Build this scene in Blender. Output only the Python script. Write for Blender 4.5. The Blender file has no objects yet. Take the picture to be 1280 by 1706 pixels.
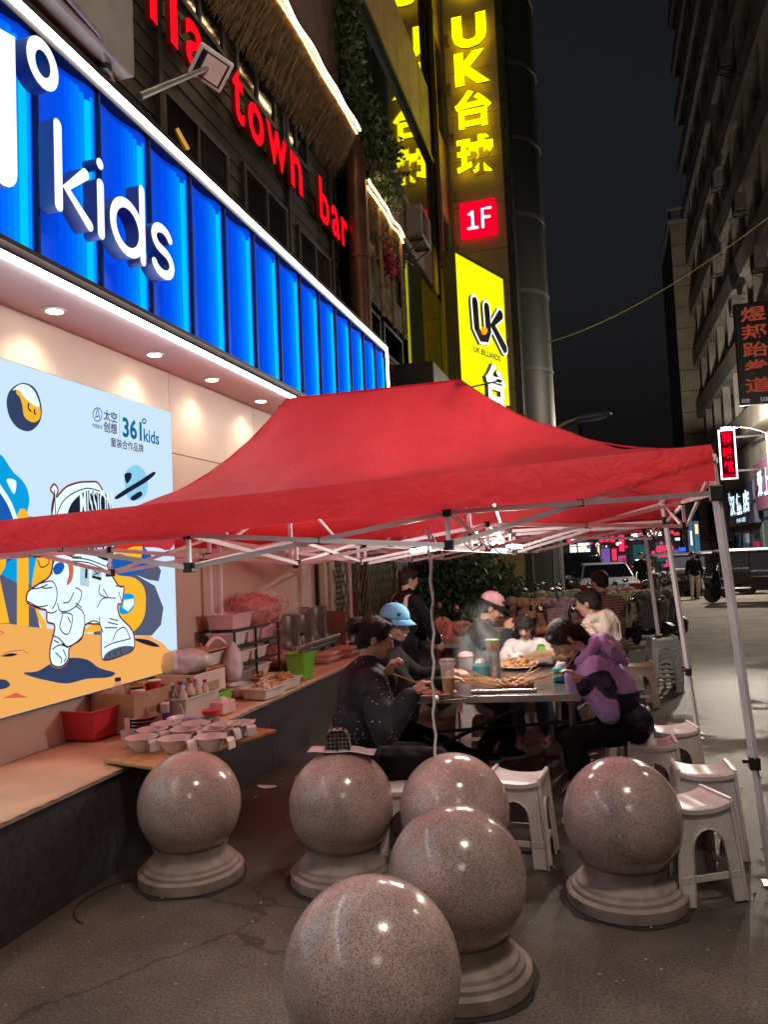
import bpy, bmesh, math, random
from mathutils import Vector, Matrix, Euler, noise
random.seed(7)
SC = bpy.context.scene
COL = SC.collection
PI = math.pi
V = Vector
def R(d): return math.radians(d)

# ---------------------------------------------------------------- camera
CAM = V((0, 0, 1.65)); FPX = 1290.0
AX = Matrix(((0.962, 0.059, -0.267), (0.270, -0.047, 0.962), (-0.044, 0.997, 0.061)))
_f = V((-0.2671, 0.9617, 0.06126)).normalized()
_r0 = _f.cross(V((0, 0, 1))).normalized(); _u0 = _r0.cross(_f)
_ro = R(-2.513)
_r = _r0 * math.cos(_ro) + _u0 * math.sin(_ro); _u = _u0 * math.cos(_ro) - _r0 * math.sin(_ro)
cam = bpy.data.cameras.new('camera'); camo = bpy.data.objects.new('camera', cam); COL.objects.link(camo)
cam.sensor_fit = 'HORIZONTAL'; cam.sensor_width = 36; cam.lens = 36 * FPX / 1280
cam.clip_start = 0.05; cam.clip_end = 600
camo.matrix_world = Matrix(((_r.x, _u.x, -_f.x, CAM.x), (_r.y, _u.y, -_f.y, CAM.y), (_r.z, _u.z, -_f.z, CAM.z), (0, 0, 0, 1)))
SC.camera = camo

# ---------------------------------------------------------------- night sky, faint moon, exposure
W = bpy.data.worlds.new('World'); SC.world = W; W.use_nodes = True
wn = W.node_tree.nodes; wn.clear()
_o = wn.new('ShaderNodeOutputWorld'); _b = wn.new('ShaderNodeBackground'); _s = wn.new('ShaderNodeTexSky')
_s.sky_type = 'NISHITA'; _s.sun_disc = False; _s.sun_elevation = R(-2.0); _s.sun_rotation = R(150)
_s.air_density = 1.0; _s.dust_density = 3.0; _s.ozone_density = 2.0
_b.inputs['Strength'].default_value = 0.075
_h = wn.new('ShaderNodeHueSaturation'); _h.inputs['Saturation'].default_value = .35; W.node_tree.links.new(_s.outputs[0], _h.inputs['Color']); W.node_tree.links.new(_h.outputs[0], _b.inputs[0]); W.node_tree.links.new(_b.outputs[0], _o.inputs[0])
sun = bpy.data.lights.new('moonlight', 'SUN'); suno = bpy.data.objects.new('moonlight', sun); COL.objects.link(suno)
sun.energy = 0.02; sun.angle = R(2); sun.color = (.8, .88, 1); suno.rotation_euler = (R(40), R(10), R(150))
vs = SC.view_settings; SC.display_settings.display_device = 'sRGB'
vs.view_transform = 'Standard'; vs.look = 'None'; vs.exposure = 0.3; vs.gamma = 1.0; vs.use_curve_mapping = False
SC.render.engine = 'CYCLES'; cy = SC.cycles
cy.use_denoising = True; cy.denoiser = 'OPENIMAGEDENOISE'; cy.max_bounces = 6; cy.diffuse_bounces = 3; cy.glossy_bounces = 3
cy.transmission_bounces = 4; cy.transparent_max_bounces = 8; cy.sample_clamp_indirect = 4; cy.sample_clamp_direct = 0
cy.caustics_reflective = False; cy.caustics_refractive = False; cy.volume_bounces = 0

# ---------------------------------------------------------------- where a sight line meets a plane of the place
def ray(px, py): return _r * ((px - 640) / FPX) - _u * ((py - 853) / FPX) + _f
def onx(px, py, x): d = ray(px, py); return CAM + d * (x / d.x)
def ony(px, py, y): d = ray(px, py); return CAM + d * (y / d.y)
def onz(px, py, z): d = ray(px, py); return CAM + d * ((z - CAM.z) / d.z)
def atd(px, py, dep): return CAM + ray(px, py) * dep
def gz(y): return 0.0 if y < 10 else -0.012 * (y - 10)
def gnd(px, py):
    p = onz(px, py, 0)
    for _ in range(12): p = onz(px, py, gz(p.y))
    return p

# ---------------------------------------------------------------- materials
MATS = {}
def _mat(name):
    m = bpy.data.materials.new(name); m.use_nodes = True; nt = m.node_tree; nt.nodes.clear()
    out = nt.nodes.new('ShaderNodeOutputMaterial'); return m, nt, out
def mat(name, col, rough=.5, metal=0., var=.15, vs_=6., bump=0., bs=40., spec=.5, trans=0., alpha=1., coat=0., detail=4., sheen=0., dirt=None):
    """principled surface whose colour wanders a little with 3D noise, optional fine relief"""
    if name in MATS: return MATS[name]
    m, nt, out = _mat(name); N = nt.nodes; L = nt.links
    b = N.new('ShaderNodeBsdfPrincipled'); L.new(b.outputs[0], out.inputs[0])
    b.inputs['Roughness'].default_value = rough; b.inputs['Metallic'].default_value = metal
    b.inputs['Specular IOR Level'].default_value = spec
    b.inputs['Transmission Weight'].default_value = trans; b.inputs['Alpha'].default_value = alpha
    b.inputs['Coat Weight'].default_value = coat; b.inputs['Sheen Weight'].default_value = sheen
    tc = N.new('ShaderNodeTexCoord')
    if var > 0:
        n = N.new('ShaderNodeTexNoise'); n.inputs['Scale'].default_value = vs_; n.inputs['Detail'].default_value = detail
        L.new(tc.outputs['Object'], n.inputs['Vector'])
        r = N.new('ShaderNodeValToRGB'); c = V(col)
        lo = c * (1 - var * 1.5); hi = c * (1 + var)
        r.color_ramp.elements[0].position = .3; r.color_ramp.elements[1].position = .7
        r.color_ramp.elements[0].color = (*(dirt or lo), 1); r.color_ramp.elements[1].color = (*hi, 1)
        L.new(n.outputs['Fac'], r.inputs[0]); L.new(r.outputs[0], b.inputs['Base Color'])
    else: b.inputs['Base Color'].default_value = (*col, 1)
    if bump > 0:
        n2 = N.new('ShaderNodeTexNoise'); n2.inputs['Scale'].default_value = bs; n2.inputs['Detail'].default_value = 6
        L.new(tc.outputs['Object'], n2.inputs['Vector'])
        bp = N.new('ShaderNodeBump'); bp.inputs['Strength'].default_value = bump; bp.inputs['Distance'].default_value = .02
        L.new(n2.outputs['Fac'], bp.inputs['Height']); L.new(bp.outputs[0], b.inputs['Normal'])
    MATS[name] = m; return m
def emis(name, col, strength=1.):
    if name in MATS: return MATS[name]
    m, nt, out = _mat(name); e = nt.nodes.new('ShaderNodeEmission'); e.inputs[0].default_value = (*col, 1); e.inputs[1].default_value = strength
    nt.links.new(e.outputs[0], out.inputs[0]); MATS[name] = m; return m
def srgb(r, g, b):
    f = lambda c: (c / 255 / 12.92) if c / 255 <= .04045 else ((c / 255 + .055) / 1.055) ** 2.4
    return (f(r), f(g), f(b))

# ---------------------------------------------------------------- mesh builder
class MB:
    def __init__(s, o=(0, 0, 0)): s.v = []; s.f = []; s.m = []; s.o = V(o)
    def add(s, vs_, fs, mi=0):
        k = len(s.v); s.v += [V(p) for p in vs_]; s.f += [tuple(i + k for i in f) for f in fs]; s.m += [mi] * len(fs); return s
    def box(s, c, d, rot=None, mi=0, taper=1.):
        c = V(c); x, y, z = d[0] / 2, d[1] / 2, d[2] / 2; t = taper
        P = [V((-x, -y, -z)), V((x, -y, -z)), V((x, y, -z)), V((-x, y, -z)), V((-x * t, -y * t, z)), V((x * t, -y * t, z)), V((x * t, y * t, z)), V((-x * t, y * t, z))]
        if rot is not None:
            M = rot if isinstance(rot, Matrix) else Euler(rot).to_matrix()
            P = [M @ p for p in P]
        return s.add([p + c for p in P], [(0, 3, 2, 1), (4, 5, 6, 7), (0, 1, 5, 4), (1, 2, 6, 5), (2, 3, 7, 6), (3, 0, 4, 7)], mi)
    def bb(s, a, b, mi=0): a = V(a); b = V(b); return s.box((a + b) / 2, (abs(b.x - a.x), abs(b.y - a.y), abs(b.z - a.z)), None, mi)
    def bar(s, a, b, w, h=None, mi=0, roll=0.):
        a = V(a); b = V(b); d = b - a; h = h or w
        q = d.to_track_quat('Z', 'Y').to_matrix() @ Matrix.Rotation(roll, 3, 'Z')
        return s.box((a + b) / 2, (w, h, d.length), q, mi)
    def tube(s, pts, r, n=8, mi=0, caps=True, closed=False):
        pts = [V(p) for p in pts]; k = len(pts); rs = r if isinstance(r, (list, tuple)) else [r] * k
        vs_ = []; up = None
        for i, p in enumerate(pts):
            if closed: t = pts[(i + 1) % k] - pts[i - 1]
            else: t = pts[min(i + 1, k - 1)] - pts[max(i - 1, 0)]
            t = t.normalized() if t.length > 1e-9 else V((0, 0, 1))
            if up is None: up = t.orthogonal().normalized()
            up = (up - t * up.dot(t)); up = up.normalized() if up.length > 1e-6 else t.orthogonal().normalized()
            w = t.cross(up)
            vs_ += [p + (up * math.cos(2 * PI * j / n) + w * math.sin(2 * PI * j / n)) * rs[i] for j in range(n)]
        fs = []
        for i in range(k if closed else k - 1):
            for j in range(n):
                a = i * n + j; b = i * n + (j + 1) % n; i2 = (i + 1) % k
                fs.append((a, b, i2 * n + (j + 1) % n, i2 * n + j))
        if caps and not closed: fs += [tuple(range(n))[::-1], tuple((k - 1) * n + j for j in range(n))]
        return s.add(vs_, fs, mi)
    def lathe(s, prof, n=24, c=(0, 0, 0), mi=0, rot=None, sx=1., sy=1.):
        c = V(c); vs_ = []; fs = []; k = len(prof)
        for r, z in prof:
            for j in range(n):
                p = V((r * math.cos(2 * PI * j / n) * sx, r * math.sin(2 * PI * j / n) * sy, z))
                vs_.append((rot @ p if rot is not None else p) + c)
        for i in range(k - 1):
            for j in range(n): fs.append((i * n + j, i * n + (j + 1) % n, (i + 1) * n + (j + 1) % n, (i + 1) * n + j))
        if prof[0][0] > 1e-6: fs.append(tuple(range(n))[::-1])
        if prof[-1][0] > 1e-6: fs.append(tuple((k - 1) * n + j for j in range(n)))
        return s.add(vs_, fs, mi)
    def sph(s, c, r, n=16, m=10, mi=0, rot=None):
        r = (r, r, r) if not hasattr(r, '__len__') else r; c = V(c)
        vs_ = [V((0, 0, -r[2]))]
        for i in range(1, m):
            a = -PI / 2 + PI * i / m
            vs_ += [V((r[0] * math.cos(a) * math.cos(2 * PI * j / n), r[1] * math.cos(a) * math.sin(2 * PI * j / n), r[2] * math.sin(a))) for j in range(n)]
        vs_.append(V((0, 0, r[2])))
        if rot is not None: vs_ = [rot @ p for p in vs_]
        fs = [(0, 1 + (j + 1) % n, 1 + j) for j in range(n)]
        for i in range(m - 2):
            for j in range(n): fs.append((1 + i * n + j, 1 + i * n + (j + 1) % n, 1 + (i + 1) * n + (j + 1) % n, 1 + (i + 1) * n + j))
        e = len(vs_) - 1; b = 1 + (m - 2) * n
        fs += [(b + j, b + (j + 1) % n, e) for j in range(n)]
        return s.add([p + c for p in vs_], fs, mi)
    def cone(s, a, b, r1, r2, n=10, mi=0, m=3):
        """tapered capsule between a and b"""
        a = V(a); b = V(b); d = b - a; L = max(d.length, 1e-5); q = d.to_track_quat('Z', 'Y').to_matrix()
        prof = [(r1 * math.cos(-PI / 2 + PI / 2 * i / m), r1 * math.sin(-PI / 2 + PI / 2 * i / m)) for i in range(m + 1)]
        prof += [(r2 * math.cos(PI / 2 * i / m), L + r2 * math.sin(PI / 2 * i / m)) for i in range(m + 1)]
        prof[0] = (1e-4, -r1); prof[-1] = (1e-4, L + r2)
        return s.lathe(prof, n, a, mi, q)
    def prism(s, pts, f, depth, mi=0, mside=None):
        """polygon pts (u,v) mapped by f(u,v,h) and given depth h"""
        k = len(pts); vs_ = [f(u, v, 0) for u, v in pts] + [f(u, v, depth) for u, v in pts]
        s.add(vs_, [tuple(range(k, 2 * k))], mi)
        b = len(s.v) - 2 * k; ms = mi if mside is None else mside
        for i in range(k):
            j = (i + 1) % k; s.f.append((b + i, b + j, b + k + j, b + k + i)); s.m.append(ms)
        return s
    def build(s, name, mats, parent=None, smooth=None, bev=0., sub=0, local=False, solid=0.):
        me = bpy.data.meshes.new(name)
        me.from_pydata([tuple(p - s.o) for p in s.v], [], s.f)
        for m in (mats if isinstance(mats, (list, tuple)) else [mats]): me.materials.append(m)
        if any(s.m): me.polygons.foreach_set('material_index', s.m)
        if smooth is not None:
            me.shade_smooth()
            if smooth < 180: me.set_sharp_from_angle(angle=R(smooth))
        me.update()
        ob = bpy.data.objects.new(name, me); COL.objects.link(ob)
        if parent is not None: ob.parent = parent
        else: ob.location = s.o
        if bev: m = ob.modifiers.new('bevel', 'BEVEL'); m.width = bev; m.segments = 2; m.limit_method = 'ANGLE'
        if solid: m = ob.modifiers.new('thick', 'SOLIDIFY'); m.thickness = solid; m.offset = 0
        if sub: m = ob.modifiers.new('sub', 'SUBSURF'); m.levels = sub; m.render_levels = sub
        return ob
def tag(o, label=None, cat=None, group=None, kind=None):
    for k, v in (('label', label), ('category', cat), ('group', group), ('kind', kind)):
        if v: o[k] = v
    return o
def thing(name, label, cat, loc=(0, 0, 0), rz=0., group=None):
    o = bpy.data.objects.new(name, None); COL.objects.link(o); o.location = loc; o.rotation_euler = (0, 0, rz); o.empty_display_size = .1
    return tag(o, label, cat, group)
def copy_tree(o, loc=None, rz=None, label=None, parent=None, mats=None):
    c = o.copy(); COL.objects.link(c)
    if parent is not None: c.parent = parent
    if mats and c.type == 'MESH' and any(m and m.name in mats for m in c.data.materials):
        c.data = c.data.copy()
        for i, m in enumerate(c.data.materials):
            if m and m.name in mats: c.data.materials[i] = mats[m.name]
    for ch in list(o.children): copy_tree(ch, parent=c, mats=mats)
    if loc is not None: c.location = loc
    if rz is not None: c.rotation_euler = (0, 0, rz)
    if label: c['label'] = label
    return c
# frames for flat lettering: wall facing +X read along +Y; wall facing -Y read along +X
FX_ = Matrix(((0, 0, 1), (1, 0, 0), (0, 1, 0)))
FY_ = Matrix(((1, 0, 0), (0, 0, -1), (0, 1, 0)))
_TMP = bpy.data.scenes.new('tmp')
def evaluated(ob):
    """mesh of an object with its modifiers, worked out in a scene of its own"""
    _TMP.collection.objects.link(ob); vl = _TMP.view_layers[0]; vl.update(); dg = vl.depsgraph; dg.update()
    me = bpy.data.meshes.new_from_object(ob.evaluated_get(dg)); _TMP.collection.objects.unlink(ob); return me
def text_mesh(txt, ext=0., bold=0., res=3):
    cu = bpy.data.curves.new('t', 'FONT'); cu.body = txt; cu.size = 1; cu.extrude = ext; cu.offset = bold; cu.resolution_u = res; cu.fill_mode = 'BOTH' if ext else 'FRONT'
    ob = bpy.data.objects.new('t', cu)
    me = evaluated(ob)
    bpy.data.objects.remove(ob); bpy.data.curves.remove(cu); return me
def lettering(name, txt, frame, c, w, h, mats, parent, depth=0., bold=0., o=(0, 0, 0), shear=0., split=False):
    """text fitted into w x h centred on c (world) in the given frame, extruded by depth"""
    me = text_mesh(txt, .1 if depth else 0., bold)
    n = len(me.vertices)
    if n == 0: return None
    xs = [v.co.x for v in me.vertices]; ys = [v.co.y for v in me.vertices]
    x0, x1, y0, y1 = min(xs), max(xs), min(ys), max(ys); sx = w / max(x1 - x0, 1e-5); sy = h / max(y1 - y0, 1e-5)
    for v in me.vertices:
        u = (v.co.x - (x0 + x1) / 2) * sx; q = (v.co.y - (y0 + y1) / 2) * sy + shear * u; d = (depth if v.co.z > 0 else 0.) if depth else 0.
        v.co = frame @ V((u, q, d)) + V(c) - V(o)
    me.name = name; me.materials.clear()
    for m in (mats if isinstance(mats, (list, tuple)) else [mats]): me.materials.append(m)
    if isinstance(mats, (list, tuple)) and len(mats) > 1:
        nrm = frame @ V((0, 0, 1))
        for p in me.polygons: k = p.normal.dot(nrm); p.material_index = 0 if k > .9 else (2 if k < -.9 and len(mats) > 2 else 1)
    else:
        for p in me.polygons: p.material_index = 0
    ob = bpy.data.objects.new(name, me); COL.objects.link(ob)
    if parent is not None: ob.parent = parent
    else: ob.location = o
    return ob
def catmull(pts, k=4, closed=True):
    n = len(pts); out = []
    for i in range(n if closed else n - 1):
        p = [V((*pts[j % n], 0)) if closed else V((*pts[max(0, min(n - 1, j))], 0)) for j in (i - 1, i, i + 1, i + 2)]
        for t in range(k):
            u = t / k
            q = .5 * ((2 * p[1]) + (-p[0] + p[2]) * u + (2 * p[0] - 5 * p[1] + 4 * p[2] - p[3]) * u * u + (-p[0] + 3 * p[1] - 3 * p[2] + p[3]) * u ** 3)
            out.append((q.x, q.y))
    if not closed: out.append(tuple(pts[-1]))
    return out
def lamp(name, kind, loc, energy, col=(1, 1, 1), size=.1, parent=None, **kw):
    l = bpy.data.lights.new(name, kind); l.energy = energy; l.color = col
    if kind == 'AREA': l.size = size
    else: l.shadow_soft_size = size
    for k, v in kw.items():
        if k not in ('rot',): setattr(l, k, v)
    o = bpy.data.objects.new(name, l); COL.objects.link(o); o.location = loc
    if 'rot' in kw: o.rotation_euler = kw['rot']
    if parent is not None: o.parent = parent
    return o
# ================================================================= SETTING
# ---- materials of the place
def ground_mat():
    m, nt, out = _mat('asphalt'); N = nt.nodes; L = nt.links
    b = N.new('ShaderNodeBsdfPrincipled'); L.new(b.outputs[0], out.inputs[0]); tc = N.new('ShaderNodeTexCoord')
    def nz(sc, det=5, rough=.6):
        n = N.new('ShaderNodeTexNoise'); n.inputs['Scale'].default_value = sc; n.inputs['Detail'].default_value = det; n.inputs['Roughness'].default_value = rough
        L.new(tc.outputs['Object'], n.inputs['Vector']); return n
    def ramp(src, a, b_, ca, cb):
        r = N.new('ShaderNodeValToRGB'); r.color_ramp.elements[0].position = a; r.color_ramp.elements[1].position = b_
        r.color_ramp.elements[0].color = (*ca, 1); r.color_ramp.elements[1].color = (*cb, 1); L.new(src, r.inputs[0]); return r
    def mix(f, a, b_, mode='MIX'):
        x = N.new('ShaderNodeMix'); x.data_type = 'RGBA'; x.blend_type = mode
        if hasattr(f, 'links'): L.new(f, x.inputs[0])
        else: x.inputs[0].default_value = f
        L.new(a, x.inputs[6]); L.new(b_, x.inputs[7]); return x.outputs[2]
    base = ramp(nz(1.3).outputs['Fac'], .3, .7, (.13, .112, .10), (.235, .205, .185))
    grit = ramp(nz(85, 4, .75).outputs['Fac'], .33, .68, (.30, .30, .30), (1.5, 1.46, 1.40))
    c = mix(1., base.outputs[0], grit.outputs[0], 'MULTIPLY')
    vo = N.new('ShaderNodeTexVoronoi'); vo.inputs['Scale'].default_value = 26; L.new(tc.outputs['Object'], vo.inputs['Vector'])
    pit = ramp(vo.outputs['Distance'], .04, .1, (.3, .28, .26), (1, 1, 1)); c = mix(.7, c, pit.outputs[0], 'MULTIPLY')
    # damp patches; their dark tone also paints in the tent's shade
    wet_shade = ramp(nz(.55, 7, .55).outputs['Fac'], .41, .45, (0, 0, 0), (1, 1, 1))
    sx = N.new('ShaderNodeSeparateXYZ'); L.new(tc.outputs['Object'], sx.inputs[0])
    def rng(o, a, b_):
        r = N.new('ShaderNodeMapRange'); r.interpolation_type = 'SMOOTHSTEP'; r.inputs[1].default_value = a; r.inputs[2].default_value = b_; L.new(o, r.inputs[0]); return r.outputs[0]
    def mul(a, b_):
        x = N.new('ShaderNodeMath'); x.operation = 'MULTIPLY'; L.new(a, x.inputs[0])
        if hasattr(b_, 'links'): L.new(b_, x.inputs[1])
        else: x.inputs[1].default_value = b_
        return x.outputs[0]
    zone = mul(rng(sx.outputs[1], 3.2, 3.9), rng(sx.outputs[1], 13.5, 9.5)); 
    w = mul(zone, wet_shade.outputs[0])
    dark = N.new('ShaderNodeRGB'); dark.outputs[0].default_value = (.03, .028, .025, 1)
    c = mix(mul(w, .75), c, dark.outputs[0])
    tan_ = ramp(nz(3.1, 3).outputs['Fac'], .68, .78, (0, 0, 0), (1, 1, 1)); tn = N.new('ShaderNodeRGB'); tn.outputs[0].default_value = (.22, .13, .05, 1)
    c = mix(mul(tan_.outputs[0], .35), c, tn.outputs[0])
    ve = N.new('ShaderNodeTexVoronoi'); ve.feature = 'DISTANCE_TO_EDGE'; ve.inputs['Scale'].default_value = .42
    wv = N.new('ShaderNodeVectorMath'); wv.operation = 'ADD'; sc_ = N.new('ShaderNodeVectorMath'); sc_.operation = 'SCALE'; sc_.inputs['Scale'].default_value = .5; L.new(nz(2.2, 5).outputs['Color'], sc_.inputs[0]); L.new(tc.outputs['Object'], wv.inputs[0]); L.new(sc_.outputs[0], wv.inputs[1]); L.new(wv.outputs[0], ve.inputs['Vector'])
    cr = ramp(ve.outputs['Distance'], .002, .007, (.35, .33, .31), (1, 1, 1)); c = mix(.8, c, cr.outputs[0], 'MULTIPLY')
    st_ = ramp(nz(.9, 6, .65).outputs['Fac'], .38, .62, (.62, .60, .58), (1.1, 1.08, 1.05)); c = mix(1., c, st_.outputs[0], 'MULTIPLY')
    L.new(c, b.inputs['Base Color'])
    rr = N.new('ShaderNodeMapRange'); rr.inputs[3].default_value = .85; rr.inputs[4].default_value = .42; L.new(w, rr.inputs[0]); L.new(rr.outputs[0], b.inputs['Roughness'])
    bp = N.new('ShaderNodeBump'); bp.inputs['Strength'].default_value = .8; bp.inputs['Distance'].default_value = .01
    L.new(nz(80, 6, .75).outputs['Fac'], bp.inputs['Height']); L.new(bp.outputs[0], b.inputs['Normal'])
    return m
def granite_mat():
    m, nt, out = _mat('granite'); N = nt.nodes; L = nt.links
    b = N.new('ShaderNodeBsdfPrincipled'); L.new(b.outputs[0], out.inputs[0]); tc = N.new('ShaderNodeTexCoord')
    vo = N.new('ShaderNodeTexVoronoi'); vo.inputs['Scale'].default_value = 390; L.new(tc.outputs['Object'], vo.inputs['Vector'])
    sp = N.new('ShaderNodeSeparateColor'); L.new(vo.outputs['Color'], sp.inputs[0])
    r = N.new('ShaderNodeValToRGB'); r.color_ramp.interpolation = 'CONSTANT'
    e = r.color_ramp.elements; e[0].position = 0; e[0].color = (.17, .12, .11, 1); e[1].position = .13; e[1].color = (.46, .345, .32, 1)
    for p, c in ((.45, (.53, .41, .385)), (.68, (.35, .26, .24)), (.91, (.62, .51, .48))): x = e.new(p); x.color = (*c, 1)
    L.new(sp.outputs[0], r.inputs[0])
    n = N.new('ShaderNodeTexNoise'); n.inputs['Scale'].default_value = 5; n.inputs['Detail'].default_value = 6; L.new(tc.outputs['Object'], n.inputs['Vector'])
    r2 = N.new('ShaderNodeValToRGB'); r2.color_ramp.elements[0].position = .3; r2.color_ramp.elements[1].position = .72
    r2.color_ramp.elements[0].color = (.70, .67, .65, 1); r2.color_ramp.elements[1].color = (1.22, 1.15, 1.12, 1); L.new(n.outputs['Fac'], r2.inputs[0])
    x = N.new('ShaderNodeMix'); x.data_type = 'RGBA'; x.blend_type = 'MULTIPLY'; x.inputs[0].default_value = 1; L.new(r.outputs[0], x.inputs[6]); L.new(r2.outputs[0], x.inputs[7])
    oi = N.new('ShaderNodeObjectInfo'); mr = N.new('ShaderNodeMapRange'); mr.inputs[3].default_value = .86; mr.inputs[4].default_value = 1.16; L.new(oi.outputs['Random'], mr.inputs[0]); y = N.new('ShaderNodeVectorMath'); y.operation = 'SCALE'; L.new(x.outputs[2], y.inputs[0]); L.new(mr.outputs[0], y.inputs['Scale']); L.new(y.outputs[0], b.inputs['Base Color'])
    ns = N.new('ShaderNodeVectorMath'); ns.operation = 'ADD'; L.new(tc.outputs['Object'], ns.inputs[0]); k3 = N.new('ShaderNodeVectorMath'); k3.operation = 'SCALE'; k3.inputs[0].default_value = (7, 3, 5); L.new(oi.outputs['Random'], k3.inputs['Scale']); L.new(k3.outputs[0], ns.inputs[1]); L.new(ns.outputs[0], n.inputs['Vector'])
    rr = N.new('ShaderNodeMapRange'); rr.inputs[3].default_value = .09; rr.inputs[4].default_value = .26; L.new(n.outputs['Fac'], rr.inputs[0]); L.new(rr.outputs[0], b.inputs['Roughness'])
    n3 = N.new('ShaderNodeTexNoise'); n3.inputs['Scale'].default_value = 30; n3.inputs['Detail'].default_value = 5; L.new(tc.outputs['Object'], n3.inputs['Vector'])
    bp = N.new('ShaderNodeBump'); bp.inputs['Strength'].default_value = .06; bp.inputs['Distance'].default_value = .01; L.new(n3.outputs['Fac'], bp.inputs['Height']); L.new(bp.outputs[0], b.inputs['Normal'])
    return m
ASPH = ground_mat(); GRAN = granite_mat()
ROUGHGRAN = mat('rough_granite', (.30, .225, .20), .7, var=.2, vs_=9, bump=.08, bs=220, dirt=(.17, .13, .11))
PINKWALL = mat('beige_panel', (.58, .47, .39), .55, var=.06, vs_=1.5)
SOFFIT = mat('soffit_white', (.74, .70, .72), .5, var=.04, vs_=2)
DARKMET = mat('dark_metal', (.035, .035, .04), .45, .6, var=.2)
LEDW = emis('led_white', (1., .95, .90), 22.); LEDT = emis('led_top', (1., .96, .92), 7.)
WOODDK = mat('dark_wood', (.022, .015, .012), .6, var=.5, vs_=9, bump=.3, bs=18)
BROWNPL = mat('brown_plaster', (.20, .115, .085), .8, var=.15, vs_=3, bump=.15, bs=60)
GLASSDK = mat('dark_glass', (.012, .016, .015), .06, var=0, spec=.9)
BLACKP = mat('black_plastic', (.015, .015, .016), .4, var=.1)
STEEL = mat('steel', (.55, .55, .56), .28, 1., var=.12, vs_=12)
WHITEPL = mat('white_plastic', (.72, .70, .69), .35, var=.06, vs_=8)
# ---- ground: one sheet, gently falling away down the street
g = MB(); xs = [-60, -20, -8, -4, -2, 0, 2, 4, 8, 20, 60]; ys = [-30, -10, 0, 2, 4, 6, 8, 10, 14, 20, 30, 50, 80, 140, 260]
g.add([(x, y, gz(y)) for y in ys for x in xs], [(j * 11 + i, j * 11 + i + 1, (j + 1) * 11 + i + 1, (j + 1) * 11 + i) for j in range(len(ys) - 1) for i in range(10)])
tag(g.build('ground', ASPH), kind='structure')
# ---- children's clothing shop: rear wall of panels, soffit, ledge
WX = -3.42; LZ = .56; LX = -2.67; FXX = -2.88
shop = thing('clothing_shop', 'beige panelled shop wall under the blue kids fascia, with downlit soffit', 'shop', (WX, 5.5, 0))
for i, (y0, y1) in enumerate(((-2.5, -.4), (-.4, 1.7), (1.7, 3.6), (3.6, 5.72), (5.72, 7.35), (7.35, 9.0))):
    for z0, z1 in ((0, 2.62), (2.62, 3.30)):
        MB((WX, 5.5, 0)).bb((WX - .2, y0 + .003, z0 + .003), (WX, y1 - .003, z1 - .003)).build('panel', PINKWALL, shop, bev=.003)
MB((WX, 5.5, 0)).bb((WX - .3, -2.5, 0), (WX - .203, 9.0, 3.3)).bb((WX-.3, 9.003, 0), (WX + .03, 9.05, 3.3)).build('core_wall', DARKMET, shop)
for i in range(7):
    y0 = -2.5 + i * 1.9
    MB((WX, 5.5, 0)).bb((WX - .2, y0 + .002, 3.303), (FXX - .01, min(y0 + 1.9, 10.8) - .002, 3.33)).build('soffit_panel', SOFFIT, shop)
LAMPW = emis('downlight_glow', (1., .86, .66), 14)
for y in (-1.1, 0, .95, 2.0, 3.0, 4.05, 5.18, 6.09, 7.11, 8.12):
    d = MB((WX, 5.5, 0)); d.lathe([(.052, 3.302), (.075, 3.296), (.075, 3.290), (.050, 3.288)], 20, (-3.21, y, 0)); d = d.build('downlight', WHITEPL, shop, smooth=40)
    MB((WX, 5.5, 0)).lathe([(.052, 3.2868), (.001, 3.286)], 16, (-3.21, y, 0)).build('lens', LAMPW, d)
    lamp('downlight_beam', 'SPOT', (-3.21 - WX, y - 5.5, 3.27), 16, (1, .80, .56), .03, shop, spot_size=R(118), spot_blend=.9, rot=(0, R(8), 0))
ledge = thing('stone_ledge', 'long low ledge with dark front and paper covered top along the shop wall', 'ledge', (LX, 5, 0))
o = (LX, 5, 0)
LEDGEFR = mat('ledge_granite', (.045, .043, .048), .45, var=.3, vs_=30)
def lgx(y): return LX
for i in range(11):
    y0 = -2.5 + i * 1.05
    MB(o).bb((LX - .2, y0 + .002, 0), (LX, y0 + 1.048, LZ - .03)).build('front_slab', LEDGEFR, ledge, bev=.003)
MB(o).bb((WX + .002, -2.5, 0), (LX - .203, 9.05, LZ - .03)).build('body', LEDGEFR, ledge)
MB(o).bb((WX + .002, -2.5, LZ - .028), (LX + .03, 9.05, LZ - .006)).build('cap', mat('ledge_cap', (.30, .24, .21), .6, var=.2), ledge, bev=.004)
# crumpled kraft paper lying over the cap
pb = MB(); nx, ny = 16, 260; vs_ = []
for j in range(ny + 1):
    y = -.3 + 9.2 * j / ny
    for i in range(nx + 1):
        u = i / nx; edge = .012 * noise.noise(V((y * 9, 3, 0))) + .006 * math.sin(y * 60)
        x = WX + .012 + (LX + .036 + edge - WX - .012) * u
        z = LZ + .0 + .012 * max(0, noise.noise(V((x * 4, y * 2.2, 1)))) + .006 * abs(noise.noise(V((x * 3, y * 14, 5))))
        if u > .97: z -= .004
        vs_.append((x, y, z))
pb.add(vs_, [(j * (nx + 1) + i, j * (nx + 1) + i + 1, (j + 1) * (nx + 1) + i + 1, (j + 1) * (nx + 1) + i) for j in range(ny) for i in range(nx)])
PAPER = mat('kraft_paper', (.60, .40, .27), .75, var=.12, vs_=3, bump=.1, bs=30)
tag(pb.build('paper_cover', PAPER, smooth=180, solid=.002), 'crumpled brown paper sheet covering the ledge top below the lit poster', 'paper sheet')

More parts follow.
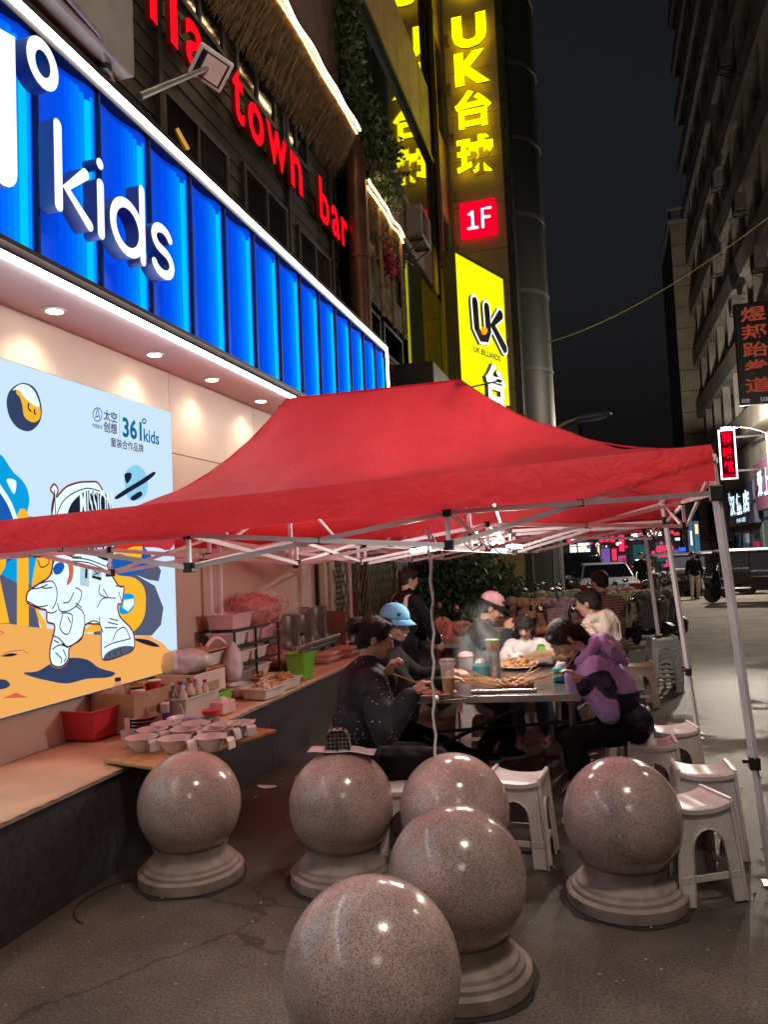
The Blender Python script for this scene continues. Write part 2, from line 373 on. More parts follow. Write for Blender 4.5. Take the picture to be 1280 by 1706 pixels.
# ---- the lit blue fascia
fas = thing('shop_sign', 'blue fluted light panel fascia reading kids with white glowing letters', 'shop sign', (FXX, 5.5, 3.3)); fo = (FXX, 5.5, 3.3)
BLUEP = None
def blue_panel():
    m, nt, out = _mat('blue_panel'); N = nt.nodes; L = nt.links
    b = N.new('ShaderNodeBsdfPrincipled'); L.new(b.outputs[0], out.inputs[0])
    b.inputs['Base Color'].default_value = (.002, .06, .50, 1); b.inputs['Roughness'].default_value = .4; b.inputs['Specular IOR Level'].default_value = .12
    tc = N.new('ShaderNodeTexCoord'); n = N.new('ShaderNodeTexNoise'); n.inputs['Scale'].default_value = 2.2; L.new(tc.outputs['Object'], n.inputs['Vector'])
    r = N.new('ShaderNodeMapRange'); r.inputs[3].default_value = .42; r.inputs[4].default_value = .60; L.new(n.outputs['Fac'], r.inputs[0])
    b.inputs['Emission Color'].default_value = (.0, .075, .9, 1); L.new(r.outputs[0], b.inputs['Emission Strength']); return m
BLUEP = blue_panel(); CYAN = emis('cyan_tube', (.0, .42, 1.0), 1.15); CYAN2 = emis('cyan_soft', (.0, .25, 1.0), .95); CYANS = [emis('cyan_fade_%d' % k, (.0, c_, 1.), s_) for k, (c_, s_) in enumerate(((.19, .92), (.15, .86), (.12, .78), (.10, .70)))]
MB(fo).bb((FXX - .3, -2.5, 3.335), (FXX - .08, 10.8, 4.8)).build('backing', DARKMET, fas)
k0 = 3.51 - .563 * 10
for i in range(24):
    y0 = k0 + .563 * i; y1 = min(y0 + .563, 10.79)
    if y0 > 10.6: break
    # a shallow trough: dark edge, flat back, rounded light tube beside the right-hand divider
    p = MB(fo); w = y1 - y0 - .012; prof = []
    for t in range(13):
        u = t / 12; prof.append((y0 + .006 + w * u, -.02 - .045 * math.sin(PI * min(1, u * 1.25) if u < .8 else PI) ** .7 if u < .8 else -.02))
    vs_ = [(FXX + d, y, 3.40) for y, d in prof] + [(FXX + d, y, 4.66) for y, d in prof]
    p.add(vs_, [(t, t + 1, t + 14, t + 13) for t in range(12)])
    p = p.build('light_panel', BLUEP, fas, smooth=50)
    t = MB(fo); cy_ = y1 - .085
    t.tube([(FXX - .03, cy_, 3.41), (FXX - .03, cy_, 4.55)], .030, 10); t.build('light_tube', CYAN, p, smooth=60)
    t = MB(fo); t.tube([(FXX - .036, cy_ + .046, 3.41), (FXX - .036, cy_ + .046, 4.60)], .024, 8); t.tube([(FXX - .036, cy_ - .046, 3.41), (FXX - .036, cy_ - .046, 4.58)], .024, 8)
    t.build('glow_step', CYAN2, p, smooth=60)
    for q, cm in enumerate(CYANS):  # stepped emissive strips imitate the tube's glow fading over the panel
        t = MB(fo); t.tube([(FXX - .037 - .004 * q, cy_ - .088 - .040 * q, 3.41), (FXX - .037 - .004 * q, cy_ - .088 - .040 * q, 4.60)], .0225, 8); t.build('glow_step', cm, p, smooth=60)
    MB(fo).bb((FXX - .06, y1 - .008, 3.38), (FXX + .012, y1 + .008, 4.70)).build('divider', mat('navy_metal', (.004, .012, .05), .4, .3, var=.1), fas)
fr = MB(fo); fr.bb((FXX - .06, -2.5, 3.372), (FXX + .02, 10.80, 3.40)).bb((FXX - .06, -2.5, 4.66), (FXX + .02, 10.80, 4.70)).bb((FXX - .06, -2.5, 4.745), (FXX + .035, 10.83, 4.79)).bb((FXX - .3, 10.835, 3.30), (FXX + .03, 10.86, 4.79))
fr.build('frame', mat('frame_dark', (.05, .04, .04), .4, .5, var=.1), fas)
for a, b in (((FXX + .002, -2.5, 3.282), (FXX + .024, 10.82, 3.314)), ((FXX - .02, -2.5, 4.703), (FXX + .04, 10.80, 4.742)), ((FXX - .02, 10.803, 3.372), (FXX + .04, 10.832, 4.742))):
    MB(fo).bb(a, b).build('light_strip', LEDW if a[2] < 3.3 else LEDT, fas)
# stroke letters with white faces and deep blue returns
LFACE = emis('letter_face', (.93, .96, 1.), 1.05); LSIDE = mat('letter_return', (.05, .10, .30), .4, var=.05)
def stroke_outline(pts, w, closed=False):
    """round-ended outline of a polyline of width w (2D)"""
    P = [V((a, b, 0)) for a, b in pts]; n = len(P); Lf = []; Rt = []
    for i in range(n):
        t = (P[(i + 1) % n] - P[i - 1]) if closed else (P[min(i + 1, n - 1)] - P[max(i - 1, 0)])
        t.normalize(); q = V((-t.y, t.x, 0)) * w / 2; Lf.append(P[i] + q); Rt.append(P[i] - q)
    if closed: return [(p.x, p.y) for p in Lf], [(p.x, p.y) for p in Rt]
    def cap(c, d, a):
        out = []
        for k in range(1, 6):
            an = a + PI * k / 6; out.append(V((c.x + math.cos(an) * w / 2, c.y + math.sin(an) * w / 2, 0)))
        return out
    d1 = P[-1] - P[-2]; d0 = P[0] - P[1]
    c1 = cap(P[-1], d1, math.atan2(d1.y, d1.x) + PI / 2); c0 = cap(P[0], d0, math.atan2(d0.y, d0.x) + PI / 2)
    return [(p.x, p.y) for p in Lf + [q for q in reversed([V((2*P[-1].x - q.x + 0, 2*P[-1].y - q.y, 0)) for q in c1])][::1] + Rt[::-1] + [V((2*P[0].x - q.x, 2*P[0].y - q.y, 0)) for q in c0][::-1]]
def stroke_solid(mb, pts, w, f, depth, closed=False):
    """solid letter stroke: quads along the polyline plus round caps"""
    P = [V((a, b, 0)) for a, b in pts]; n = len(P); S = []
    for i in range(n):
        t = (P[(i + 1) % n] - P[i - 1]) if closed else (P[min(i + 1, n - 1)] - P[max(i - 1, 0)])
        t.normalize(); q = V((-t.y, t.x, 0)) * w / 2; S.append((P[i] + q, P[i] - q))
    vs_ = []
    for a, b in S: vs_ += [f(a.x, a.y, depth), f(b.x, b.y, depth), f(a.x, a.y, 0), f(b.x, b.y, 0)]
    k = len(mb.v); mb.v += vs_
    for i in range(n if closed else n - 1):
        a = k + 4 * i; b = k + 4 * ((i + 1) % n)
        for fc, mi in (((a, a + 1, b + 1, b), 0), ((a, b, b + 2, a + 2), 1), ((a + 1, a + 3, b + 3, b + 1), 1)): mb.f.append(fc); mb.m.append(mi)
    if not closed:
        for c, d in ((P[0], P[0] - P[1]), (P[-1], P[-1] - P[-2])):
            a0 = math.atan2(d.y, d.x); pts2 = [(c.x + math.cos(a0 - PI / 2 + PI * j / 8) * w / 2, c.y + math.sin(a0 - PI / 2 + PI * j / 8) * w / 2) for j in range(9)]
            k = len(mb.v); mb.v += [f(u, v, depth) for u, v in pts2] + [f(u, v, 0) for u, v in pts2]
            mb.f.append(tuple(range(k, k + 9))); mb.m.append(0)
            for j in range(8): mb.f.append((k + j, k + 9 + j, k + 10 + j, k + j + 1)); mb.m.append(1)
    return mb
def arc(cx, cy_, rx, ry, a0, a1, n=16): return [(cx + rx * math.cos(R(a0 + (a1 - a0) * i / n)), cy_ + ry * math.sin(R(a0 + (a1 - a0) * i / n))) for i in range(n + 1)]
def lf(u, v, h): return V((FXX + .02 + h, u, v))
def letter(strokes, w, mats=(None,), parent=None, f=lf, depth=.10, o=fo, name='letter'):
    mb = MB(o)
    for st in strokes:
        cl = isinstance(st, dict); stroke_solid(mb, st['p'] if cl else st, w, f, depth, cl)
    return mb.build(name, list(mats), parent, smooth=30)
LM = (LFACE, LSIDE)
letter([[(3.12, 3.69), (3.12, 4.40), (2.98, 4.28)]], .20, LM, fas)
letter([{'p': arc(3.425, 4.41, .093, .105, 0, 345, 22)}], .066, LM, fas)
letter([[(3.535, 3.67), (3.535, 4.13)], [(3.77, 3.96), (3.60, 3.80), (3.80, 3.665)]], .066, LM, fas)
letter([[(3.91, 3.66), (3.91, 3.965)], [(3.91, 4.09), (3.911, 4.092)]], .066, LM, fas)
letter([{'p': arc(4.185, 3.81, .155, .155, 0, 345, 26)}, [(4.35, 3.655), (4.35, 4.13)]], .064, LM, fas)
letter([arc(4.59, 3.895, .105, .075, 25, 265, 14) + arc(4.59, 3.735, .115, .082, 85, -155, 14)], .064, LM, fas)
for ch, yc in (('6', 2.55), ('3', 1.85)):
    lettering('letter', ch, FX_, (FXX + .02, yc, 4.05), .5, .85, [LFACE, LSIDE], fas, depth=.10, bold=.03, o=fo)

# ---- the lit poster: light box with flat printed artwork
PX = WX + .05
pos = thing('poster_lightbox', 'large lit poster of a cartoon astronaut running on orange ground', 'poster', (WX, 4, .8)); po = (WX, 4, .8)
PZ0, PZ1, PY0, PY1 = .83, 2.95, 1.6, 5.67
MB(po).bb((WX + .004, PY0, PZ0), (PX - .004, PY1, PZ1)).build('box_frame', mat('alu_edge', (.3, .3, .32), .4, .7), pos)
def pe(name, c, s=.84): return emis('print_' + name, srgb(*c), s)
PBG = pe('sky', (204, 229, 249)); PNAVY = pe('navy', (58, 74, 112), .66); PDARK = pe('ink', (38, 44, 66), .55); PORG = pe('sand', (240, 172, 92)); PYEL = pe('yellow', (246, 184, 48))
PBLU = pe('blue', (10, 158, 224)); PBL2 = pe('deep_blue', (24, 92, 176)); PWHT = pe('white', (226, 244, 252), .9); PSLT = pe('slate', (92, 98, 126), .7); PRED = pe('coral', (206, 104, 74)); PLGT = pe('pale_blue', (140, 206, 240))
PGRY = pe('soft', (178, 208, 224)); PTEAL = pe('teal', (0, 118, 170), .7)
MB(po).bb((PX - .003, PY0 + .01, PZ0 + .01), (PX, PY1 - .01, PZ1 - .01)).build('print', PBG, pos)
YLIM = (PY0 + .012, PY1 - .012); ZLIM = (PZ0 + .012, PZ1 - .012)
LAY = [0]
def pp(q): # photo point -> point on the poster plane, kept on the sheet
    p = onx(q[0], q[1], PX); return (min(max(p.y, YLIM[0]), YLIM[1]), min(max(p.z, ZLIM[0]), ZLIM[1]))
def ink(name, pts, m, smooth=True, raw=False, k=4):
    LAY[0] += 1; h = PX + .0002 * LAY[0]
    q = [tuple(p) if raw else pp(p) for p in pts]
    if smooth: q = [(min(max(a, YLIM[0]), YLIM[1]), min(max(b, ZLIM[0]), ZLIM[1])) for a, b in catmull(q, k)]
    mb = MB(po); mb.add([(h, a, b) for a, b in q], [tuple(range(len(q)))]); ob = mb.build(name, m, pos)
    bm = bmesh.new(); bm.from_mesh(ob.data); bmesh.ops.triangulate(bm, faces=bm.faces[:], ngon_method='EAR_CLIP'); bm.to_mesh(ob.data); bm.free(); return ob
def inkline(name, lines, m, w=.010, smooth=True):
    LAY[0] += 1; h = PX + .0002 * LAY[0]; mb = MB(po)
    for ln in lines:
        q = [pp(p) for p in ln]
        if smooth and len(q) > 2: q = catmull(q, 4, False)
        P = [V((a, b, 0)) for a, b in q]; n = len(P); vs_ = []
        for i in range(n):
            t = P[min(i + 1, n - 1)] - P[max(i - 1, 0)]; t.normalize(); s_ = V((-t.y, t.x, 0)) * w / 2
            vs_ += [(h, P[i].x + s_.x, P[i].y + s_.y), (h, P[i].x - s_.x, P[i].y - s_.y)]
        mb.add(vs_, [(2 * i, 2 * i + 1, 2 * i + 3, 2 * i + 2) for i in range(n - 1)])
    return mb.build(name, m, pos)
def z2(x, y): return (x / 3.877, 780 + y / 3.877)     # second close study of the photograph
def Z2(*a): return [z2(*p) for p in a]
# big background letters and their long shadows
ink('letter_shade', Z2((-40, -60), (90, 30), (165, 110), (190, 210), (175, 300), (230, 330), (260, 480), (220, 720), (180, 800), (-60, 800)), PBLU)
ink('letter_shade', Z2((-40, 140), (60, 250), (110, 330), (100, 560), (-60, 600)), PBL2)
ink('letter_shade', Z2((-60, 690), (110, 740), (200, 760), (250, 1000), (230, 1050), (-60, 1040)), PSLT)
ink('letter_shade', Z2((720, 480), (900, 470), (1000, 600), (1040, 660), (1025, 730), (960, 720), (880, 690), (1000, 760), (1055, 900), (1040, 1010), (980, 1080), (760, 1080), (600, 1075), (700, 800)), PSLT, False)
ink('letter_shade', Z2((725, 570), (840, 550), (905, 490), (1000, 610), (930, 660), (850, 690), (760, 690), (715, 640)), PBL2)
ink('print_letter', Z2((110, 300), (130, 262), (160, 262), (182, 300), (185, 1020), (108, 1020)), PYEL, False)
ink('print_letter', Z2((-60, 560), (45, 570), (30, 640), (-5, 700), (60, 1000), (-60, 1000)), PYEL, False)
ink('print_letter', Z2((300, 440), (360, 520), (330, 700), (230, 760), (240, 900), (300, 1010), (270, 1040), (205, 800), (240, 560)), PYEL)
ink('print_letter', Z2((740, 480), (900, 470), (915, 560), (880, 600), (800, 560), (740, 560), (715, 640), (760, 690), (870, 710), (935, 790), (930, 960), (850, 1060), (760, 1040), (560, 1060), (540, 1040), (700, 950), (760, 860), (700, 700), (640, 620)), PYEL)
ink('letter_hole', Z2((800, 810), (860, 820), (865, 890), (820, 940), (770, 930), (780, 850)), PBLU)
ink('letter_hole', Z2((800, 850), (862, 842), (864, 880), (825, 925), (790, 900)), PWHT, False)
# ground
ink('sand_ground', Z2((-60, 1000), (60, 1005), (200, 1025), (400, 1045), (620, 1075), (800, 1090), (960, 1080), (1050, 1130), (1085, 1170), (1125, 1185), (1125, 1330), (1100, 1800), (-60, 1800)), PORG, False)
ink('crater', Z2((870, 1100), (960, 1110), (1030, 1150), (980, 1150), (890, 1120)), PDARK)
ink('crater', Z2((10, 1215), (60, 1195), (112, 1200), (70, 1215)), PDARK)
ink('shadow_shape', Z2((150, 1320), (240, 1310), (330, 1260), (440, 1225), (560, 1235), (640, 1290), (740, 1320), (700, 1350), (560, 1360), (430, 1390), (300, 1370), (200, 1345)), PNAVY)
ink('shadow_shape', Z2((-40, 1370), (30, 1365), (62, 1400), (20, 1425), (-40, 1420)), PNAVY)
ink('sand_mark', Z2((10, 1485), (100, 1450), (180, 1480)), PRED, False)
for _l in (Z2((0, 1215), (50, 1185), (140, 1175)), Z2((145, 1175), (180, 1198)), Z2((-20, 1050), (20, 1060), (0, 1075))): inkline('crater_line', [_l], PRED, .006)
# planets
ink('planet', [(10, 668), (18, 648), (38, 638), (58, 648), (68, 676), (66, 702), (50, 718), (30, 714), (15, 695)], PNAVY)
ink('planet_face', [(30, 645), (48, 643), (64, 672), (66, 695), (55, 704), (40, 695), (36, 675), (32, 662), (26, 655)], PYEL)
ink('planet_cap', [(20, 650), (36, 640), (55, 650), (65, 674), (60, 678), (46, 668), (38, 660), (30, 650)], PWHT)
inkline('planet_mark', [[(47, 672), (46, 680), (51, 686)], [(57, 682), (56, 688), (59, 690)]], PDARK, .012)
ink('ringed_planet', Z2((800, 60), (830, 0), (880, -20), (930, 20), (950, 90), (940, 170), (880, 210), (820, 190)), PLGT)
ink('planet_patch', Z2((800, 40), (840, 30), (845, 60), (815, 100)), PDARK)
ink('planet_patch', Z2((840, 190), (900, 150), (915, 175), (860, 210)), PDARK)
ink('planet_ring', Z2((740, 185), (800, 140), (900, 80), (985, 25), (998, 40), (940, 90), (840, 150), (755, 200)), PDARK)
# small rocket at the left edge
ink('capsule', Z2((38, 80), (60, 68), (95, 80), (100, 120), (88, 165), (70, 150)), PWHT)
inkline('hose', [Z2((-20, 110), (0, 140), (40, 200), (70, 260), (95, 330))], PWHT, .035)
# astronaut: coral halo, white suit pieces, ink lines
AST = Z2((330, 300), (345, 180), (322, 140), (345, 105), (368, 140), (358, 190), (420, 125), (500, 95), (570, 90), (625, 95), (660, 150), (700, 220), (730, 330), (740, 480), (700, 600), (690, 640), (760, 760), (795, 770), (780, 870), (755, 880), (770, 960), (850, 1050), (860, 1160), (790, 1205), (670, 1238), (650, 1180), (650, 1060), (640, 1010), (600, 1005), (545, 1010), (520, 1100), (445, 1155), (435, 1230), (390, 1280), (330, 1265), (318, 1170), (350, 1020), (300, 990), (295, 920), (250, 905), (175, 870), (175, 800), (250, 745), (320, 690), (345, 560), (380, 500))
ink('halo', AST, PRED); inkline('halo_line', [AST + AST[:2]], PRED, .019)
ink('suit', [(x + (.9 if x < 110 else -.9), y + .4) for x, y in AST], PWHT)
inkline('suit_outline', [AST + AST[:2]], PDARK, .009)
ink('visor', Z2((430, 300), (470, 210), (560, 145), (640, 165), (700, 230), (735, 340), (745, 480), (700, 560), (690, 600), (560, 545), (480, 500), (440, 400)), PDARK)
lettering('lettering', 'MISSION', FX_, (PX + .0002 * LAY[0] + .0002, *[(a + b) / 2 for a, b in zip(pp(z2(495, 215)), pp(z2(735, 240)))]), .36, .20, PWHT, pos, bold=.01, o=po)
lettering('lettering', 'MARS', FX_, (PX + .0002 * LAY[0] + .0002, pp(z2(650, 500))[0], pp(z2(650, 505))[1]), .30, .16, PWHT, pos, bold=0, o=po)
ink('patch', Z2((335, 650), (360, 615), (398, 610), (410, 640), (385, 680), (350, 685)), PBL2)
ink('arm_band', Z2((405, 600), (440, 590), (468, 640), (460, 720), (430, 755), (425, 740), (440, 680), (430, 620)), PRED)
ink('control_panel', Z2((512, 625), (570, 632), (568, 768), (510, 755)), PGRY, False)
ink('panel_dial', Z2((545, 640), (560, 642), (558, 712), (542, 708)), PDARK, False)
ink('badge', Z2((588, 645), (650, 655), (648, 728), (586, 708)), PGRY, False)
ink('badge_base', Z2((588, 692), (648, 706), (648, 726), (588, 708)), PDARK, False)
ink('sole', Z2((665, 1215), (700, 1180), (780, 1150), (850, 1150), (850, 1170), (800, 1200), (680, 1235)), PSLT)
inkline('ink_line', [Z2((175, 860), (240, 895), (300, 885)), Z2((250, 745), (330, 730), (360, 790), (355, 860), (330, 910)), Z2((365, 870), (380, 920), (440, 920), (500, 870), (520, 800), (480, 770)), Z2((400, 870), (440, 860), (470, 800)), Z2((455, 580), (560, 590), (680, 635)),
    Z2((450, 600), (560, 610), (670, 655)), Z2((480, 890), (530, 930), (540, 1010), (520, 1090), (440, 1150), (390, 1130)), Z2((620, 900), (660, 840), (740, 840)), Z2((635, 960), (640, 1010), (660, 1060)), Z2((665, 1160), (720, 1130), (840, 1100)), Z2((720, 1115), (750, 1050), (800, 1030), (835, 1100)),
    Z2((330, 1170), (380, 1140), (435, 1160)), Z2((385, 935), (460, 950), (435, 1070), (380, 1035), (400, 940)), Z2((640, 750), (635, 810), (690, 840)), Z2((660, 780), (690, 830)), Z2((700, 970), (755, 985)), Z2((690, 995), (755, 1010)), Z2((670, 1030), (750, 1030)), Z2((230, 540), (280, 540), (310, 610), (260, 640), (235, 590)),
    Z2((200, 780), (260, 770), (300, 750)), Z2((350, 1190), (390, 1230), (385, 1260)), Z2((400, 1170), (420, 1220), (405, 1250)), Z2((700, 1185), (705, 1220)), Z2((735, 1175), (740, 1210)), Z2((770, 1160), (775, 1200)), Z2((600, 660), (630, 690)), Z2((595, 690), (640, 670)), Z2((360, 300), (400, 215), (470, 160), (560, 130), (640, 150)), Z2((345, 140), (352, 300)), Z2((330, 470), (420, 560), (520, 575)), Z2((355, 560), (330, 640), (330, 690)), Z2((560, 400), (640, 440), (720, 420)), Z2((430, 960), (450, 1000)), Z2((520, 900), (480, 870)), Z2((740, 760), (790, 765)), Z2((760, 800), (780, 860)), Z2((560, 1000), (600, 985), (640, 1000)), Z2((300, 930), (330, 935), (360, 920)), Z2((330, 1080), (375, 1100), (420, 1150)), Z2((340, 1110), (372, 1128)), Z2((262, 760), (275, 775), (330, 770))], PDARK, .008)
# print: the partner logos
def pt(txt, x0, y0, x1, y1, m, bold=0.):
    a = pp((x0, y1)); b = pp((x1, y0)); c = ((a[0] + b[0]) / 2, (a[1] + b[1]) / 2)
    return lettering('lettering', txt, FX_, (PX + .0002 * LAY[0] + .0002, c[0], pp(((x0 + x1) / 2, (y0 + y1) / 2))[1]), b[0] - a[0], None or abs(pp((x0, y0))[1] - pp((x0, y1))[1]), m, pos, bold=bold, o=po)
pt('太空', 171, 685, 193, 703, PNAVY, .02); pt('创想', 171, 704, 193, 722, PNAVY, .02); pt('中国航天', 152, 707, 169, 714, PNAVY, .01)
pt('361', 203, 698, 234, 732, PTEAL, .03); pt('kids', 238, 717, 263, 739, PTEAL, .02); pt('童装合作品牌', 183, 734, 237, 750, PDARK, .01)
inkline('rule', [[(197, 688), (198, 727)]], PRED, .004)
inkline('degree_ring', [[(238.5 + 3 * math.cos(a * PI / 6), 702 + 3.5 * math.sin(a * PI / 6)) for a in range(13)]], PTEAL, .012)
inkline('emblem', [[(160.5 + 7.5 * math.cos(a * PI / 6), 691 + 11 * math.sin(a * PI / 6)) for a in range(13)], [(157, 697), (161, 682), (164, 698)], [(158, 695), (163, 693)]], PBL2, .008)
# ================================================================= BAR ABOVE THE SHOP
REDL = emis('red_letter', (1., .004, .012), 1.0); REDS = mat('red_return', (.25, .01, .01), .4, var=.05)
WARM = emis('warm_rope', (1., .55, .16), 16.); WARM2 = emis('warm_rope_core', (1., .70, .36), 26.)
STRAW = mat('straw', (.42, .27, .11), .8, var=.35, vs_=12)
bar = thing('bar_building', 'dark timber clad bar above the blue fascia with red glowing letters', 'bar', (WX, 5.5, 4.8)); bo = (WX, 5.5, 4.8)
BX = WX - .02
MB(bo).bb((BX - .4, -.5, 4.8), (BX - .06, 10.6, 7.6)).build('core_wall', BLACKP, bar)
for i in range(16):
    z = 4.82 + .17 * i; q = MB(bo)
    q.box((BX - .03, 5.05, z + .085), (.035, 11.05, .168), (0, R(-4), 0)); q.build('plank', WOODDK, bar, bev=.004)
WINF = mat('window_frame', (.03, .024, .02), .5, var=.3)
PANE = mat('bar_pane', (.010, .010, .011), .08, var=0, spec=.8)
LITP = emis('reflection_glow', (1., .45, .08), .55)
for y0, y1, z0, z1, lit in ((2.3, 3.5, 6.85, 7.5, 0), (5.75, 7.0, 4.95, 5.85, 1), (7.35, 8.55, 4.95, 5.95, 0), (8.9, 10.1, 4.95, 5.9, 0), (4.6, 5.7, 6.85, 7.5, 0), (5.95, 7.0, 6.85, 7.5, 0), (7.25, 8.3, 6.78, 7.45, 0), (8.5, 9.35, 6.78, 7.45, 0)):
    w = MB(bo); t = .06
    for a, b in (((y0, z0), (y1, z0 + t)), ((y0, z1 - t), (y1, z1)), ((y0, z0 + t), (y0 + t, z1 - t)), ((y1 - t, z0 + t), (y1, z1 - t)), (((y0 + y1) / 2 - .025, z0 + t), ((y0 + y1) / 2 + .025, z1 - t))):
        w.bb((BX - .06, a[0], a[1]), (BX + .025, b[0], b[1]))
    w = w.build('window', WINF, bar, bev=.004)
    for a, b in ((y0 + t, (y0 + y1) / 2 - .025), ((y0 + y1) / 2 + .025, y1 - t)): MB(bo).bb((BX - .03, a + .001, z0 + t + .001), (BX + .004, b - .001, z1 - t - .001)).build('pane', PANE, w)
    if lit: MB(bo).tube([(BX + .008, y0 + .25, z0 + .62), (BX + .02, y0 + .42, z0 + .52)], .018, 8).build('painted_reflection', LITP, w)  # glowing bar stands in for a lamp reflected in the pane
for y in (5.72, 8.62, 10.2): MB(bo).bb((BX - .02, y - .035, 4.82), (BX + .035, y + .035, 7.55)).build('post', WOODDK, bar, bev=.004)
for ch, y0, y1, z0, z1 in (('l', 5.44, 5.55, 6.2, 6.82), ('l', 5.76, 5.88, 6.2, 6.82), ('a', 6.02, 6.38, 6.2, 6.66), ('t', 6.95, 7.21, 6.2, 6.78), ('o', 7.30, 7.70, 6.19, 6.64), ('w', 7.78, 8.37, 6.2, 6.64), ('n', 8.47, 8.85, 6.2, 6.65), ('b', 9.47, 9.86, 6.19, 6.80), ('a', 9.95, 10.28, 6.19, 6.64), ('r', 10.38, 10.66, 6.2, 6.63)):
    lettering('letter', ch, FX_, (BX + .06, (y0 + y1) / 2, (z0 + z1) / 2), y1 - y0, z1 - z0, [REDL, REDS], bar, depth=.05, bold=.02, o=bo)
# thatched eave with warm rope light
random.seed(3); th = MB(bo)
def thatch(mb, y0, y1, zt, zb, x0, x1, n):
    for _ in range(n):
        y = random.uniform(y0, y1); a = V((x0 + random.uniform(-.03, .03), y, zt + random.uniform(-.05, .04))); u = random.uniform(.55, 1.)
        b = V((x0 + (x1 - x0) * u, y + random.uniform(-.25, .25), zt + (zb - zt) * u + random.uniform(-.06, .06)))
        d = V((0, .006, .004)); mb.add([a - d, a + d, b + d * .5, b - d * .5], [(0, 1, 2, 3)])
thatch(th, 3.5, 10.2, 7.74, 7.15, -2.98, BX + .02, 5200)
tag(th.build('thatch', STRAW, bar), kind='stuff')
MB(bo).bb((BX - .05, 3.0, 7.76), (-2.96, 10.25, 7.80)).build('eave_board', WOODDK, bar)
MB(bo).tube([(-2.95 + .012 * math.sin(y * 7), y, 7.735 + .012 * math.sin(y * 5.3)) for y in [3.4 + .17 * i for i in range(41)]], .018, 8).build('rope_light', WARM2, bar, smooth=60)
MB(bo).tube([(-2.99, y, 7.70 + .012 * math.sin(y * 4.1)) for y in [3.4 + .17 * i for i in range(41)]], .012, 8).build('rope_light', WARM, bar, smooth=60)
MB(bo).bb((WX - .4, -.5, 7.80), (WX + .02, 10.75, 16.0)).build('upper_wall', BROWNPL, bar)
cp = MB((-3.2, 10.74, 0)); cp.lathe([(.15, 3.4), (.15, 7.85)], 20, (-3.2, 10.76, 0)).lathe([(.165, 6.1), (.165, 6.16)], 20, (-3.2, 10.76, 0))
tag(cp.build('drain_column', mat('copper_brown', (.16, .075, .045), .4, .5, var=.3, vs_=4), smooth=40), 'round brown column standing at the far end of the bar letters', 'column')

# ---- second bay: wooden loggia with thatch, rope light and pink flowers
lo = (-3.3, 12.4, 4.8); log = thing('loggia', 'rustic timber loggia with lit thatch edge and lapped boards', 'loggia', lo)
th = MB(lo); thatch(th, 10.95, 13.15, 7.38, 6.95, -3.05, -3.35, 1300); tag(th.build('thatch', STRAW, log), kind='stuff')
for dz, x in ((0, -3.05), (-.10, -3.07)):
    MB(lo).tube([(x + .01 * math.sin(y * 6), y, 7.37 + dz + .015 * math.sin(y * 9)) for y in [10.92 + .1 * i for i in range(23)]], .013, 8).build('rope_light', WARM2 if dz == 0 else WARM, log, smooth=60)
for y in (10.98, 11.7, 12.4, 13.1): MB(lo).tube([(-3.12, y, 5.5), (-3.12, y, 7.3)], .035, 8).build('post', mat('pale_wood', (.30, .20, .10), .7, var=.3), log)
MB(lo).bb((-3.9, 10.9, 4.5), (-3.42, 14.2, 7.45)).build('core_wall', WOODDK, log)
for i in range(7):
    z = 5.72 + .085 * i; MB(lo).box((-3.24 - .012 * i, 12.35, z), (.02, 2.9, .10), (0, R(-18), 0)).build('lapped_board', mat('weathered_board', (.16, .15, .12), .45, .3, var=.4, vs_=10), log)
for i in range(6):
    z = 4.62 + .085 * i; MB(lo).box((-3.24, 12.6, z), (.02, 2.7, .10), (0, R(-18), 0)).build('lapped_board', MATS['weathered_board'], log)
for y0, y1 in ((11.05, 12.2), (12.4, 13.7)):
    w = MB(lo); w.bb((-3.42, y0, 5.08), (-3.30, y0 + .06, 5.66)).bb((-3.42, y1 - .06, 5.08), (-3.30, y1, 5.66)).bb((-3.42, y0 + .06, 5.08), (-3.30, y1 - .06, 5.13)).bb((-3.42, y0 + .06, 5.60), (-3.30, y1 - .06, 5.66))
    w = w.build('window', WINF, log); MB(lo).bb((-3.40, y0 + .061, 5.131), (-3.37, y1 - .061, 5.599)).build('pane', PANE, w)
def leafmass(mb, pts, n, size, spread, mi=0, flat=.6):
    """many small leaf faces scattered round a list of centres"""
    for _ in range(n):
        c = V(random.choice(pts)) + V((random.gauss(0, spread), random.gauss(0, spread), random.gauss(0, spread * .8)))
        q = Euler((random.uniform(0, 6.3), random.uniform(0, 6.3), random.uniform(0, 6.3))).to_matrix(); s_ = size * random.uniform(.6, 1.4)
        mb.add([c + q @ V((-s_ * .5, 0, 0)), c + q @ V((0, -s_ * .28, s_ * .06)), c + q @ V((s_ * .6, 0, 0)), c + q @ V((0, s_ * .28, s_ * .06))], [(0, 1, 2, 3)], mi)
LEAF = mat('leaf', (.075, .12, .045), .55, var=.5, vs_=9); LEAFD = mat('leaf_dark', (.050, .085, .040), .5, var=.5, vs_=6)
PINKF = mat('pink_petal', (.55, .05, .16), .6, var=.3); BRNF = mat('dry_leaf', (.22, .09, .03), .7, var=.4)
flo = thing('hanging_plant', 'hanging dry foliage with pink blossom in front of the thatched loggia', 'plant', (-3.1, 12.0, 6.6))
fl = MB((-3.1, 12.0, 6.6)); leafmass(fl, [(-3.1, 11.75 + .1 * i, 6.72 - .05 * i) for i in range(7)], 300, .09, .09); tag(fl.build('leaves', BRNF, flo), kind='stuff')
f2 = MB((-3.1, 12.0, 6.6)); leafmass(f2, [(-3.05, 11.85 + .06 * i, 6.66 - .06 * i) for i in range(6)], 140, .08, .05); tag(f2.build('pink_blossom', PINKF, flo), kind='stuff')

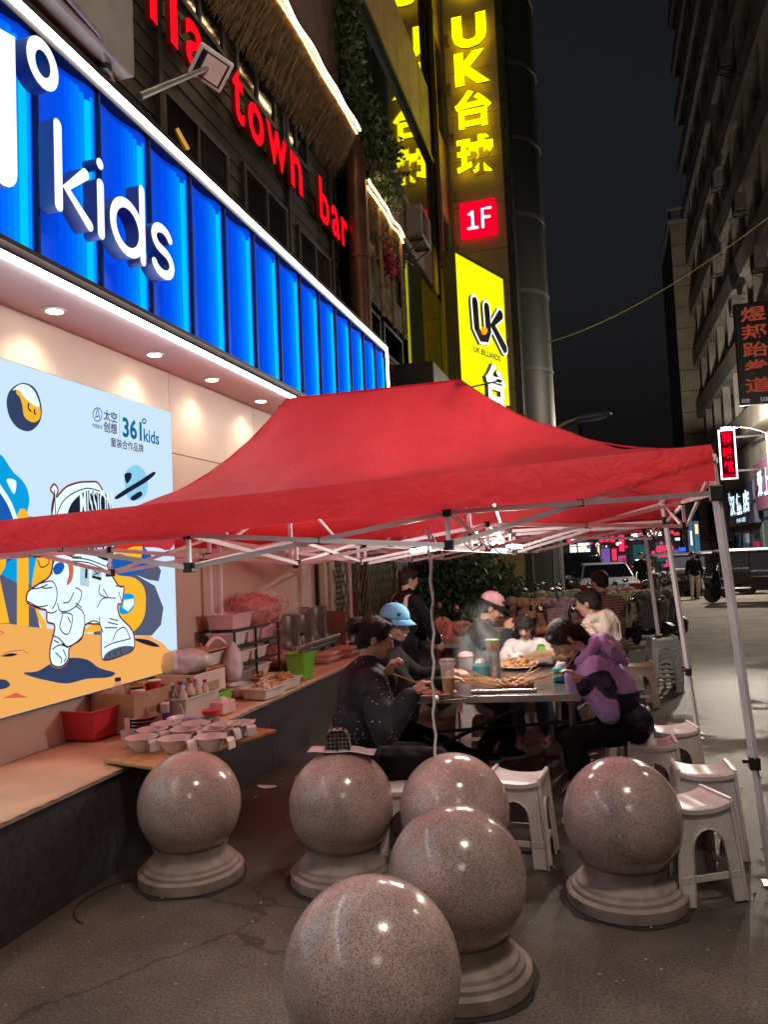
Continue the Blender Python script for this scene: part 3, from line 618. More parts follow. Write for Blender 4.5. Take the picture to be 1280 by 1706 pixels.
# ---- climbing plant
iv = thing('climbing_plant', 'leafy climber hanging down the wall beside the lit thatched eave', 'climber', (-3.2, 11.2, 7.9))
io = (-3.2, 11.2, 7.9); pts = []
for i in range(60):
    t = i / 59; pts.append((-3.22 + random.uniform(-.08, .12), 10.5 + .45 * t + random.uniform(-.18, .18), 12.5 - 4.2 * t))
for i in range(70): pts.append((-3.1 + random.uniform(-.1, .15), 10.8 + random.uniform(0, 1.6), 8.5 - random.uniform(0, 1.0) ))
lm = MB(io); leafmass(lm, pts, 5200, .10, .10); tag(lm.build('leaves', LEAF, iv), kind='stuff')
st = MB(io)
for k in range(5): st.tube([(-3.25 + .03 * math.sin(i + k), 10.5 + .06 * k + .07 * i + .05 * math.sin(i * 1.7 + k), 12.5 - .55 * i) for i in range(9)], .012, 5)
tag(st.build('stems', WOODDK, iv), kind='stuff')

# ---- glazed yellow-lit building: glass storeys, panelled spandrels, copper pipe
gb = thing('glass_building', 'tall glass fronted building with tan spandrels mirroring the yellow sign', 'building', (-3.25, 15, 0)); go = (-3.25, 15, 0)
GX = -3.25
GREENGL = mat('green_glass', (.010, .022, .014), .035, var=0, spec=1.0)
TAN = mat('tan_panel', (.52, .30, .13), .5, var=.15, vs_=3)
MB(go).bb((GX - .6, 10.9, 0), (GX - .12, 19.3, 21)).build('core_wall', BLACKP, gb)
def gbay(y0, y1, bands):
    n = max(1, round((y1 - y0) / 1.05)); w = (y1 - y0) / n
    for kind, z0, z1 in bands:
        for i in range(n):
            a = y0 + w * i
            if kind == 'g': MB(go).bb((GX - .03, a + .004, z0 + .004), (GX, a + w - .004, z1 - .004)).build('glass_pane', GREENGL, gb)
            else: MB(go).bb((GX - .08, a + .004, z0 + .004), (GX + (.04 if kind == 't' else .06), a + w - .004, z1 - .004)).build('spandrel_panel', TAN if kind == 't' else BROWNPL, gb, bev=.006)
gbay(10.95, 16.95, (('b', 7.55, 8.55), ('g', 8.55, 10.6), ('t', 10.70, 12.4), ('g', 12.4, 14.85), ('t', 14.95, 16.6), ('g', 16.6, 20.8)))
gbay(13.9, 17.6, (('g', 2.2, 7.55),))
gbay(17.5, 18.95, (('g', 2.2, 8.4), ('g', 8.4, 10.0), ('t', 10.0, 12.05), ('g', 12.05, 14.5), ('t', 14.5, 16.6), ('g', 16.6, 20.8)))
MB(go).bb((GX - .08, 10.95, 10.603), (GX + .09, 16.95, 10.695)).build('dark_sill', DARKMET, gb); MB(go).bb((GX - .08, 10.95, 14.853), (GX + .09, 16.95, 14.945)).build('dark_sill', DARKMET, gb)
MB(go).bb((GX - .1, 16.955, 8.4), (GX + .02, 17.14, 21)).build('shadow_joint', BLACKP, gb)
pp_ = MB(go); pp_.tube([(GX + .1, 17.27, 8.4), (GX + .1, 17.27, 21)], .075, 12)
for z in (9.4, 11.9, 14.4): pp_.tube([(GX + .1, 17.27, z), (GX + .1, 17.27, z + .05)], .09, 12)
pp_.build('drain_pipe', mat('copper_pipe', (.42, .22, .10), .35, .7, var=.2), gb, smooth=40)
MB(go).bb((GX + .03, 17.45, 8.36), (GX + .18, 18.95, 8.42)).build('dark_ledge', DARKMET, gb)
# AC units on the building
def ac_unit(loc, w, h, d, rz, label, fan=True):
    t = thing('ac_unit', label, 'air conditioner', loc, rz, 'air conditioners on the walls')
    MB().box((0, 0, h / 2), (w, d, h)).build('casing', mat('ac_beige', (.27, .255, .235), .5, var=.12, vs_=4), t, bev=.02)
    m = MB(); 
    for i in range(9): m.bb((-w * .36, -d / 2 - .012, h * .14 + i * h * .085), (w * .22, -d / 2 - .002, h * .14 + i * h * .085 + .012))
    for i in range(9): m.bb((-w * .36 + i * w * .07, -d / 2 - .016, h * .12), (-w * .36 + i * w * .07 + .01, -d / 2 - .0125, h * .86))
    m.build('fan_grille', BLACKP, t)
    MB().lathe([(h * .36, 0), (h * .36, .015)], 20, (-w * .07, -d / 2 - .001, h / 2), 0, Matrix.Rotation(PI / 2, 3, 'X')).build('fan_ring', BLACKP, t)
    for s in (-1, 1): MB().bar((s * w * .32, -d / 2, -.02), (s * w * .32, d / 2 + .1, -.02), .03).bar((s * w * .32, -d / 2 + .01, -.03), (s * w * .32, d / 2 + .08, -.28), .025).build('bracket', DARKMET, t)
    return t
ac_unit((-3.05, 14.4, 7.72), .85, .62, .30, R(90), 'outdoor air conditioner on the tan wall below the mirrored sign')
acp = onx(226, 131, -2.74); ay, az = acp.y, acp.z
a1 = thing('ac_unit', 'big beige air conditioner above the blue fascia at the upper left', 'air conditioner', (-2.95, ay - .7, az), 0, 'air conditioners on the walls')
ACB = MATS['ac_beige']
MB().bb((-.22, -.70, 0), (.21, .70, 1.5)).build('casing', ACB, a1, bev=.02)
MB().bb((.213, .38, .62), (.218, .64, .80)).build('name_plate', mat('plate_blue', (.03, .06, .15), .4, var=.1), a1)
m = MB(); m.tube([(.225, -.2 + .42 * math.cos(a * PI / 12), .75 + .42 * math.sin(a * PI / 12)) for a in range(24)], .02, 6, closed=True)
for k in range(7): m.tube([(.222, -.2 + .40 * math.cos(k * PI / 7), .75 + .40 * math.sin(k * PI / 7)), (.222, -.2 - .40 * math.cos(k * PI / 7), .75 - .40 * math.sin(k * PI / 7))], .006, 5)
m.build('fan_grille', BLACKP, a1)
MB().tube([(.23, -.7, .25), (.25, -.2, .06), (.22, .3, .05), (.05, .66, -.03)], .03, 8).build('pipe', ACB, a1, smooth=60)
for y in (-.5, .5): MB().bar((-.45, y, -.03), (.15, y, -.03), .05).build('bracket', DARKMET, a1)
# floodlight on an arm
fd = thing('flood_light', 'square white rimmed flood light on an arm before the red letters', 'flood light', (-3.3, 4.75, 5.0)); 
c = V((-2.90, 5.65, 5.80)); A = V((-3.3, 4.6, 4.95)); fdo = V((-3.3, 4.75, 5.0))
q0 = V((-2.0, 3.6, 4.2)).to_track_quat('Z', 'Y').to_matrix()
MB(fdo).tube([V((-2.95, 4.65, 4.98)), c + q0 @ V((0, 0, .05))], [.028, .018], 8).build('arm', mat('arm_grey', (.35, .37, .40), .4, .6), fd, smooth=60)
q = V((-2.0, 3.6, 4.2)).to_track_quat('Z', 'Y').to_matrix() @ Matrix.Rotation(R(28), 3, 'Z')
MB(fdo).box(c, (.30, .26, .05), q).build('housing', mat('flood_rim', (.80, .82, .90), .4, var=.08), fd, bev=.012)
MB(fdo).box(c + q @ V((0, 0, -.027)), (.245, .205, .004), q).build('bezel', BLACKP, fd)
MB(fdo).box(c + q @ V((-.015, 0, -.031)), (.18, .18, .004), q).build('reflector', mat('flood_lens', (.92, .86, .80), .35, .0, var=.1), fd)
MB(fdo).bar(c + q @ V((-.17, 0, .05)), c + q @ V((.17, 0, .05)), .03, .012).build('yoke', MATS['arm_grey'], fd)

# ---- the wing with the tall yellow sign
WY = 19.0; wo = (-2.5, WY, 0)
wg = thing('sign_wing', 'wing wall of the glass building carrying the yellow letters', 'wall', wo)
for i in range(17):
    z0 = 1.0 + 1.18 * i
    MB(wo).bb((GX - .05, WY + .02, z0 + .006), (-1.80, WY + .5, z0 + 1.174)).build('cladding_panel', mat('bronze_panel', (.52, .40, .17), .5, .1, var=.12, vs_=2), wg, bev=.006)
MB(wo).bb((GX - .05, WY + .51, 0), (-1.82, WY + 1.2, 21)).build('core_wall', BLACKP, wg)
for z in (9.2, 10.6, 12.1, 13.4, 14.7): 
    MB(wo).bb((GX + .08, WY - .10, z), (GX + .26, WY + .015, z + .25)).build('junction_box', mat('yellow_grey', (.30, .24, .10), .5, var=.2), wg, bev=.006)
MB(wo).tube([(GX + .12, WY - .03, 8.5), (GX + .12, WY - .03, 16)], .03, 6).build('conduit', MATS['yellow_grey'], wg)
YELL = emis('yellow_letter', (1., .93, .0), 2.4); YELS = mat('yellow_return', (.45, .36, .02), .4, var=.05); YELB = emis('yellow_halo', (1., .72, .0), 1.5)
bs = thing('billiards_sign', 'tall vertical sign of glowing yellow letters above a red 1F plate', 'sign', wo)
for ch, x, z, w, h, b in (('心', -2.47, 16.35, .95, .95, .05), ('U', -2.44, 14.82, .86, .86, .05), ('K', -2.42, 13.86, .86, .86, .05), ('台', -2.44, 12.80, .92, .98, .035), ('球', -2.44, 11.60, .95, 1.02, .03)):
    lettering('letter', ch, FY_, (x, WY - .20, z), w, h, [YELL, YELS, YELB], bs, depth=.05, bold=b, o=wo)
RED1 = emis('red_plate', (.80, .0, .02), 1.05)
MB(wo).bb((-2.93, WY - .14, 9.55), (-2.02, WY - .05, 10.50)).build('red_plate', RED1, bs, bev=.05)
PWH = emis('plate_white', (1, 1, 1), 1.1)
for st in ([[(-2.69, 10.16), (-2.61, 10.24), (-2.61, 9.80)], [(-2.72, 9.80), (-2.50, 9.80)]], [[(-2.36, 9.79), (-2.36, 10.25), (-2.16, 10.25)], [(-2.36, 10.03), (-2.19, 10.03)]]):
    letter(st, .07, [PWH, PWH], bs, lambda u, v, h: V((u, WY - .145 - h, v)), .01, wo)
lx0, ly0, lx1, ly1 = -2.72, 16.45, -1.88, 18.62
# lower yellow light box turned towards the street
yb = thing('yellow_lightbox', 'big yellow light box with black UK logo above the tent peak', 'sign', (lx0, ly0, 3)); yo = (lx0, ly0, 3)
d = V((lx1 - lx0, ly1 - ly0, 0)).normalized(); nrm = V((d.y, -d.x, 0)); BW = math.hypot(lx1 - lx0, ly1 - ly0)
FB = Matrix(((d.x, 0, nrm.x), (d.y, 0, nrm.y), (0, 1, 0)))
def yf(u, v, h): return V((lx0, ly0, 0)) + d * u + nrm * h + V((0, 0, v))
YPAN = emis('yellow_panel', (.80, .77, .003), 1.12); YB2 = mat('box_rim', (.36, .32, .10), .4, .4, var=.1)
for u0, u1, z0, z1 in ((0, BW, 3.2, 3.28), (0, BW, 8.30, 8.38), (0, .05, 3.28, 8.30), (BW - .05, BW, 3.28, 8.30)):
    MB(yo).prism([(u0, z0), (u1, z0), (u1, z1), (u0, z1)], yf, -.30).build('rim', YB2, yb)
MB(yo).prism([(.052, 3.282), (BW - .052, 3.282), (BW - .052, 8.298), (.052, 8.298)], lambda u, v, h: yf(u, v, h - .2), .18).build('light_face', YPAN, yb)
BLK = mat('logo_black', (.008, .008, .010), .35, var=0); LOGW = emis('logo_white', (1., 1., .95), 1.1); ORN = emis('logo_orange', (1., .42, .0), .9)
def logo(scale, mats, depth, name, off):
    # a U whose right arm carries the strokes of a K
    for st in ([(.60, 7.34), (.63, 6.75), (.80, 6.58), (1.06, 6.62), (1.17, 6.80), (1.14, 7.34)], [(1.80, 7.32), (1.38, 6.98), (1.92, 6.54)]):
        m_ = MB(yo); stroke_solid(m_, st, scale, lambda u, v, h: yf(u + off, v, h - .015 + (.0 if depth < .1 else .0)), depth); m_.build(name, mats, yb)
logo(.36, [LOGW, BLK], .06, 'logo_outline', 0.12); logo(.235, [BLK, BLK], .075, 'logo_stroke', .12)
MB(yo).sph(yf(1.02, 6.74, .075), (.09, .09, .09), 12, 8).build('logo_ball', ORN, yb, smooth=180)
pq = yf(BW * .55, 6.27, .0); lettering('lettering', 'UK BILLIARDS', FB, pq, 1.25, .14, BLK, yb, bold=.02, o=yo)
lettering('letter', '台', FB, yf(BW * .60, 5.56, .02), .95, .95, [LOGW, BLK], yb, depth=.10, bold=.04, o=yo)
lettering('letter', '球', FB, yf(BW * .60, 4.35, .02), .95, .95, [LOGW, BLK], yb, depth=.10, bold=.04, o=yo)
# small sign spot lamps on arms in front of the box
for z, u in ((5.55, .55), (5.0, .95)):
    pA = V((-3.1, 15.6, z - .55)); pB = yf(u + .55, z, .35)
    s = thing('sign_lamp', 'thin black arm lamp in front of the yellow light box, %s one' % ('upper' if z > 5.3 else 'lower'), 'lamp', pA)
    MB(pA).tube([pA, pB], .018, 6).build('arm', BLACKP, s); MB(pA).box(pB, (.12, .10, .05), (0, R(20), R(30))).build('head', BLACKP, s, bev=.01)
# dark porch wall between glass and light box
pw = thing('porch_wall', 'brown porch wall left of the yellow light box', 'wall', (-3.0, 17.3, 0))
for i in range(6): MB((-3.0, 17.3, 0)).bb((GX + .03, 17.38, 1.2 + 1.19 * i), (-2.62, 17.44, 2.384 + 1.19 * i)).build('wall_panel', BROWNPL, pw, bev=.005)
MB((-3.0, 17.3, 0)).bb((GX + .03, 17.45, 0), (-2.62, 17.5, 8.3)).build('core_wall', BLACKP, pw)
bx = thing('duct_box', 'black metal duct box behind the tent ridge below the boards', 'duct', (-3.0, 14.0, 4.6))
MB().box((.1, 0, .1), (.7, 2.6, .55)).build('casing', BLACKP, bx, bev=.02)
m = MB(); 
for i in range(4): m.bar((.46, .9, -.1 + i * .12), (.46, 1.28, -.05 + i * .12), .02)
m.build('vent_slat', STEEL, bx)

# ---- dark round glass stair tower
cx, cyy, cr = -1.98, 20.7, 1.02
tw = thing('glass_tower', 'dark rounded glass tower with faint steel rings beside the yellow sign', 'tower', (cx, cyy, 0))
TG = mat('tower_glass', (.038, .044, .039), .5, var=.1, vs_=.6, spec=.8)
for i in range(10):
    z0 = .3 + 2.02 * i
    MB((cx, cyy, 0)).lathe([(cr, z0 + .05), (cr, z0 + 1.97)], 40, (cx, cyy, 0)).build('glass_drum', TG, tw, smooth=40)
    MB((cx, cyy, 0)).lathe([(cr - .03, z0 - .05), (cr + .025, z0 - .05), (cr + .025, z0 + .05), (cr - .03, z0 + .05)], 40, (cx, cyy, 0)).build('steel_ring', mat('ring_grey', (.13, .14, .13), .5, .2, var=.1), tw, smooth=40)
MB((cx, cyy, 0)).bb((-1.80, 19.03, 0), (-1.62, 19.9, 21)).build('side_fin', mat('fin_dark', (.045, .048, .04), .5, var=.1), tw)
for z in range(1, 20, 2): MB((cx, cyy, 0)).bb((-1.80, 19.02, z), (-1.60, 19.028, z + .03)).build('fin_joint', DARKMET, tw)
MB((cx, cyy, 0)).bb((cx - .02, cyy, 0), (cx + .4, cyy + 2.5, 21)).build('rear_wall', MATS['fin_dark'], tw)
# ================================================================= RIGHT SIDE OF THE STREET AND THE FAR END
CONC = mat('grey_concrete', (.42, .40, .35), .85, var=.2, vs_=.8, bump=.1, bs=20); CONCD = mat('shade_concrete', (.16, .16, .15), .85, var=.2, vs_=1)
BEIGE = mat('beige_stone', (.38, .34, .25), .75, var=.15, vs_=1.2)
RX = 7.4
rb = thing('apartment_block', 'tall dark apartment block with long balcony ledges on the right', 'building', (RX, 44, 0)); ro = (RX, 44, 0)
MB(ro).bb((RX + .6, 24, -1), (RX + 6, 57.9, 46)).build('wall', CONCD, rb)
MB(ro).bb((RX, 24, -1), (RX + .59, 57.9, 6.6)).build('podium', CONC, rb)
for k in range(11):
    z = 6.9 + 3.6 * k
    MB(ro).bb((RX - .45, 24, z), (RX + .59, 58.5, z + .22)).build('balcony_slab', CONC, rb)
    MB(ro).bb((RX - .45, 24, z + .223), (RX - .33, 58.5, z + 1.1)).build('parapet', CONC, rb)
    for j in range(9):
        y = 26 + 3.6 * j + (k % 3) * .5
        if k < 8:
            w = MB(ro).bb((RX + .54, y, z + 1.2), (RX + .60 - .003, y + 2.0, z + 2.9)).build('window', WINF, rb); MB(ro).bb((RX + .53, y + .08, z + 1.28), (RX + .537, y + 1.92, z + 2.82)).build('pane', PANE, w)
        MB(ro).bb((RX - .30, y - .8, z + 1.15), (RX + .1, y - .55, z + 3.6)).build('balcony_fin', CONC, rb)
for i, (y, z) in enumerate(((35.2, 8.8), (38.5, 12.3), (33, 12.4), (43, 15.7), (36, 16.0), (41, 19.4), (37, 23.1))):
    ac_unit((RX - .75, y, z), .9, .75, .45, R(-90), 'small air conditioner on the dark right block, %s of its boxes' % ('lowest', 'second lowest, farther', 'second lowest, nearer', 'middle, farther', 'middle, nearer', 'second highest', 'highest')[i])
pr = thing('stone_pier_building', 'narrow beige stone clad building end with ruled joints, left of the signs', 'building', (7.2, 58, 0)); po2 = (7.2, 58, 0)
for i in range(17):
    z = -1 + 1.5 * i; MB(po2).bb((6.05, 57.6, z + .02), (8.9, 58.0, z + 1.48)).build('stone_course', BEIGE, pr, bev=.02)
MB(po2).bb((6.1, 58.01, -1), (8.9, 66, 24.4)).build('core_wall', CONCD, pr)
MB(po2).bb((5.9, 57.5, 24.5), (8.9, 64, 24.8)).bb((5.9, 57.5, 25.5), (8.9, 57.6, 25.65)).build('cornice', CONC, pr)
for x in (6.0, 6.9, 7.8): MB(po2).bb((x, 57.5, 24.8), (x + .12, 57.6, 25.5)).build('railing_post', DARKMET, pr)
# ---- vertical signs
def vsign(name, label, txt, y, x0, x1, z0, z1, face, ink_, border=None, extra=()):
    o_ = ((x0 + x1) / 2, y, z0); t = thing(name, label, 'sign', o_)
    MB(o_).bb((x0, y, z0), (x1, y + .25, z1)).build('sign_box', face, t, bev=.02)
    n = len(txt); zt = z1 - (z1 - z0) * .03; zb = z0 + (z1 - z0) * (.10 if extra else .05); h = (zt - zb) / n
    for i, ch in enumerate(txt): lettering('letter', ch, FY_, ((x0 + x1) / 2, y - .012, zt - h * (i + .5)), (x1 - x0) * .68, h * .84, ink_, t, bold=.02, o=o_)
    for s, cx_, cz, w, h2, m in extra: lettering('lettering', s, FY_, (cx_, y - .012, cz), w, h2, m, t, o=o_)
    if border:
        b = .055
        for a, c in (((x0 - b, z0 - b), (x1 + b, z0)), ((x0 - b, z1), (x1 + b, z1 + b)), ((x0 - b, z0), (x0, z1)), ((x1, z0), (x1 + b, z1))): MB(o_).bb((a[0], y - .03, a[1]), (c[0], y + .05, c[1])).build('border_light', border, t)
    [MB(o_).bar((x1, y + .12, q), (RX + .1, y + .12, q), .08).build('bracket', DARKMET, t) for q in (z0 + .3, z1 - .3)]
    return t
DULLR = emis('dull_red', (.34, .055, .03), .62); DULLW = emis('dull_white', (.5, .5, .5), .5)  # unlit lettering given a faint glow of its own
vsign('taekwondo_sign', 'tall black signboard with five dull red characters high on the right', '煜邦跆拳道', 30, 5.12, 6.35, 6.6, 10.3, mat('sign_black', (.012, .011, .010), .5, var=.1), DULLR, None, (('四楼', 5.3, 6.75, .26, .15, DULLW), ('5586731', 6.05, 6.75, .55, .15, DULLW)))
vsign('food_sign', 'small vertical red lit sign with white tube border beside the tent corner', '特味馆', 36, 5.22, 5.78, 4.50, 6.55, emis('deep_red', (.07, .0, .003), 1.), emis('hot_red', (1., .0, .02), 1.3), emis('tube_white', (1., .95, .92), 2.4), (('麻辣火锅', 5.5, 6.46, .5, .14, MATS.get('hot_red') or emis('hot_red', (1., .0, .02), 1.3)), ('欢迎光临', 5.5, 4.6, .5, .14, emis('hot_red', (1, 0, .02), 1.3))))
# ---- shops under the block
def shopfront(label, y0, y1, band, txt, ink_, z0=2.55, z1=4.6, x=RX - .5, small=(), glow=None):
    o_ = (x, (y0 + y1) / 2, 0); t = thing('street_shop', label, 'shop', o_, 0, 'shops along the right side')
    MB(o_).bb((x, y0 + .01, z0), (x + .45, y1 - .01, z1)).build('sign_band', band, t, bev=.02)
    fr_ = Matrix(((0, 0, -1), (-1, 0, 0), (0, 1, 0)))
    n = len(txt); w = (y1 - y0) * .8 / max(n, 1)
    for i, ch in enumerate(txt): lettering('letter', ch, fr_, (x - .03, y1 - (y1 - y0) * .1 - w * (i + .5), (z0 + z1) / 2 + .1), w * .8, (z1 - z0) * .55, ink_, t, bold=.03, o=o_)
    for s, yc, zc, w2, h2 in small: lettering('lettering', s, fr_, (x - .03, yc, zc), w2, h2, ink_, t, o=o_)
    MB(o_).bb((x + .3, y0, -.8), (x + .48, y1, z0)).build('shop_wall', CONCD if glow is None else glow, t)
    for k in range(3):
        a = y0 + (y1 - y0) * (k + .08) / 3; b = y0 + (y1 - y0) * (k + .92) / 3
        d = MB(o_).bb((x + .22, a, -.4), (x + .29, b, z0 - .3)).build('door' if k == 1 else 'window', WINF, t); MB(o_).bb((x + .20, a + .12, -.2), (x + .217, b - .12, z0 - .45)).build('pane', PANE if glow is None else glow, d)
    return t
BWHT = emis('blue_white', (.62, .84, 1.), 1.5); PURP = mat('band_purple', (.16, .07, .12), .5, var=.1); NAVYB = mat('band_navy', (.05, .06, .12), .5, var=.1)
SHG = emis('shop_glow', (.30, .55, .55), .16)
shopfront('shop with dark purple band and large white brush letters at the right edge', 31.5, 38.5, PURP, '爱上米线', BWHT, 3.1, 5.2, glow=SHG)
shopfront('shop with small pale blue lettering on a dark navy band', 39, 46.5, NAVYB, '汉堡店', BWHT, 2.6, 4.6, small=(('炸鸡·汉堡', 42.5, 2.85, 2.5, .22), ('开业', 45.6, 4.2, .6, .5)))
shopfront('shuttered shop with a plain grey sign band beyond the lit ones', 47, 56, mat('band_grey', (.16, .18, .22), .6, var=.1), '', BWHT, 2.3, 4.4)
# ---- far end of the street
def farshop(label, x0, x1, y, z1, face, parts):
    o_ = ((x0 + x1) / 2, y, gz(y)); t = thing('far_shop', label, 'shop', o_, 0, 'lit shops closing the street')
    MB(o_).bb((x0, y, gz(y) - .3), (x1, y + 3, z1)).build('wall', face, t)
    for k, (nm, a, b, c, d_, m, s) in enumerate(parts):
        MB(o_).bb((a, y - .12 - .004 * k, b), (c, y - .01, d_)).build(nm, m, t)
        if s: lettering('lettering', s[0], FY_, ((a + c) / 2, y - .14 - .004 * k, (b + d_) / 2), (c - a) * .85, (d_ - b) * .62, s[1], t, bold=.02, o=o_)
    return t
def E_(n, c, s): return emis(n, c, s)
WLIT = E_('white_lit', (.95, 1., .92), 1.25); RLIT = E_('red_lit', (1., .03, .10), 1.1); PKLIT = E_('pink_lit', (.9, .12, .35), .5); PULIT = E_('purple_lit', (.28, .16, .6), .5); TEALIT = E_('teal_lit', (.05, .30, .30), .22); ORLIT = E_('orange_lit', (.75, .14, .03), .55); YLIT = E_('yellow_lit', (1., .72, .3), 1.1); WHW = E_('white_hot', (1., .95, .98), 2.2); BLULIT = E_('blue_lit', (.05, .15, 1.), .8); DKW = mat('far_dark', (.05, .045, .06), .8, var=.3); INKB = mat('ink_black', (.01, .01, .012), .6, var=0)
Y = 56
farshop('far shop with two white lit menu windows behind the parked cars', -3.3, -.35, Y, 3.2, DKW, [('window', -2.15, .15, -1.75 + .1, 2.1, WLIT, None), ('window', -1.55, .15, -.75, 2.2, WLIT, None)] + [('window_bar', -2.15 + .5 * i, .12, -2.11 + .5 * i, 2.25, INKB, None) for i in range(4)] + [('window_bar', -2.2, .3 + .55 * i, -.7, .36 + .55 * i, INKB, None) for i in range(4)] + [('sign_board', -2.1, 2.35, -.8, 2.62, DKW, ('烧烤 · 龙虾', WHW))])
farshop('far shop with a crowded red and purple neon front', -.3, 1.75, Y, 3.3, DKW, [('sign_board', -.2, 2.0, 1.1, 2.75, DKW, ('串串香', RLIT)), ('light_panel', .0, -.2, .55, 1.75, PULIT, None), ('light_panel', -.25, .0, -.12, 1.9, YLIT, None), ('light_panel', .7, .9, 1.0, 1.7, RLIT, None), ('light_panel', 1.1, .4, 1.6, 1.2, PKLIT, ('火锅', INKB)), ('light_panel', 1.2, 1.5, 1.55, 2.8, RLIT, None), ('light_panel', .62, -.3, 1.0, .4, YLIT, None)])
farshop('far shop with glowing white name letters and teal windows', 1.8, 5.2, Y, 3.4, DKW, [('sign_board', 1.85, 2.35, 4.2, 2.85, DKW, ('老城小吃', WHW)), ('window', 2.1, .6, 3.0, 1.9, TEALIT, None), ('window', 3.6, .7, 4.5, 2.0, TEALIT, ('面', RLIT)), ('window', 2.2, -.5, 3.4, .3, YLIT, None), ('door', 4.6, -.6, 5.0, 1.5, PULIT, None)])
farshop('narrow blue glass corner unit of a far shop with a police blue glow', 5.25, 6.0, 52, 5.0, DKW, [('glass_pane', 5.3, -.4, 5.6, 3.2, E_('cold_glass', (.10, .22, .36), .5), None), ('glass_pane', 5.65, -.4, 5.95, 3.2, E_('cold_glass', (.10, .22, .36), .5), None), ('light_panel', 5.42, 1.7, 5.52, 2.6, WLIT, None), ('light_panel', 5.72, 2.4, 5.9, 3.0, YLIT, None)])
t = thing('brake_light_bar', 'small red and blue lamps glowing over far traffic', 'traffic light', (3.2, 50, .9)); MB((3.2, 50, .9)).bb((3.0, 49.9, .3), (3.08, 50, 1.35)).build('post', DARKMET, t); MB((3.2, 50, .9)).sph((3.04, 49.85, 1.35), .12).build('red_lamp', RLIT, t); MB((3.2, 50, .9)).sph((3.35, 49.85, 1.55), .16).build('red_lamp', RLIT, t); MB((3.2, 50, .9)).bar((3.08, 49.95, 1.3), (4.6, 49.95, 1.5), .05).build('arm', DARKMET, t); MB((3.2, 50, .9)).bb((4.5, 49.85, 1.35), (4.9, 49.95, 1.6)).build('blue_lamp', BLULIT, t)
rnd = random.Random(5)
for nm_, x0, x1 in (('red', -.25, 1.7), ('white', 1.85, 5.1), ('menu', -3.2, -.6)):
    t = thing('shop_lights', 'cluster of small coloured lights and lanterns before the far shops, ' + {'red': 'beside the red neon front', 'white': 'under the white name letters', 'menu': 'around the menu windows'}[nm_], 'lights', ((x0 + x1) / 2, Y - 1.2, gz(Y)))
    o_ = ((x0 + x1) / 2, Y - 1.2, gz(Y))
    for k in range(26):
        x = rnd.uniform(x0, x1); z = rnd.choice((rnd.uniform(-.4, .8), rnd.uniform(1.6, 3.1))); m_ = rnd.choice((RLIT, RLIT, WLIT, YLIT, PKLIT, PULIT, WHW, TEALIT, ORLIT)); s = rnd.uniform(.05, .15)
        if k % 3: MB(o_).sph((x, Y - rnd.uniform(.5, 2), z), (s, s, s * 1.2), 10, 7).build('lantern', m_, t, smooth=180)
        else: y_ = Y - rnd.uniform(.4, 1.5); MB(o_).bb((x, y_, z), (x + s * 3, y_ + .03, z + s * 1.6)).build('light_panel', m_, t)
# dark blocks against the sky beyond the far shops
for i, (x0, x1, y, z) in enumerate(((-5.5, -1.2, 62, 11.5), (-1.1, 1.2, 66, 8.0), (1.3, 5.8, 70, 6.0))):
    b = thing('distant_building', ('distant dark block behind the glass tower', 'lower distant block behind the red neon shop', 'low distant roofline at the end of the street')[i], 'building', ((x0 + x1) / 2, y, 0)); bo_ = ((x0 + x1) / 2, y, 0)
    MB(bo_).bb((x0, y, -2), (x1, y + 8, z)).build('wall', mat('night_block', (.07, .07, .075), .9, var=.2), b); MB(bo_).bb((x0 - .2, y - .2, z), (x1 + .2, y + 8.2, z + .3)).build('roof', mat('night_roof', (.05, .05, .055), .9), b)
    for k in range(int((z - 1) / 3)):
        for j in range(int((x1 - x0) / 1.6)): MB(bo_).bb((x0 + .4 + 1.6 * j, y - .05, 2 + 3 * k), (x0 + 1.3 + 1.6 * j, y - .003, 3.4 + 3 * k)).build('window', PANE, b)
# ---- planter wall, banner and low wall on the left beyond the bush
pl = thing('garden_wall', 'beige concrete wall with ledge behind the bush, under an orange banner', 'wall', (-1.9, 21.5, 0)); po3 = (-1.9, 21.5, 0)
MB(po3).bb((-3.6, 21.0, -.2), (-1.15, 21.4, 1.02)).build('lower_wall', BEIGE, pl, bev=.01); MB(po3).bb((-3.6, 21.2, 1.03), (-1.55, 21.6, 2.3)).build('upper_wall', CONC, pl, bev=.01); MB(po3).bb((-3.7, 20.9, 1.02), (-1.1, 21.45, 1.10)).build('ledge', CONC, pl, bev=.01)
MB(po3).bb((-2.1, 19.9, -.15), (-1.95, 20.05, 2.1)).build('post', BEIGE, pl, bev=.01)
bn = thing('orange_banner', 'orange banner with red characters above the beige wall', 'banner', (-1.75, 21.0, 1.6)); MB((-1.75, 21.0, 1.6)).bb((-2.1, 20.97, 1.58), (-1.2, 20.99, 2.0)).build('cloth', mat('banner_orange', (.62, .16, .05), .7, var=.1), bn)
for i, s in enumerate(('招租旺铺', '电话请询')): lettering('lettering', s, FY_, (-1.65, 20.965, 1.88 - .18 * i), .75, .13, mat('banner_red', (.45, .02, .02), .7, var=0), bn, o=(-1.75, 21.0, 1.6))
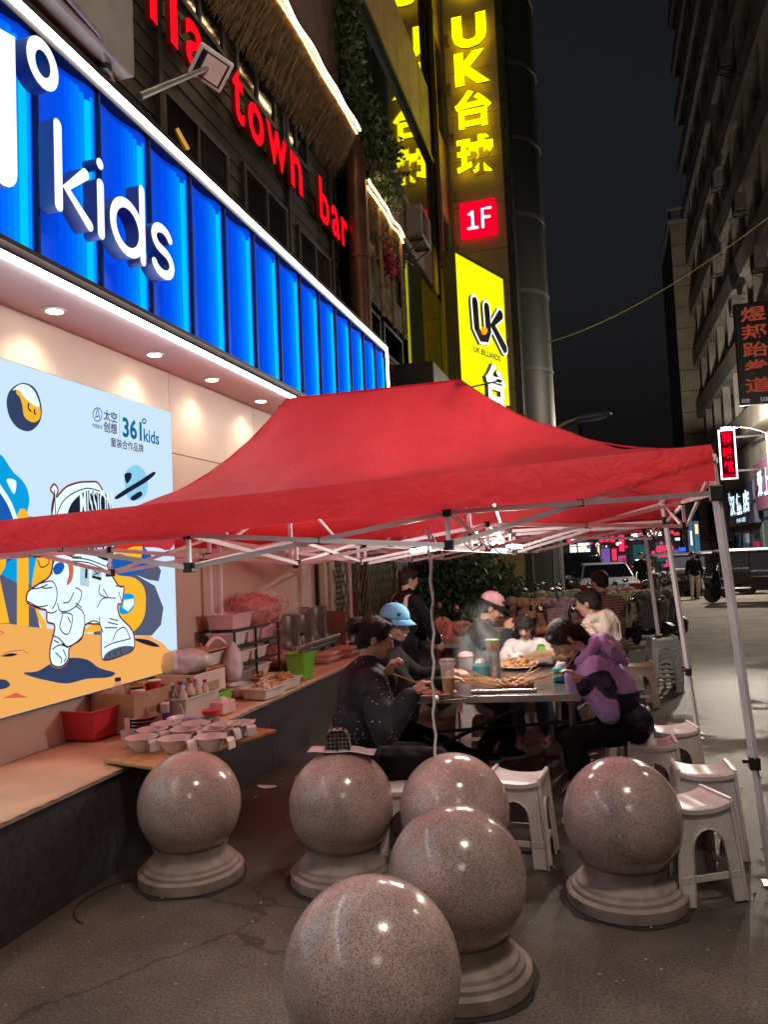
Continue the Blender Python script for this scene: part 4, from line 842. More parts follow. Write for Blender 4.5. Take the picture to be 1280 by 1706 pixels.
for i, (px, c1, s) in enumerate(((-3.0, E_('led_red', (.9, .05, .15), 1.2), '福'), (-2.45, E_('led_blue', (.12, .08, .5), .9), '小吃'))):
    x = px; l_ = thing('led_window_sign', ('red lit window sign behind the bush', 'violet lit window sign beside the beige post')[i], 'sign', (x, 20.5, 1.5)); MB((x, 20.5, 1.5)).bb((x - .19, 20.5, 1.35), (x + .19, 20.56, 1.85)).build('panel', c1, l_); lettering('lettering', s, FY_, (x, 20.48, 1.65), .28, .3, (WHW, RLIT)[i], l_, o=(x, 20.5, 1.5)); MB((x, 20.5, 1.5)).bb((x - .02, 20.53, gz(20)), (x + .02, 20.555, 1.35)).build('post', DARKMET, l_)
# ---- bush
random.seed(11)
bu = thing('bush', 'dense dark green bush between the lattice gate and the beige wall', 'bush', (-3.0, 14.5, 0)); buo = (-3.0, 14.5, 0)
ctr = []
for _ in range(90):
    u = random.uniform(0, 1); x = -3.9 + 2.2 * random.random(); y = 14.0 + 2.0 * random.random(); h = 1.75 - .5 * abs((x + 2.9)) ** 1.5
    ctr.append((x, y, .25 + (h - .25) * random.random() ** .7))
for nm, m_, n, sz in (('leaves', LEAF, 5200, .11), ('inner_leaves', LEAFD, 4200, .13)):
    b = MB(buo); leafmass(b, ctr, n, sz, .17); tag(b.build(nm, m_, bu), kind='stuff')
b = MB(buo)
for k in range(9): b.tube([(-3 + .05 * k - .2, 14.6, 0), (-3.6 + .17 * k, 14.3 + .1 * k, .6), (-3.9 + .24 * k, 14.4, 1.3)], [.03, .02, .01], 6)
tag(b.build('stems', WOODDK, bu), kind='stuff')
# ---- lattice gates with vent strips on the shop beyond the ledge
lg = thing('lattice_gate', 'folding diagonal lattice gate across the pale shop door behind the diners', 'gate', (-3.3, 10.8, 0)); lgo = (-3.3, 10.8, 0)
PINKD = mat('pink_door', (.70, .48, .40), .6, var=.08); CREAM = mat('cream_frame', (.58, .52, .40), .5, var=.06)
MB(lgo).bb((-3.62, 9.06, 0), (-3.45, 12.9, 3.6)).build('door_wall', PINKD, lg)
for y in (9.10, 9.32, 10.45, 10.95, 12.6): MB(lgo).bb((-3.449, y, 0), (-3.33, y + .09, 2.6)).build('frame_post', CREAM if y < 10 else mat('frame_brown', (.20, .11, .09), .5, var=.2), lg, bev=.005)
for y, m_ in ((9.55, CREAM), (11.45, CREAM)):
    v = MB(lgo).bb((-3.449, y, .95), (-3.40, y + .55, 2.6)).build('vent_panel', m_, lg)
    for i in range(22): MB(lgo).bb((-3.402, y + .15, 1.0 + .072 * i), (-3.385, y + .38, 1.036 + .072 * i)).build('slot', BLACKP, v)
for i in range(-7, 26):
    for s in (-1, 1):
        y0 = 9.4 + .17 * i; a = V((-3.30 + .01 * s, y0 if s > 0 else y0 + 1.35, .35)); b_ = V((-3.30 + .01 * s, y0 + 1.35 if s > 0 else y0, 2.6))
        if not (9.3 < (a.y + b_.y) / 2 < 12.6): continue
        d_ = b_ - a; t0 = max(0, *( ((9.35 - a.y) / d_.y, (12.65 - a.y) / d_.y)[::1 if d_.y > 0 else -1][:1] )); t1 = min(1, *(((9.35 - a.y) / d_.y, (12.65 - a.y) / d_.y)[::1 if d_.y > 0 else -1][1:]))
        if t1 - t0 < .05: continue
        MB(lgo).bar(a + d_ * t0, a + d_ * t1, .014, .010).build('lattice_slat', mat('lattice_metal', (.18, .13, .08), .4, .6, var=.2), lg)
# ---- street lamps (one in view; unseen kerb and rear ones added for fill)
def street_lamp(x, y, h, ang, label, lit, energy=0, reach=1.0, soft=.12):
    t = thing('street_lamp', label, 'street lamp', (x, y, gz(y)), ang, 'street lamps along the street')
    MB().lathe([(.10, 0), (.10, .5), (.055, .55), (.045, h)], 14).build('pole', mat('lamp_grey', (.32, .33, .35), .4, .6, var=.1), t, smooth=40)
    arm = [(reach * u, 0, h + .32 * math.sin(u * PI / 2)) for u in [i / 8 for i in range(9)]]
    MB().tube(arm, .028, 8).build('arm', mat('arm_tan', (.42, .36, .30), .4, .5), t, smooth=60)
    hd = MB(); hd.sph((reach + .33, 0, h + .36), (.40, .15, .075), 18, 10, 0, Euler((0, R(-6), 0)).to_matrix()).build('head', mat('lamp_head', (.10, .11, .22), .35, .3, var=.1), t, smooth=180)
    MB().sph((reach + .36, 0, h + .325), (.28, .10, .055), 14, 8, 0, Euler((0, R(-6), 0)).to_matrix()).build('lens', emis('lamp_lens', (1., .93, .82), 12) if lit else mat('lens_off', (.25, .27, .55), .3, var=.05), t, smooth=180)
    if lit: lamp('lamp_light', 'POINT', (reach + .36, 0, h + .20), energy, (1., .86, .70), soft, t)
    return t
street_lamp(-.95, 16.5, 4.15, R(8), 'unlit curved street lamp rising behind the tent roof', False, reach=.62)
street_lamp(5.9, 9.0, 6.2, R(180), 'added fill lamp on the right kerb outside the view, near', True, 130)
street_lamp(5.9, 19.5, 6.2, R(180), 'added fill lamp on the right kerb outside the view, far', True, 620)
street_lamp(6.5, 33.0, 6.2, R(180), 'added fill lamp on the right kerb outside the view, by the shops', True, 3600)  # added to brighten the parked car and right facade
street_lamp(3.6, 1.5, 6.1, R(180), 'lit long armed street lamp over the pavement above the view', True, 440, reach=2.0, soft=.3)
street_lamp(3.4, -4.2, 5.4, R(155), 'added fill lamp on a post behind the viewer', True, 150, soft=.8)  # unseen lamp added as soft front fill for the tent
# ---- cable over the street
pts = []
for i in range(25):
    u = i / 24; pts.append(atd((1 - u) ** 2 * 912 + 2 * u * (1 - u) * 1075 + u * u * 1310, (1 - u) ** 2 * 571 + 2 * u * (1 - u) * 525 + u * u * 340, 19.5 - 6.5 * u))
cb = MB(pts[0]); cb.tube(pts, .011, 6)
tag(cb.build('overhead_cable', mat('cable_yellow', (.55, .50, .25), .5, var=.1), smooth=60), 'pale yellow cable hanging across the dark sky', 'cable')
# ================================================================= RED TENTS
def fabric_mat():
    m, nt, out = _mat('red_fabric'); N = nt.nodes; L = nt.links; tc = N.new('ShaderNodeTexCoord')
    n = N.new('ShaderNodeTexNoise'); n.inputs['Scale'].default_value = 2.2; n.inputs['Detail'].default_value = 7; L.new(tc.outputs['Object'], n.inputs['Vector'])
    r = N.new('ShaderNodeValToRGB'); r.color_ramp.elements[0].position = .32; r.color_ramp.elements[1].position = .68
    r.color_ramp.elements[0].color = (.56, .036, .058, 1); r.color_ramp.elements[1].color = (.78, .072, .10, 1); L.new(n.outputs['Fac'], r.inputs[0])
    b = N.new('ShaderNodeBsdfPrincipled'); b.inputs['Roughness'].default_value = .55; b.inputs['Specular IOR Level'].default_value = .35; L.new(r.outputs[0], b.inputs['Base Color'])
    t = N.new('ShaderNodeBsdfTranslucent'); t.inputs[0].default_value = (.95, .06, .075, 1)
    n2 = N.new('ShaderNodeTexNoise'); n2.inputs['Scale'].default_value = 9; n2.inputs['Detail'].default_value = 8; n2.inputs['Distortion'].default_value = 1.6; L.new(tc.outputs['Object'], n2.inputs['Vector'])
    w = N.new('ShaderNodeTexNoise'); w.inputs['Scale'].default_value = 3.1; w.inputs['Detail'].default_value = 4; w.inputs['Distortion'].default_value = 3; L.new(tc.outputs['Object'], w.inputs['Vector'])
    ad = N.new('ShaderNodeMath'); ad.operation = 'ADD'; L.new(n2.outputs['Fac'], ad.inputs[0]); L.new(w.outputs['Fac'], ad.inputs[1])
    bp = N.new('ShaderNodeBump'); bp.inputs['Strength'].default_value = .6; bp.inputs['Distance'].default_value = .03; L.new(ad.outputs[0], bp.inputs['Height']); L.new(bp.outputs[0], b.inputs['Normal'])
    x = N.new('ShaderNodeMixShader'); x.inputs[0].default_value = .55; L.new(b.outputs[0], x.inputs[1]); L.new(t.outputs[0], x.inputs[2]); L.new(x.outputs[0], out.inputs[0]); return m
REDF = fabric_mat()
TUBE = mat('white_tube', (.80, .79, .82), .35, .0, var=.08, vs_=5); CONN = mat('black_connector', (.012, .012, .013), .45, var=.1)
def tent(label, C4, ridge, zr, feet, drop=.17, seed=0, group='red canopy tents'):
    FLc, FRc, BRc, BLc = [V(c) for c in C4]; o_ = V(((FLc.x + BRc.x) / 2, (FLc.y + BRc.y) / 2, 0)); t = thing('canopy_tent', label, 'canopy tent', o_, 0, group)
    R1, R2 = V((*ridge[0], zr)), V((*ridge[1], zr)); M = 30
    pw = lambda x: 2.75 - 1.0 * (x - FLc.x) / (FRc.x - FLc.x)
    def side(A, B, n, f):
        return [(A.lerp(B, i / n), f(i / n)) for i in range(n)]
    per = side(FLc, FRc, 48, lambda u: R1.lerp(R2, u)) + side(FRc, BRc, 34, lambda u: R2) + side(BRc, BLc, 48, lambda u: R2.lerp(R1, u)) + side(BLc, FLc, 34, lambda u: R1)
    n = len(per); vs_ = []
    for j in range(M + 1):
        s = j / M
        for i, (b, r) in enumerate(per):
            p = b.lerp(r, s); p.z = b.z + (r.z - b.z) * (s ** pw(b.x))
            k = 4 * s * (1 - s) * .030
            p.z += k * noise.noise(V((p.x * 2.1, p.y * 2.1, seed))) + .010 * (1 - s) * noise.noise(V((p.x * 5, p.y * 5, seed + 3))) - .012 * 4 * s * (1 - s) * abs(math.sin(i * .37 + seed)) * .5 + .016 * s * (1 - s) * 4 * (1 - 2 * abs(noise.noise(V((p.x * 3.3 + p.z * 2, p.y * 3.3 - p.x, seed + 7)))))
            vs_.append(p)
    mb = MB(o_); mb.add(vs_, [(j * n + i, j * n + (i + 1) % n, (j + 1) * n + (i + 1) % n, (j + 1) * n + i) for j in range(M) for i in range(n)])
    mb.build('canopy', REDF, t, smooth=50)
    # seam ribs and hanging valances
    for nm, a, b in (('front', FLc, FRc), ('right', FRc, BRc), ('rear', BRc, BLc), ('left', BLc, FLc)):
        v = MB(o_); nn = 60; out_ = (b - a).cross(V((0, 0, 1))); out_.z = 0; out_.normalize(); ctr = V((o_.x, o_.y, 0))
        vv = []
        for j in range(5):
            for i in range(nn + 1):
                u = i / nn; p = a.lerp(b, u); q = p.copy(); w = j / 4
                q.z -= drop * w + .008 * w * math.sin(u * 19 + seed); q += out_ * (.012 + .016 * w * (1 + noise.noise(V((u * 11, w, seed + a.x)))) + .004)
                q.z += .010 * noise.noise(V((q.x * 5, q.y * 5, seed + 3)))
                if j == 0: q = p + V((0, 0, .004)) + out_ * .004
                vv.append(q)
        v.add(vv, [(j * (nn + 1) + i, j * (nn + 1) + i + 1, (j + 1) * (nn + 1) + i + 1, (j + 1) * (nn + 1) + i) for j in range(4) for i in range(nn)])
        v.build('valance', REDF, t, smooth=60)
    sm = MB(o_)
    def hip(b, r): return [V((*(b.lerp(r, s).xy), b.z + (r.z - b.z) * s ** pw(b.x) - .002)) for s in [k / 14 for k in range(15)]]
    for b, r in ((FLc, R1), (FRc, R2), (BRc, R2), (BLc, R1)): MB(o_).tube(hip(b, r), .005, 5).build('seam', REDF, t, smooth=60)
    MB(o_).tube([R1 + V((0, 0, .006)), R2 + V((0, 0, .006))], .007, 5).build('seam', REDF, t)
    # legs: outer tube, clamp, inner tube, foot
    tops = []
    for (top, bot), cl in feet:
        top = V(top); bot = V(bot); tops.append(top); d = (bot - top); kz = (top.z - cl) / (top.z - bot.z); k = top + d * kz; up = top - d.normalized() * .17
        lg_ = MB(o_).bar(up, k, .034).build('leg', TUBE, t, bev=.004)
        MB(o_).bar(k, bot + V((0, 0, .006)), .024).build('inner_tube', TUBE, lg_); MB(o_).box(k, (.05, .05, .06)).box(k + V((-.03, -.01, .01)), (.05, .018, .018)).build('clamp', CONN, lg_, bev=.004)
        MB(o_).box(bot + V((0, 0, .004)), (.08, .08, .008)).build('foot_plate', STEEL, lg_)
        MB(o_).box(top, (.058, .058, .075)).build('slider', CONN, t, bev=.006); MB(o_).box(up + V((0, 0, .0)), (.046, .046, .035)).build('corner_cap', TUBE, t, bev=.005)
    def truss(A, B, nseg, zl=.16, sag=.14, name='truss_bar', inner=False):
        A = V(A); B = V(B); J = []
        d = (B - A).normalized(); sd = d.cross(V((0, 0, 1))).normalized() * .013
        for i in range(nseg + 1):
            p = A.lerp(B, i / nseg); 
            if 0 < i < nseg: p.z -= sag
            J.append(p)
        for i in range(nseg):
            a, b = J[i], J[i + 1]
            MB(o_).bar(a + V((0, 0, zl)) + sd, b + sd, .014, .024).build(name, TUBE, t); MB(o_).bar(a - sd, b + V((0, 0, zl)) - sd, .014, .024).build(name, TUBE, t)
            m_ = (a + b) / 2 + V((0, 0, zl / 2)); MB(o_).box(m_, (.036, .036, .034)).build('pivot', CONN, t, bev=.004)
        for p in J[1:-1]:
            MB(o_).box(p, (.048, .048, .05)).build('joint', CONN, t, bev=.005); MB(o_).box(p + V((0, 0, zl)), (.044, .044, .04)).build('joint', CONN, t, bev=.005); MB(o_).bar(p, p + V((0, 0, zl)), .02).build('joint_post', TUBE, t)
        return J
    LFl, LFr, LBr, LBl = tops
    F = truss(LFl, LFr, 3); Bk = truss(LBl, LBr, 3); Rt = truss(LFr, LBr, 2, sag=.10); Lt = truss(LFl, LBl, 2, sag=.10)
    for k, r in ((1, R1), (2, R2)):
        a, b = F[k], Bk[k]; m_ = a.lerp(b, .5); m_.z += .0; J = truss(a, b, 2, sag=0)
        hub = V((r.x, r.y, r.z - .06)); MB(o_).bar(V((r.x, r.y, m_.z)), hub, .026).build('king_post', TUBE, t); MB(o_).box(hub, (.09, .09, .03)).build('post_cap', CONN, t, bev=.005)
        for q in (a, b): MB(o_).bar(m_ + V((0, 0, .5)), q.lerp(m_, .35) + V((0, 0, .16)), .014, .02).build('brace', TUBE, t)
    m1 = F[1].lerp(Bk[1], .5); m2 = F[2].lerp(Bk[2], .5)
    truss(Lt[1], m1, 1, sag=0); truss(m1, m2, 1, sag=0); truss(m2, Rt[1], 1, sag=0)
    return t
tent('front red pop up canopy tent with its ridge peaks and white scissor frame', [(-3.34, 3.12, 1.90), (.535, 4.0, 2.13), (.54, 7.05, 2.08), (-3.34, 6.55, 2.0)], [(-2.24, 5.41), (-.88, 5.39)], 2.89,
     [(((-3.26, 3.2, 1.74), (-3.26, 3.2, LZ + .01)), 1.0), (((.55, 4.03, 1.90), (.70, 4.20, 0)), .59), (((.54, 7.0, 1.87), (.71, 7.22, 0)), .58), (((-3.33, 6.17, 1.74), (-3.33, 6.17, LZ + .01)), .95)], seed=1)
tent('rear red canopy tent mostly hidden behind the front one', [(-3.33, 6.62, 2.0), (.60, 7.12, 2.04), (.56, 9.7, 2.0), (-3.25, 9.5, 1.98)], [(-2.1, 8.4), (-.9, 8.4)], 2.75,
     [(((-3.31, 6.32, 1.72), (-3.31, 6.32, LZ + .01)), 1.0), (((.555, 7.14, 1.84), (.73, 7.40, 0)), .58), (((.50, 9.53, 1.84), (.63, 9.72, 0)), .60), (((-3.1, 9.4, 1.72), (-3.1, 9.4, 0)), .6)], seed=5)
# led sticks and their cable under the front tent
LEDHOT = emis('led_hot', (.92, .97, 1.), 30)
for i, (px, py, dep) in enumerate(((701, 915, 4.75), (786, 889, 5.55), (797, 893, 5.60), (843, 906, 5.7), (857, 910, 5.75))):
    p = atd(px, py, dep); t = thing('led_stick', 'short white led stick clipped to the tent truss, %s of five from the dangling cable' % ('first', 'second', 'third', 'fourth', 'last')[i], 'lamp', p, 0, 'led sticks under the tent')
    a = R(25 + 40 * i); dx = V((math.cos(a), math.sin(a), .12)) * .06
    MB(p).tube([p - dx, p + dx], .012, 8).build('tube', LEDHOT, t, smooth=60); MB(p).bar(p - dx + V((0, 0, .016)), p + dx + V((0, 0, .016)), .03, .012).build('holder', CONN, t)
    lamp('led_light', 'POINT', (0, 0, -.04), 6 if i == 0 else 14, (1., .92, .82), .06, t)
c = [atd(712, 878, 4.05), atd(713, 905, 4.02), atd(718, 985, 4.0), atd(722, 1070, 4.0), atd(724, 1150, 4.0), atd(731, 1235, 4.0), atd(737, 1290, 3.98), atd(742, 1322, 3.92), atd(748, 1343, 3.7)]
cm = [V((a, b, 0)) for a, b in catmull([(p.x, p.z) for p in c], 5, False)]; n = len(cm)
wire = [V((q.x + .006 * math.sin(i * 1.9), c[0].y + (c[-1].y - c[0].y) * (i / (n - 1)) ** 3, q.y)) for i, q in enumerate(cm)]
tag(MB(wire[0]).tube(wire, .0075, 7).build('dangling_cable', mat('cable_white', (.62, .60, .56), .5, var=.1), smooth=60), 'white cable dangling from the tent frame down between the stone balls', 'cable')
ck = MB(); cks = []
for i in range(15):
    u = i / 14; p = atd(712 + 150 * u, 880 + 28 * u, 4.05 + 1.65 * u); p.z -= .07 * math.sin(u * PI * 3) ** 2 + .02; cks.append(p)
tag(MB(cks[0]).tube(cks, .004, 5).build('led_cable', CONN), 'thin dark cable sagging between the led sticks', 'cable')
lp = [atd(804 + 7 * math.cos(a * PI / 6), 909 + 8 * math.sin(a * PI / 6), 5.4) for a in range(12)]
tag(MB(lp[0]).tube(lp, .006, 6, closed=True).build('orange_ring', mat('orange_plastic', (.7, .16, .05), .4), smooth=60), 'small orange ring hanging below the led sticks', 'ring')

# ================================================================= STONE BALL BOLLARDS
SZ = .385; SR = .274
def ball_proto():
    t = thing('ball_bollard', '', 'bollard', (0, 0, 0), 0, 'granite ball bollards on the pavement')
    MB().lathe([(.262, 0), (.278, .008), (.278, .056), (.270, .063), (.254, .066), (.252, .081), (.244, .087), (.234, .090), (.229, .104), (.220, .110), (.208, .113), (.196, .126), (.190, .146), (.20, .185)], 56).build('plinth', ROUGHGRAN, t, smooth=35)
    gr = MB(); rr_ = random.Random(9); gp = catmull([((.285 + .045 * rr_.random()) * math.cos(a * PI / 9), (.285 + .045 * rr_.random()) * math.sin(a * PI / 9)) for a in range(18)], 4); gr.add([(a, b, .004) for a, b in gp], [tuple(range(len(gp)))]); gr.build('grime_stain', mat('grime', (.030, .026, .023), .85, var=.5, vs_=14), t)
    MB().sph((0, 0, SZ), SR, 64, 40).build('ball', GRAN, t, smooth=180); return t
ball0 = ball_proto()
for i, (px, py, lab) in enumerate(((316, 1338, 'granite ball bollard nearest the stone ledge, below the tray of white bowls'), (569, 1338, 'granite ball bollard with a paper sheet and checked pouch on top'), (757, 1348, 'granite ball bollard behind, where the white cable ends, beside the arched stool'), (761, 1461, 'second nearest granite ball bollard, in the middle of the pavement'), (620, 1618, 'nearest granite ball bollard, cut by the bottom of the picture'), (1037, 1360, 'granite ball bollard on the right beside the white plastic stools'))):
    p = onz(px, py, SZ); b = ball0 if i == 0 else copy_tree(ball0); b.location = (p.x, p.y, 0); b.rotation_euler.z = i * 1.13; b['label'] = lab
    if i == 1: BALLB = p.copy()
q = Euler((R(-4), R(3), R(12))).to_matrix()
ps = MB(BALLB); nx = 14; vs_ = []
for j in range(9):
    for i in range(nx + 1):
        x = -.175 + .35 * i / nx; y = -.09 + .18 * j / 8; z = SR + .004 - .25 * (x * x + y * y) ** 1.0 + .004 * math.sin(x * 30)
        vs_.append(BALLB + q @ V((x, y, z)))
ps.add(vs_, [(j * (nx + 1) + i, j * (nx + 1) + i + 1, (j + 1) * (nx + 1) + i + 1, (j + 1) * (nx + 1) + i) for j in range(8) for i in range(nx)])
psheet = tag(ps.build('paper_sheet', mat('pink_paper', (.72, .62, .68), .7, var=.15, vs_=14, dirt=(.62, .42, .48)), smooth=180, solid=.0015), 'pinkish printed paper sheet lying on a stone ball', 'paper sheet')
def check_mat(name, a, b, sc):
    if name in MATS: return MATS[name]
    m, nt, out = _mat(name); N = nt.nodes; L = nt.links; bs_ = N.new('ShaderNodeBsdfPrincipled'); L.new(bs_.outputs[0], out.inputs[0]); bs_.inputs['Roughness'].default_value = .85
    tc = N.new('ShaderNodeTexCoord'); w = []
    for ax in ('X', 'Z'):
        k = N.new('ShaderNodeTexWave'); k.bands_direction = ax; k.wave_profile = 'SIN'; k.inputs['Scale'].default_value = sc; L.new(tc.outputs['Object'], k.inputs['Vector'])
        g_ = N.new('ShaderNodeMath'); g_.operation = 'GREATER_THAN'; g_.inputs[1].default_value = .5; L.new(k.outputs['Fac'], g_.inputs[0]); w.append(g_)
    s_ = N.new('ShaderNodeMath'); s_.operation = 'ADD'; L.new(w[0].outputs[0], s_.inputs[0]); L.new(w[1].outputs[0], s_.inputs[1])
    r = N.new('ShaderNodeValToRGB'); r.color_ramp.interpolation = 'CONSTANT'; e = r.color_ramp.elements; e[0].color = (*a, 1); e[1].position = .3; e[1].color = (*[(i + j) / 2.6 for i, j in zip(a, b)], 1); x = e.new(.8); x.color = (*b, 1)
    h = N.new('ShaderNodeMath'); h.operation = 'MULTIPLY'; h.inputs[1].default_value = .5; L.new(s_.outputs[0], h.inputs[0]); L.new(h.outputs[0], r.inputs[0]); L.new(r.outputs[0], bs_.inputs['Base Color'])
    MATS[name] = m; return m
HOUND = check_mat('checked_cloth', (.62, .55, .54), (.03, .02, .022), 15)
pch = thing('checked_pouch', 'small black and white checked pouch standing on the paper sheet', 'pouch', BALLB + V((0, -.02, SR - .006)), R(15))
m = MB(); prof = [(-.058, 0), (.058, 0), (.062, .06), (.052, .105), (.02, .12), (-.02, .12), (-.05, .108), (-.06, .06)]
sm_ = catmull(prof, 3); 
m.prism(sm_, lambda u, v, h: V((u, -.045 + h, v)), .09); m.build('body', HOUND, pch, bev=.012)
MB().tube([(0, -.048, .02), (0, -.049, .09), (0, -.02, .124), (0, .03, .124)], .006, 6).build('zip_band', mat('pouch_trim', (.03, .01, .012), .5), pch)

# ================================================================= PLASTIC STOOLS
SH = .46
STW = mat('stool_plastic', (.60, .54, .54), .36, var=.08, vs_=11, dirt=(.50, .44, .43)); STG = mat('stool_grey', (.42, .45, .46), .42, var=.12, vs_=6); STBE = mat('stool_beige', (.50, .42, .36), .42, var=.12, vs_=6)
def stool_proto():
    t = thing('plastic_stool', '', 'stool', (0, 0, 0), 0, 'plastic stools round the tables')
    m = MB(); nx, ny = 14, 10; vs_ = []
    for z0 in (0, -.022):
        for j in range(ny + 1):
            for i in range(nx + 1):
                x = -.155 + .31 * i / nx; y = -.125 + .25 * j / ny; u = abs(x) / .155
                z = SH - .030 + .028 * u ** 2.6 + z0 - (.008 if (abs(y) > .115) else 0)
                if z0 == 0 and i % 2 == 1 and .25 < u < .95 and abs(y) < .095: z -= .004
                vs_.append((x * (1 - .04 * (abs(y) / .125) ** 4), y, z))
    k = (nx + 1) * (ny + 1); fs = []
    for j in range(ny):
        for i in range(nx):
            a = j * (nx + 1) + i; fs += [(a, a + 1, a + nx + 2, a + nx + 1), (k + a, k + a + nx + 1, k + a + nx + 2, k + a + 1)]
    for i in range(nx): fs += [(i, k + i, k + i + 1, i + 1), (ny * (nx + 1) + i, ny * (nx + 1) + i + 1, k + ny * (nx + 1) + i + 1, k + ny * (nx + 1) + i)]
    for j in range(ny): a = j * (nx + 1); b = a + nx; fs += [(a, a + nx + 1, k + a + nx + 1, k + a), (b, k + b, k + b + nx + 1, b + nx + 1)]
    m.add(vs_, fs); m.build('seat', STW, t, smooth=50)
    def panel(hw_t, hw_b, off_t, off_b, ax, sgn, top):
        zt = SH - .03
        pts = [(-hw_b, 0), (-hw_b + .075, 0)]
        al = [(-hw_b + .076 + .02 * u, .30 * u) for u in (.25, .5, .75)]
        ac = [((hw_b - .094) * -math.cos(PI * a / 8), .25 + .085 * math.sin(PI * a / 8)) for a in range(9)]
        ar = [(-x, z) for x, z in al[::-1]]
        pts += al[:2] + ac + ar[1:] + [(hw_b - .075, 0), (hw_b, 0)]
        n_t = 7
        for i in range(n_t):
            x = hw_t - 2 * hw_t * i / (n_t - 1); z = zt + (0 if top == 0 else 0.030 * (1 - 0)) if top else zt - .010 + .030 * (abs(x) / hw_t) ** 2.6
            pts.append((x, z))
        def f(u, v, h):
            w = v / zt; o1 = (off_b + (off_t - off_b) * w) * sgn - h * sgn
            return V((u, o1, v)) if ax == 'y' else V((o1, u, v))
        return MB().prism(pts, f, .016)
    for s in (-1, 1):
        p = panel(.15, .175, .125, .165, 'y', s, 0).build('side_panel', STW, t, bev=.004); tri(p)
        p = panel(.12, .155, .15, .182, 'x', s, 1).build('side_panel', STW, t, bev=.004); tri(p)
    for s in (-1, 1):
        MB().bar((-.15, s * .135, .12), (.15, s * .135, .12), .012, .028).build('stretcher', STW, t); MB().bar((s * .155, -.13, .125), (s * .155, .13, .125), .012, .028).build('stretcher', STW, t)
    return t
def tri(ob):
    bm = bmesh.new(); bm.from_mesh(ob.data); bmesh.ops.triangulate(bm, faces=[f for f in bm.faces if len(f.verts) > 4], ngon_method='EAR_CLIP'); bmesh.ops.recalc_face_normals(bm, faces=bm.faces[:]); bm.to_mesh(ob.data); bm.free()
stool0 = stool_proto(); _st = [0]
def stool(px, py, rz, label, mats=None, z=SH, at=None):
    p = onz(px, py, z) if at is None else V(at); s = stool0 if _st[0] == 0 else copy_tree(stool0, mats=mats); _st[0] += 1
    s.location = (p.x, p.y, z - SH); s.rotation_euler = (0, 0, R(rz)); s['label'] = label; return s
stool(1148, 1322, 28, 'nearest white plastic stool on the right, against the stone ball')
stool(1170, 1272, 4, 'white plastic stool just behind the nearest one on the right')
stool(1084, 1228, 3, 'white plastic stool with its arch showing above the right stone ball')
stool(1118, 1206, 12, 'white plastic stool partly hidden at the tent leg, beyond the arched ones')
stool(862, 1284, -6, 'white plastic stool between the two middle stone balls')
stool(668, 1296, 20, 'white plastic stool peeping out behind the ball with the cable')
G_ = {'stool_plastic': STG}; B_ = {'stool_plastic': STBE}
STP6 = stool(1046, 1180, -4, 'white stool under the person in the purple jacket')
stool(1062, 1102, 10, 'beige stool behind the purple jacket, before the grey stack', B_)
gs = onz(1103, 1060, .62)
for k in range(4): stool(0, 0, 6 + 2 * k, ('bottom', 'second', 'third', 'top')[k] + ' grey stool of the stack by the rear tent leg', G_, SH + .055 * k, (gs.x, gs.y, 0))

# ================================================================= STEEL TABLES
TZ = .76
def table(cr_, w, d, rz, label):
    t = thing('steel_table', label, 'table', (*cr_, 0), rz, 'steel tables under the tents')
    MB().box((0, 0, TZ - .004), (w, d, .008)).build('tabletop', mat('table_steel', (.46, .47, .46), .26, .95, var=.12, vs_=5, bump=.03, bs=30), t, bev=.003)
    e = mat('table_edge', (.40, .40, .41), .35, .9, var=.1)
    for a, b in (((-w / 2 - .003, -d / 2 - .004, TZ - .042), (w / 2 + .003, -d / 2 - .001, TZ - .001)), ((-w / 2 - .003, d / 2 + .001, TZ - .042), (w / 2 + .003, d / 2 + .004, TZ - .001)), ((-w / 2 - .004, -d / 2, TZ - .042), (-w / 2 - .001, d / 2, TZ - .001)), ((w / 2 + .001, -d / 2, TZ - .042), (w / 2 + .004, d / 2, TZ - .001))): MB().bb(a, b).build('apron', e, t)
    for sx in (-1, 1):
        for sy in (-1, 1): MB().bar((sx * (w / 2 - .06), sy * (d / 2 - .06), 0), (sx * (w / 2 - .05), sy * (d / 2 - .05), TZ - .012), .03).build('leg', e, t)
        MB().bar((sx * (w / 2 - .055), -d / 2 + .055, .24), (sx * (w / 2 - .055), d / 2 - .055, .24), .022).build('rail', e, t)
    MB().bar((-w / 2 + .06, -d / 2 + .06, .25), (w / 2 - .06, d / 2 - .06, .60), .022).build('brace', MATS['black_plastic'], t); MB().bar((-w / 2 + .06, d / 2 - .06, .25), (w / 2 - .06, -d / 2 + .06, .58), .022).build('brace', MATS['black_plastic'], t)
    return t
fr1 = onz(967, 1156, TZ); T1R = R(7.5); T1W, T1D = 1.35, 1.28
def rot2(x, y, a): return (x * math.cos(a) - y * math.sin(a), x * math.sin(a) + y * math.cos(a))
dx, dy = rot2(-T1W / 2, T1D / 2, T1R); T1C = (fr1.x + dx, fr1.y + dy)
table(T1C, T1W, T1D, T1R, 'front steel table loaded with skewers and tissue boxes')
fr2 = onz(942, 1068, TZ); dx, dy = rot2(-.7, .75, R(5)); T2C = (fr2.x + dx, fr2.y + dy)
table(T2C, 1.4, 1.5, R(5), 'rear steel table beyond the child, with skewers and a basket')
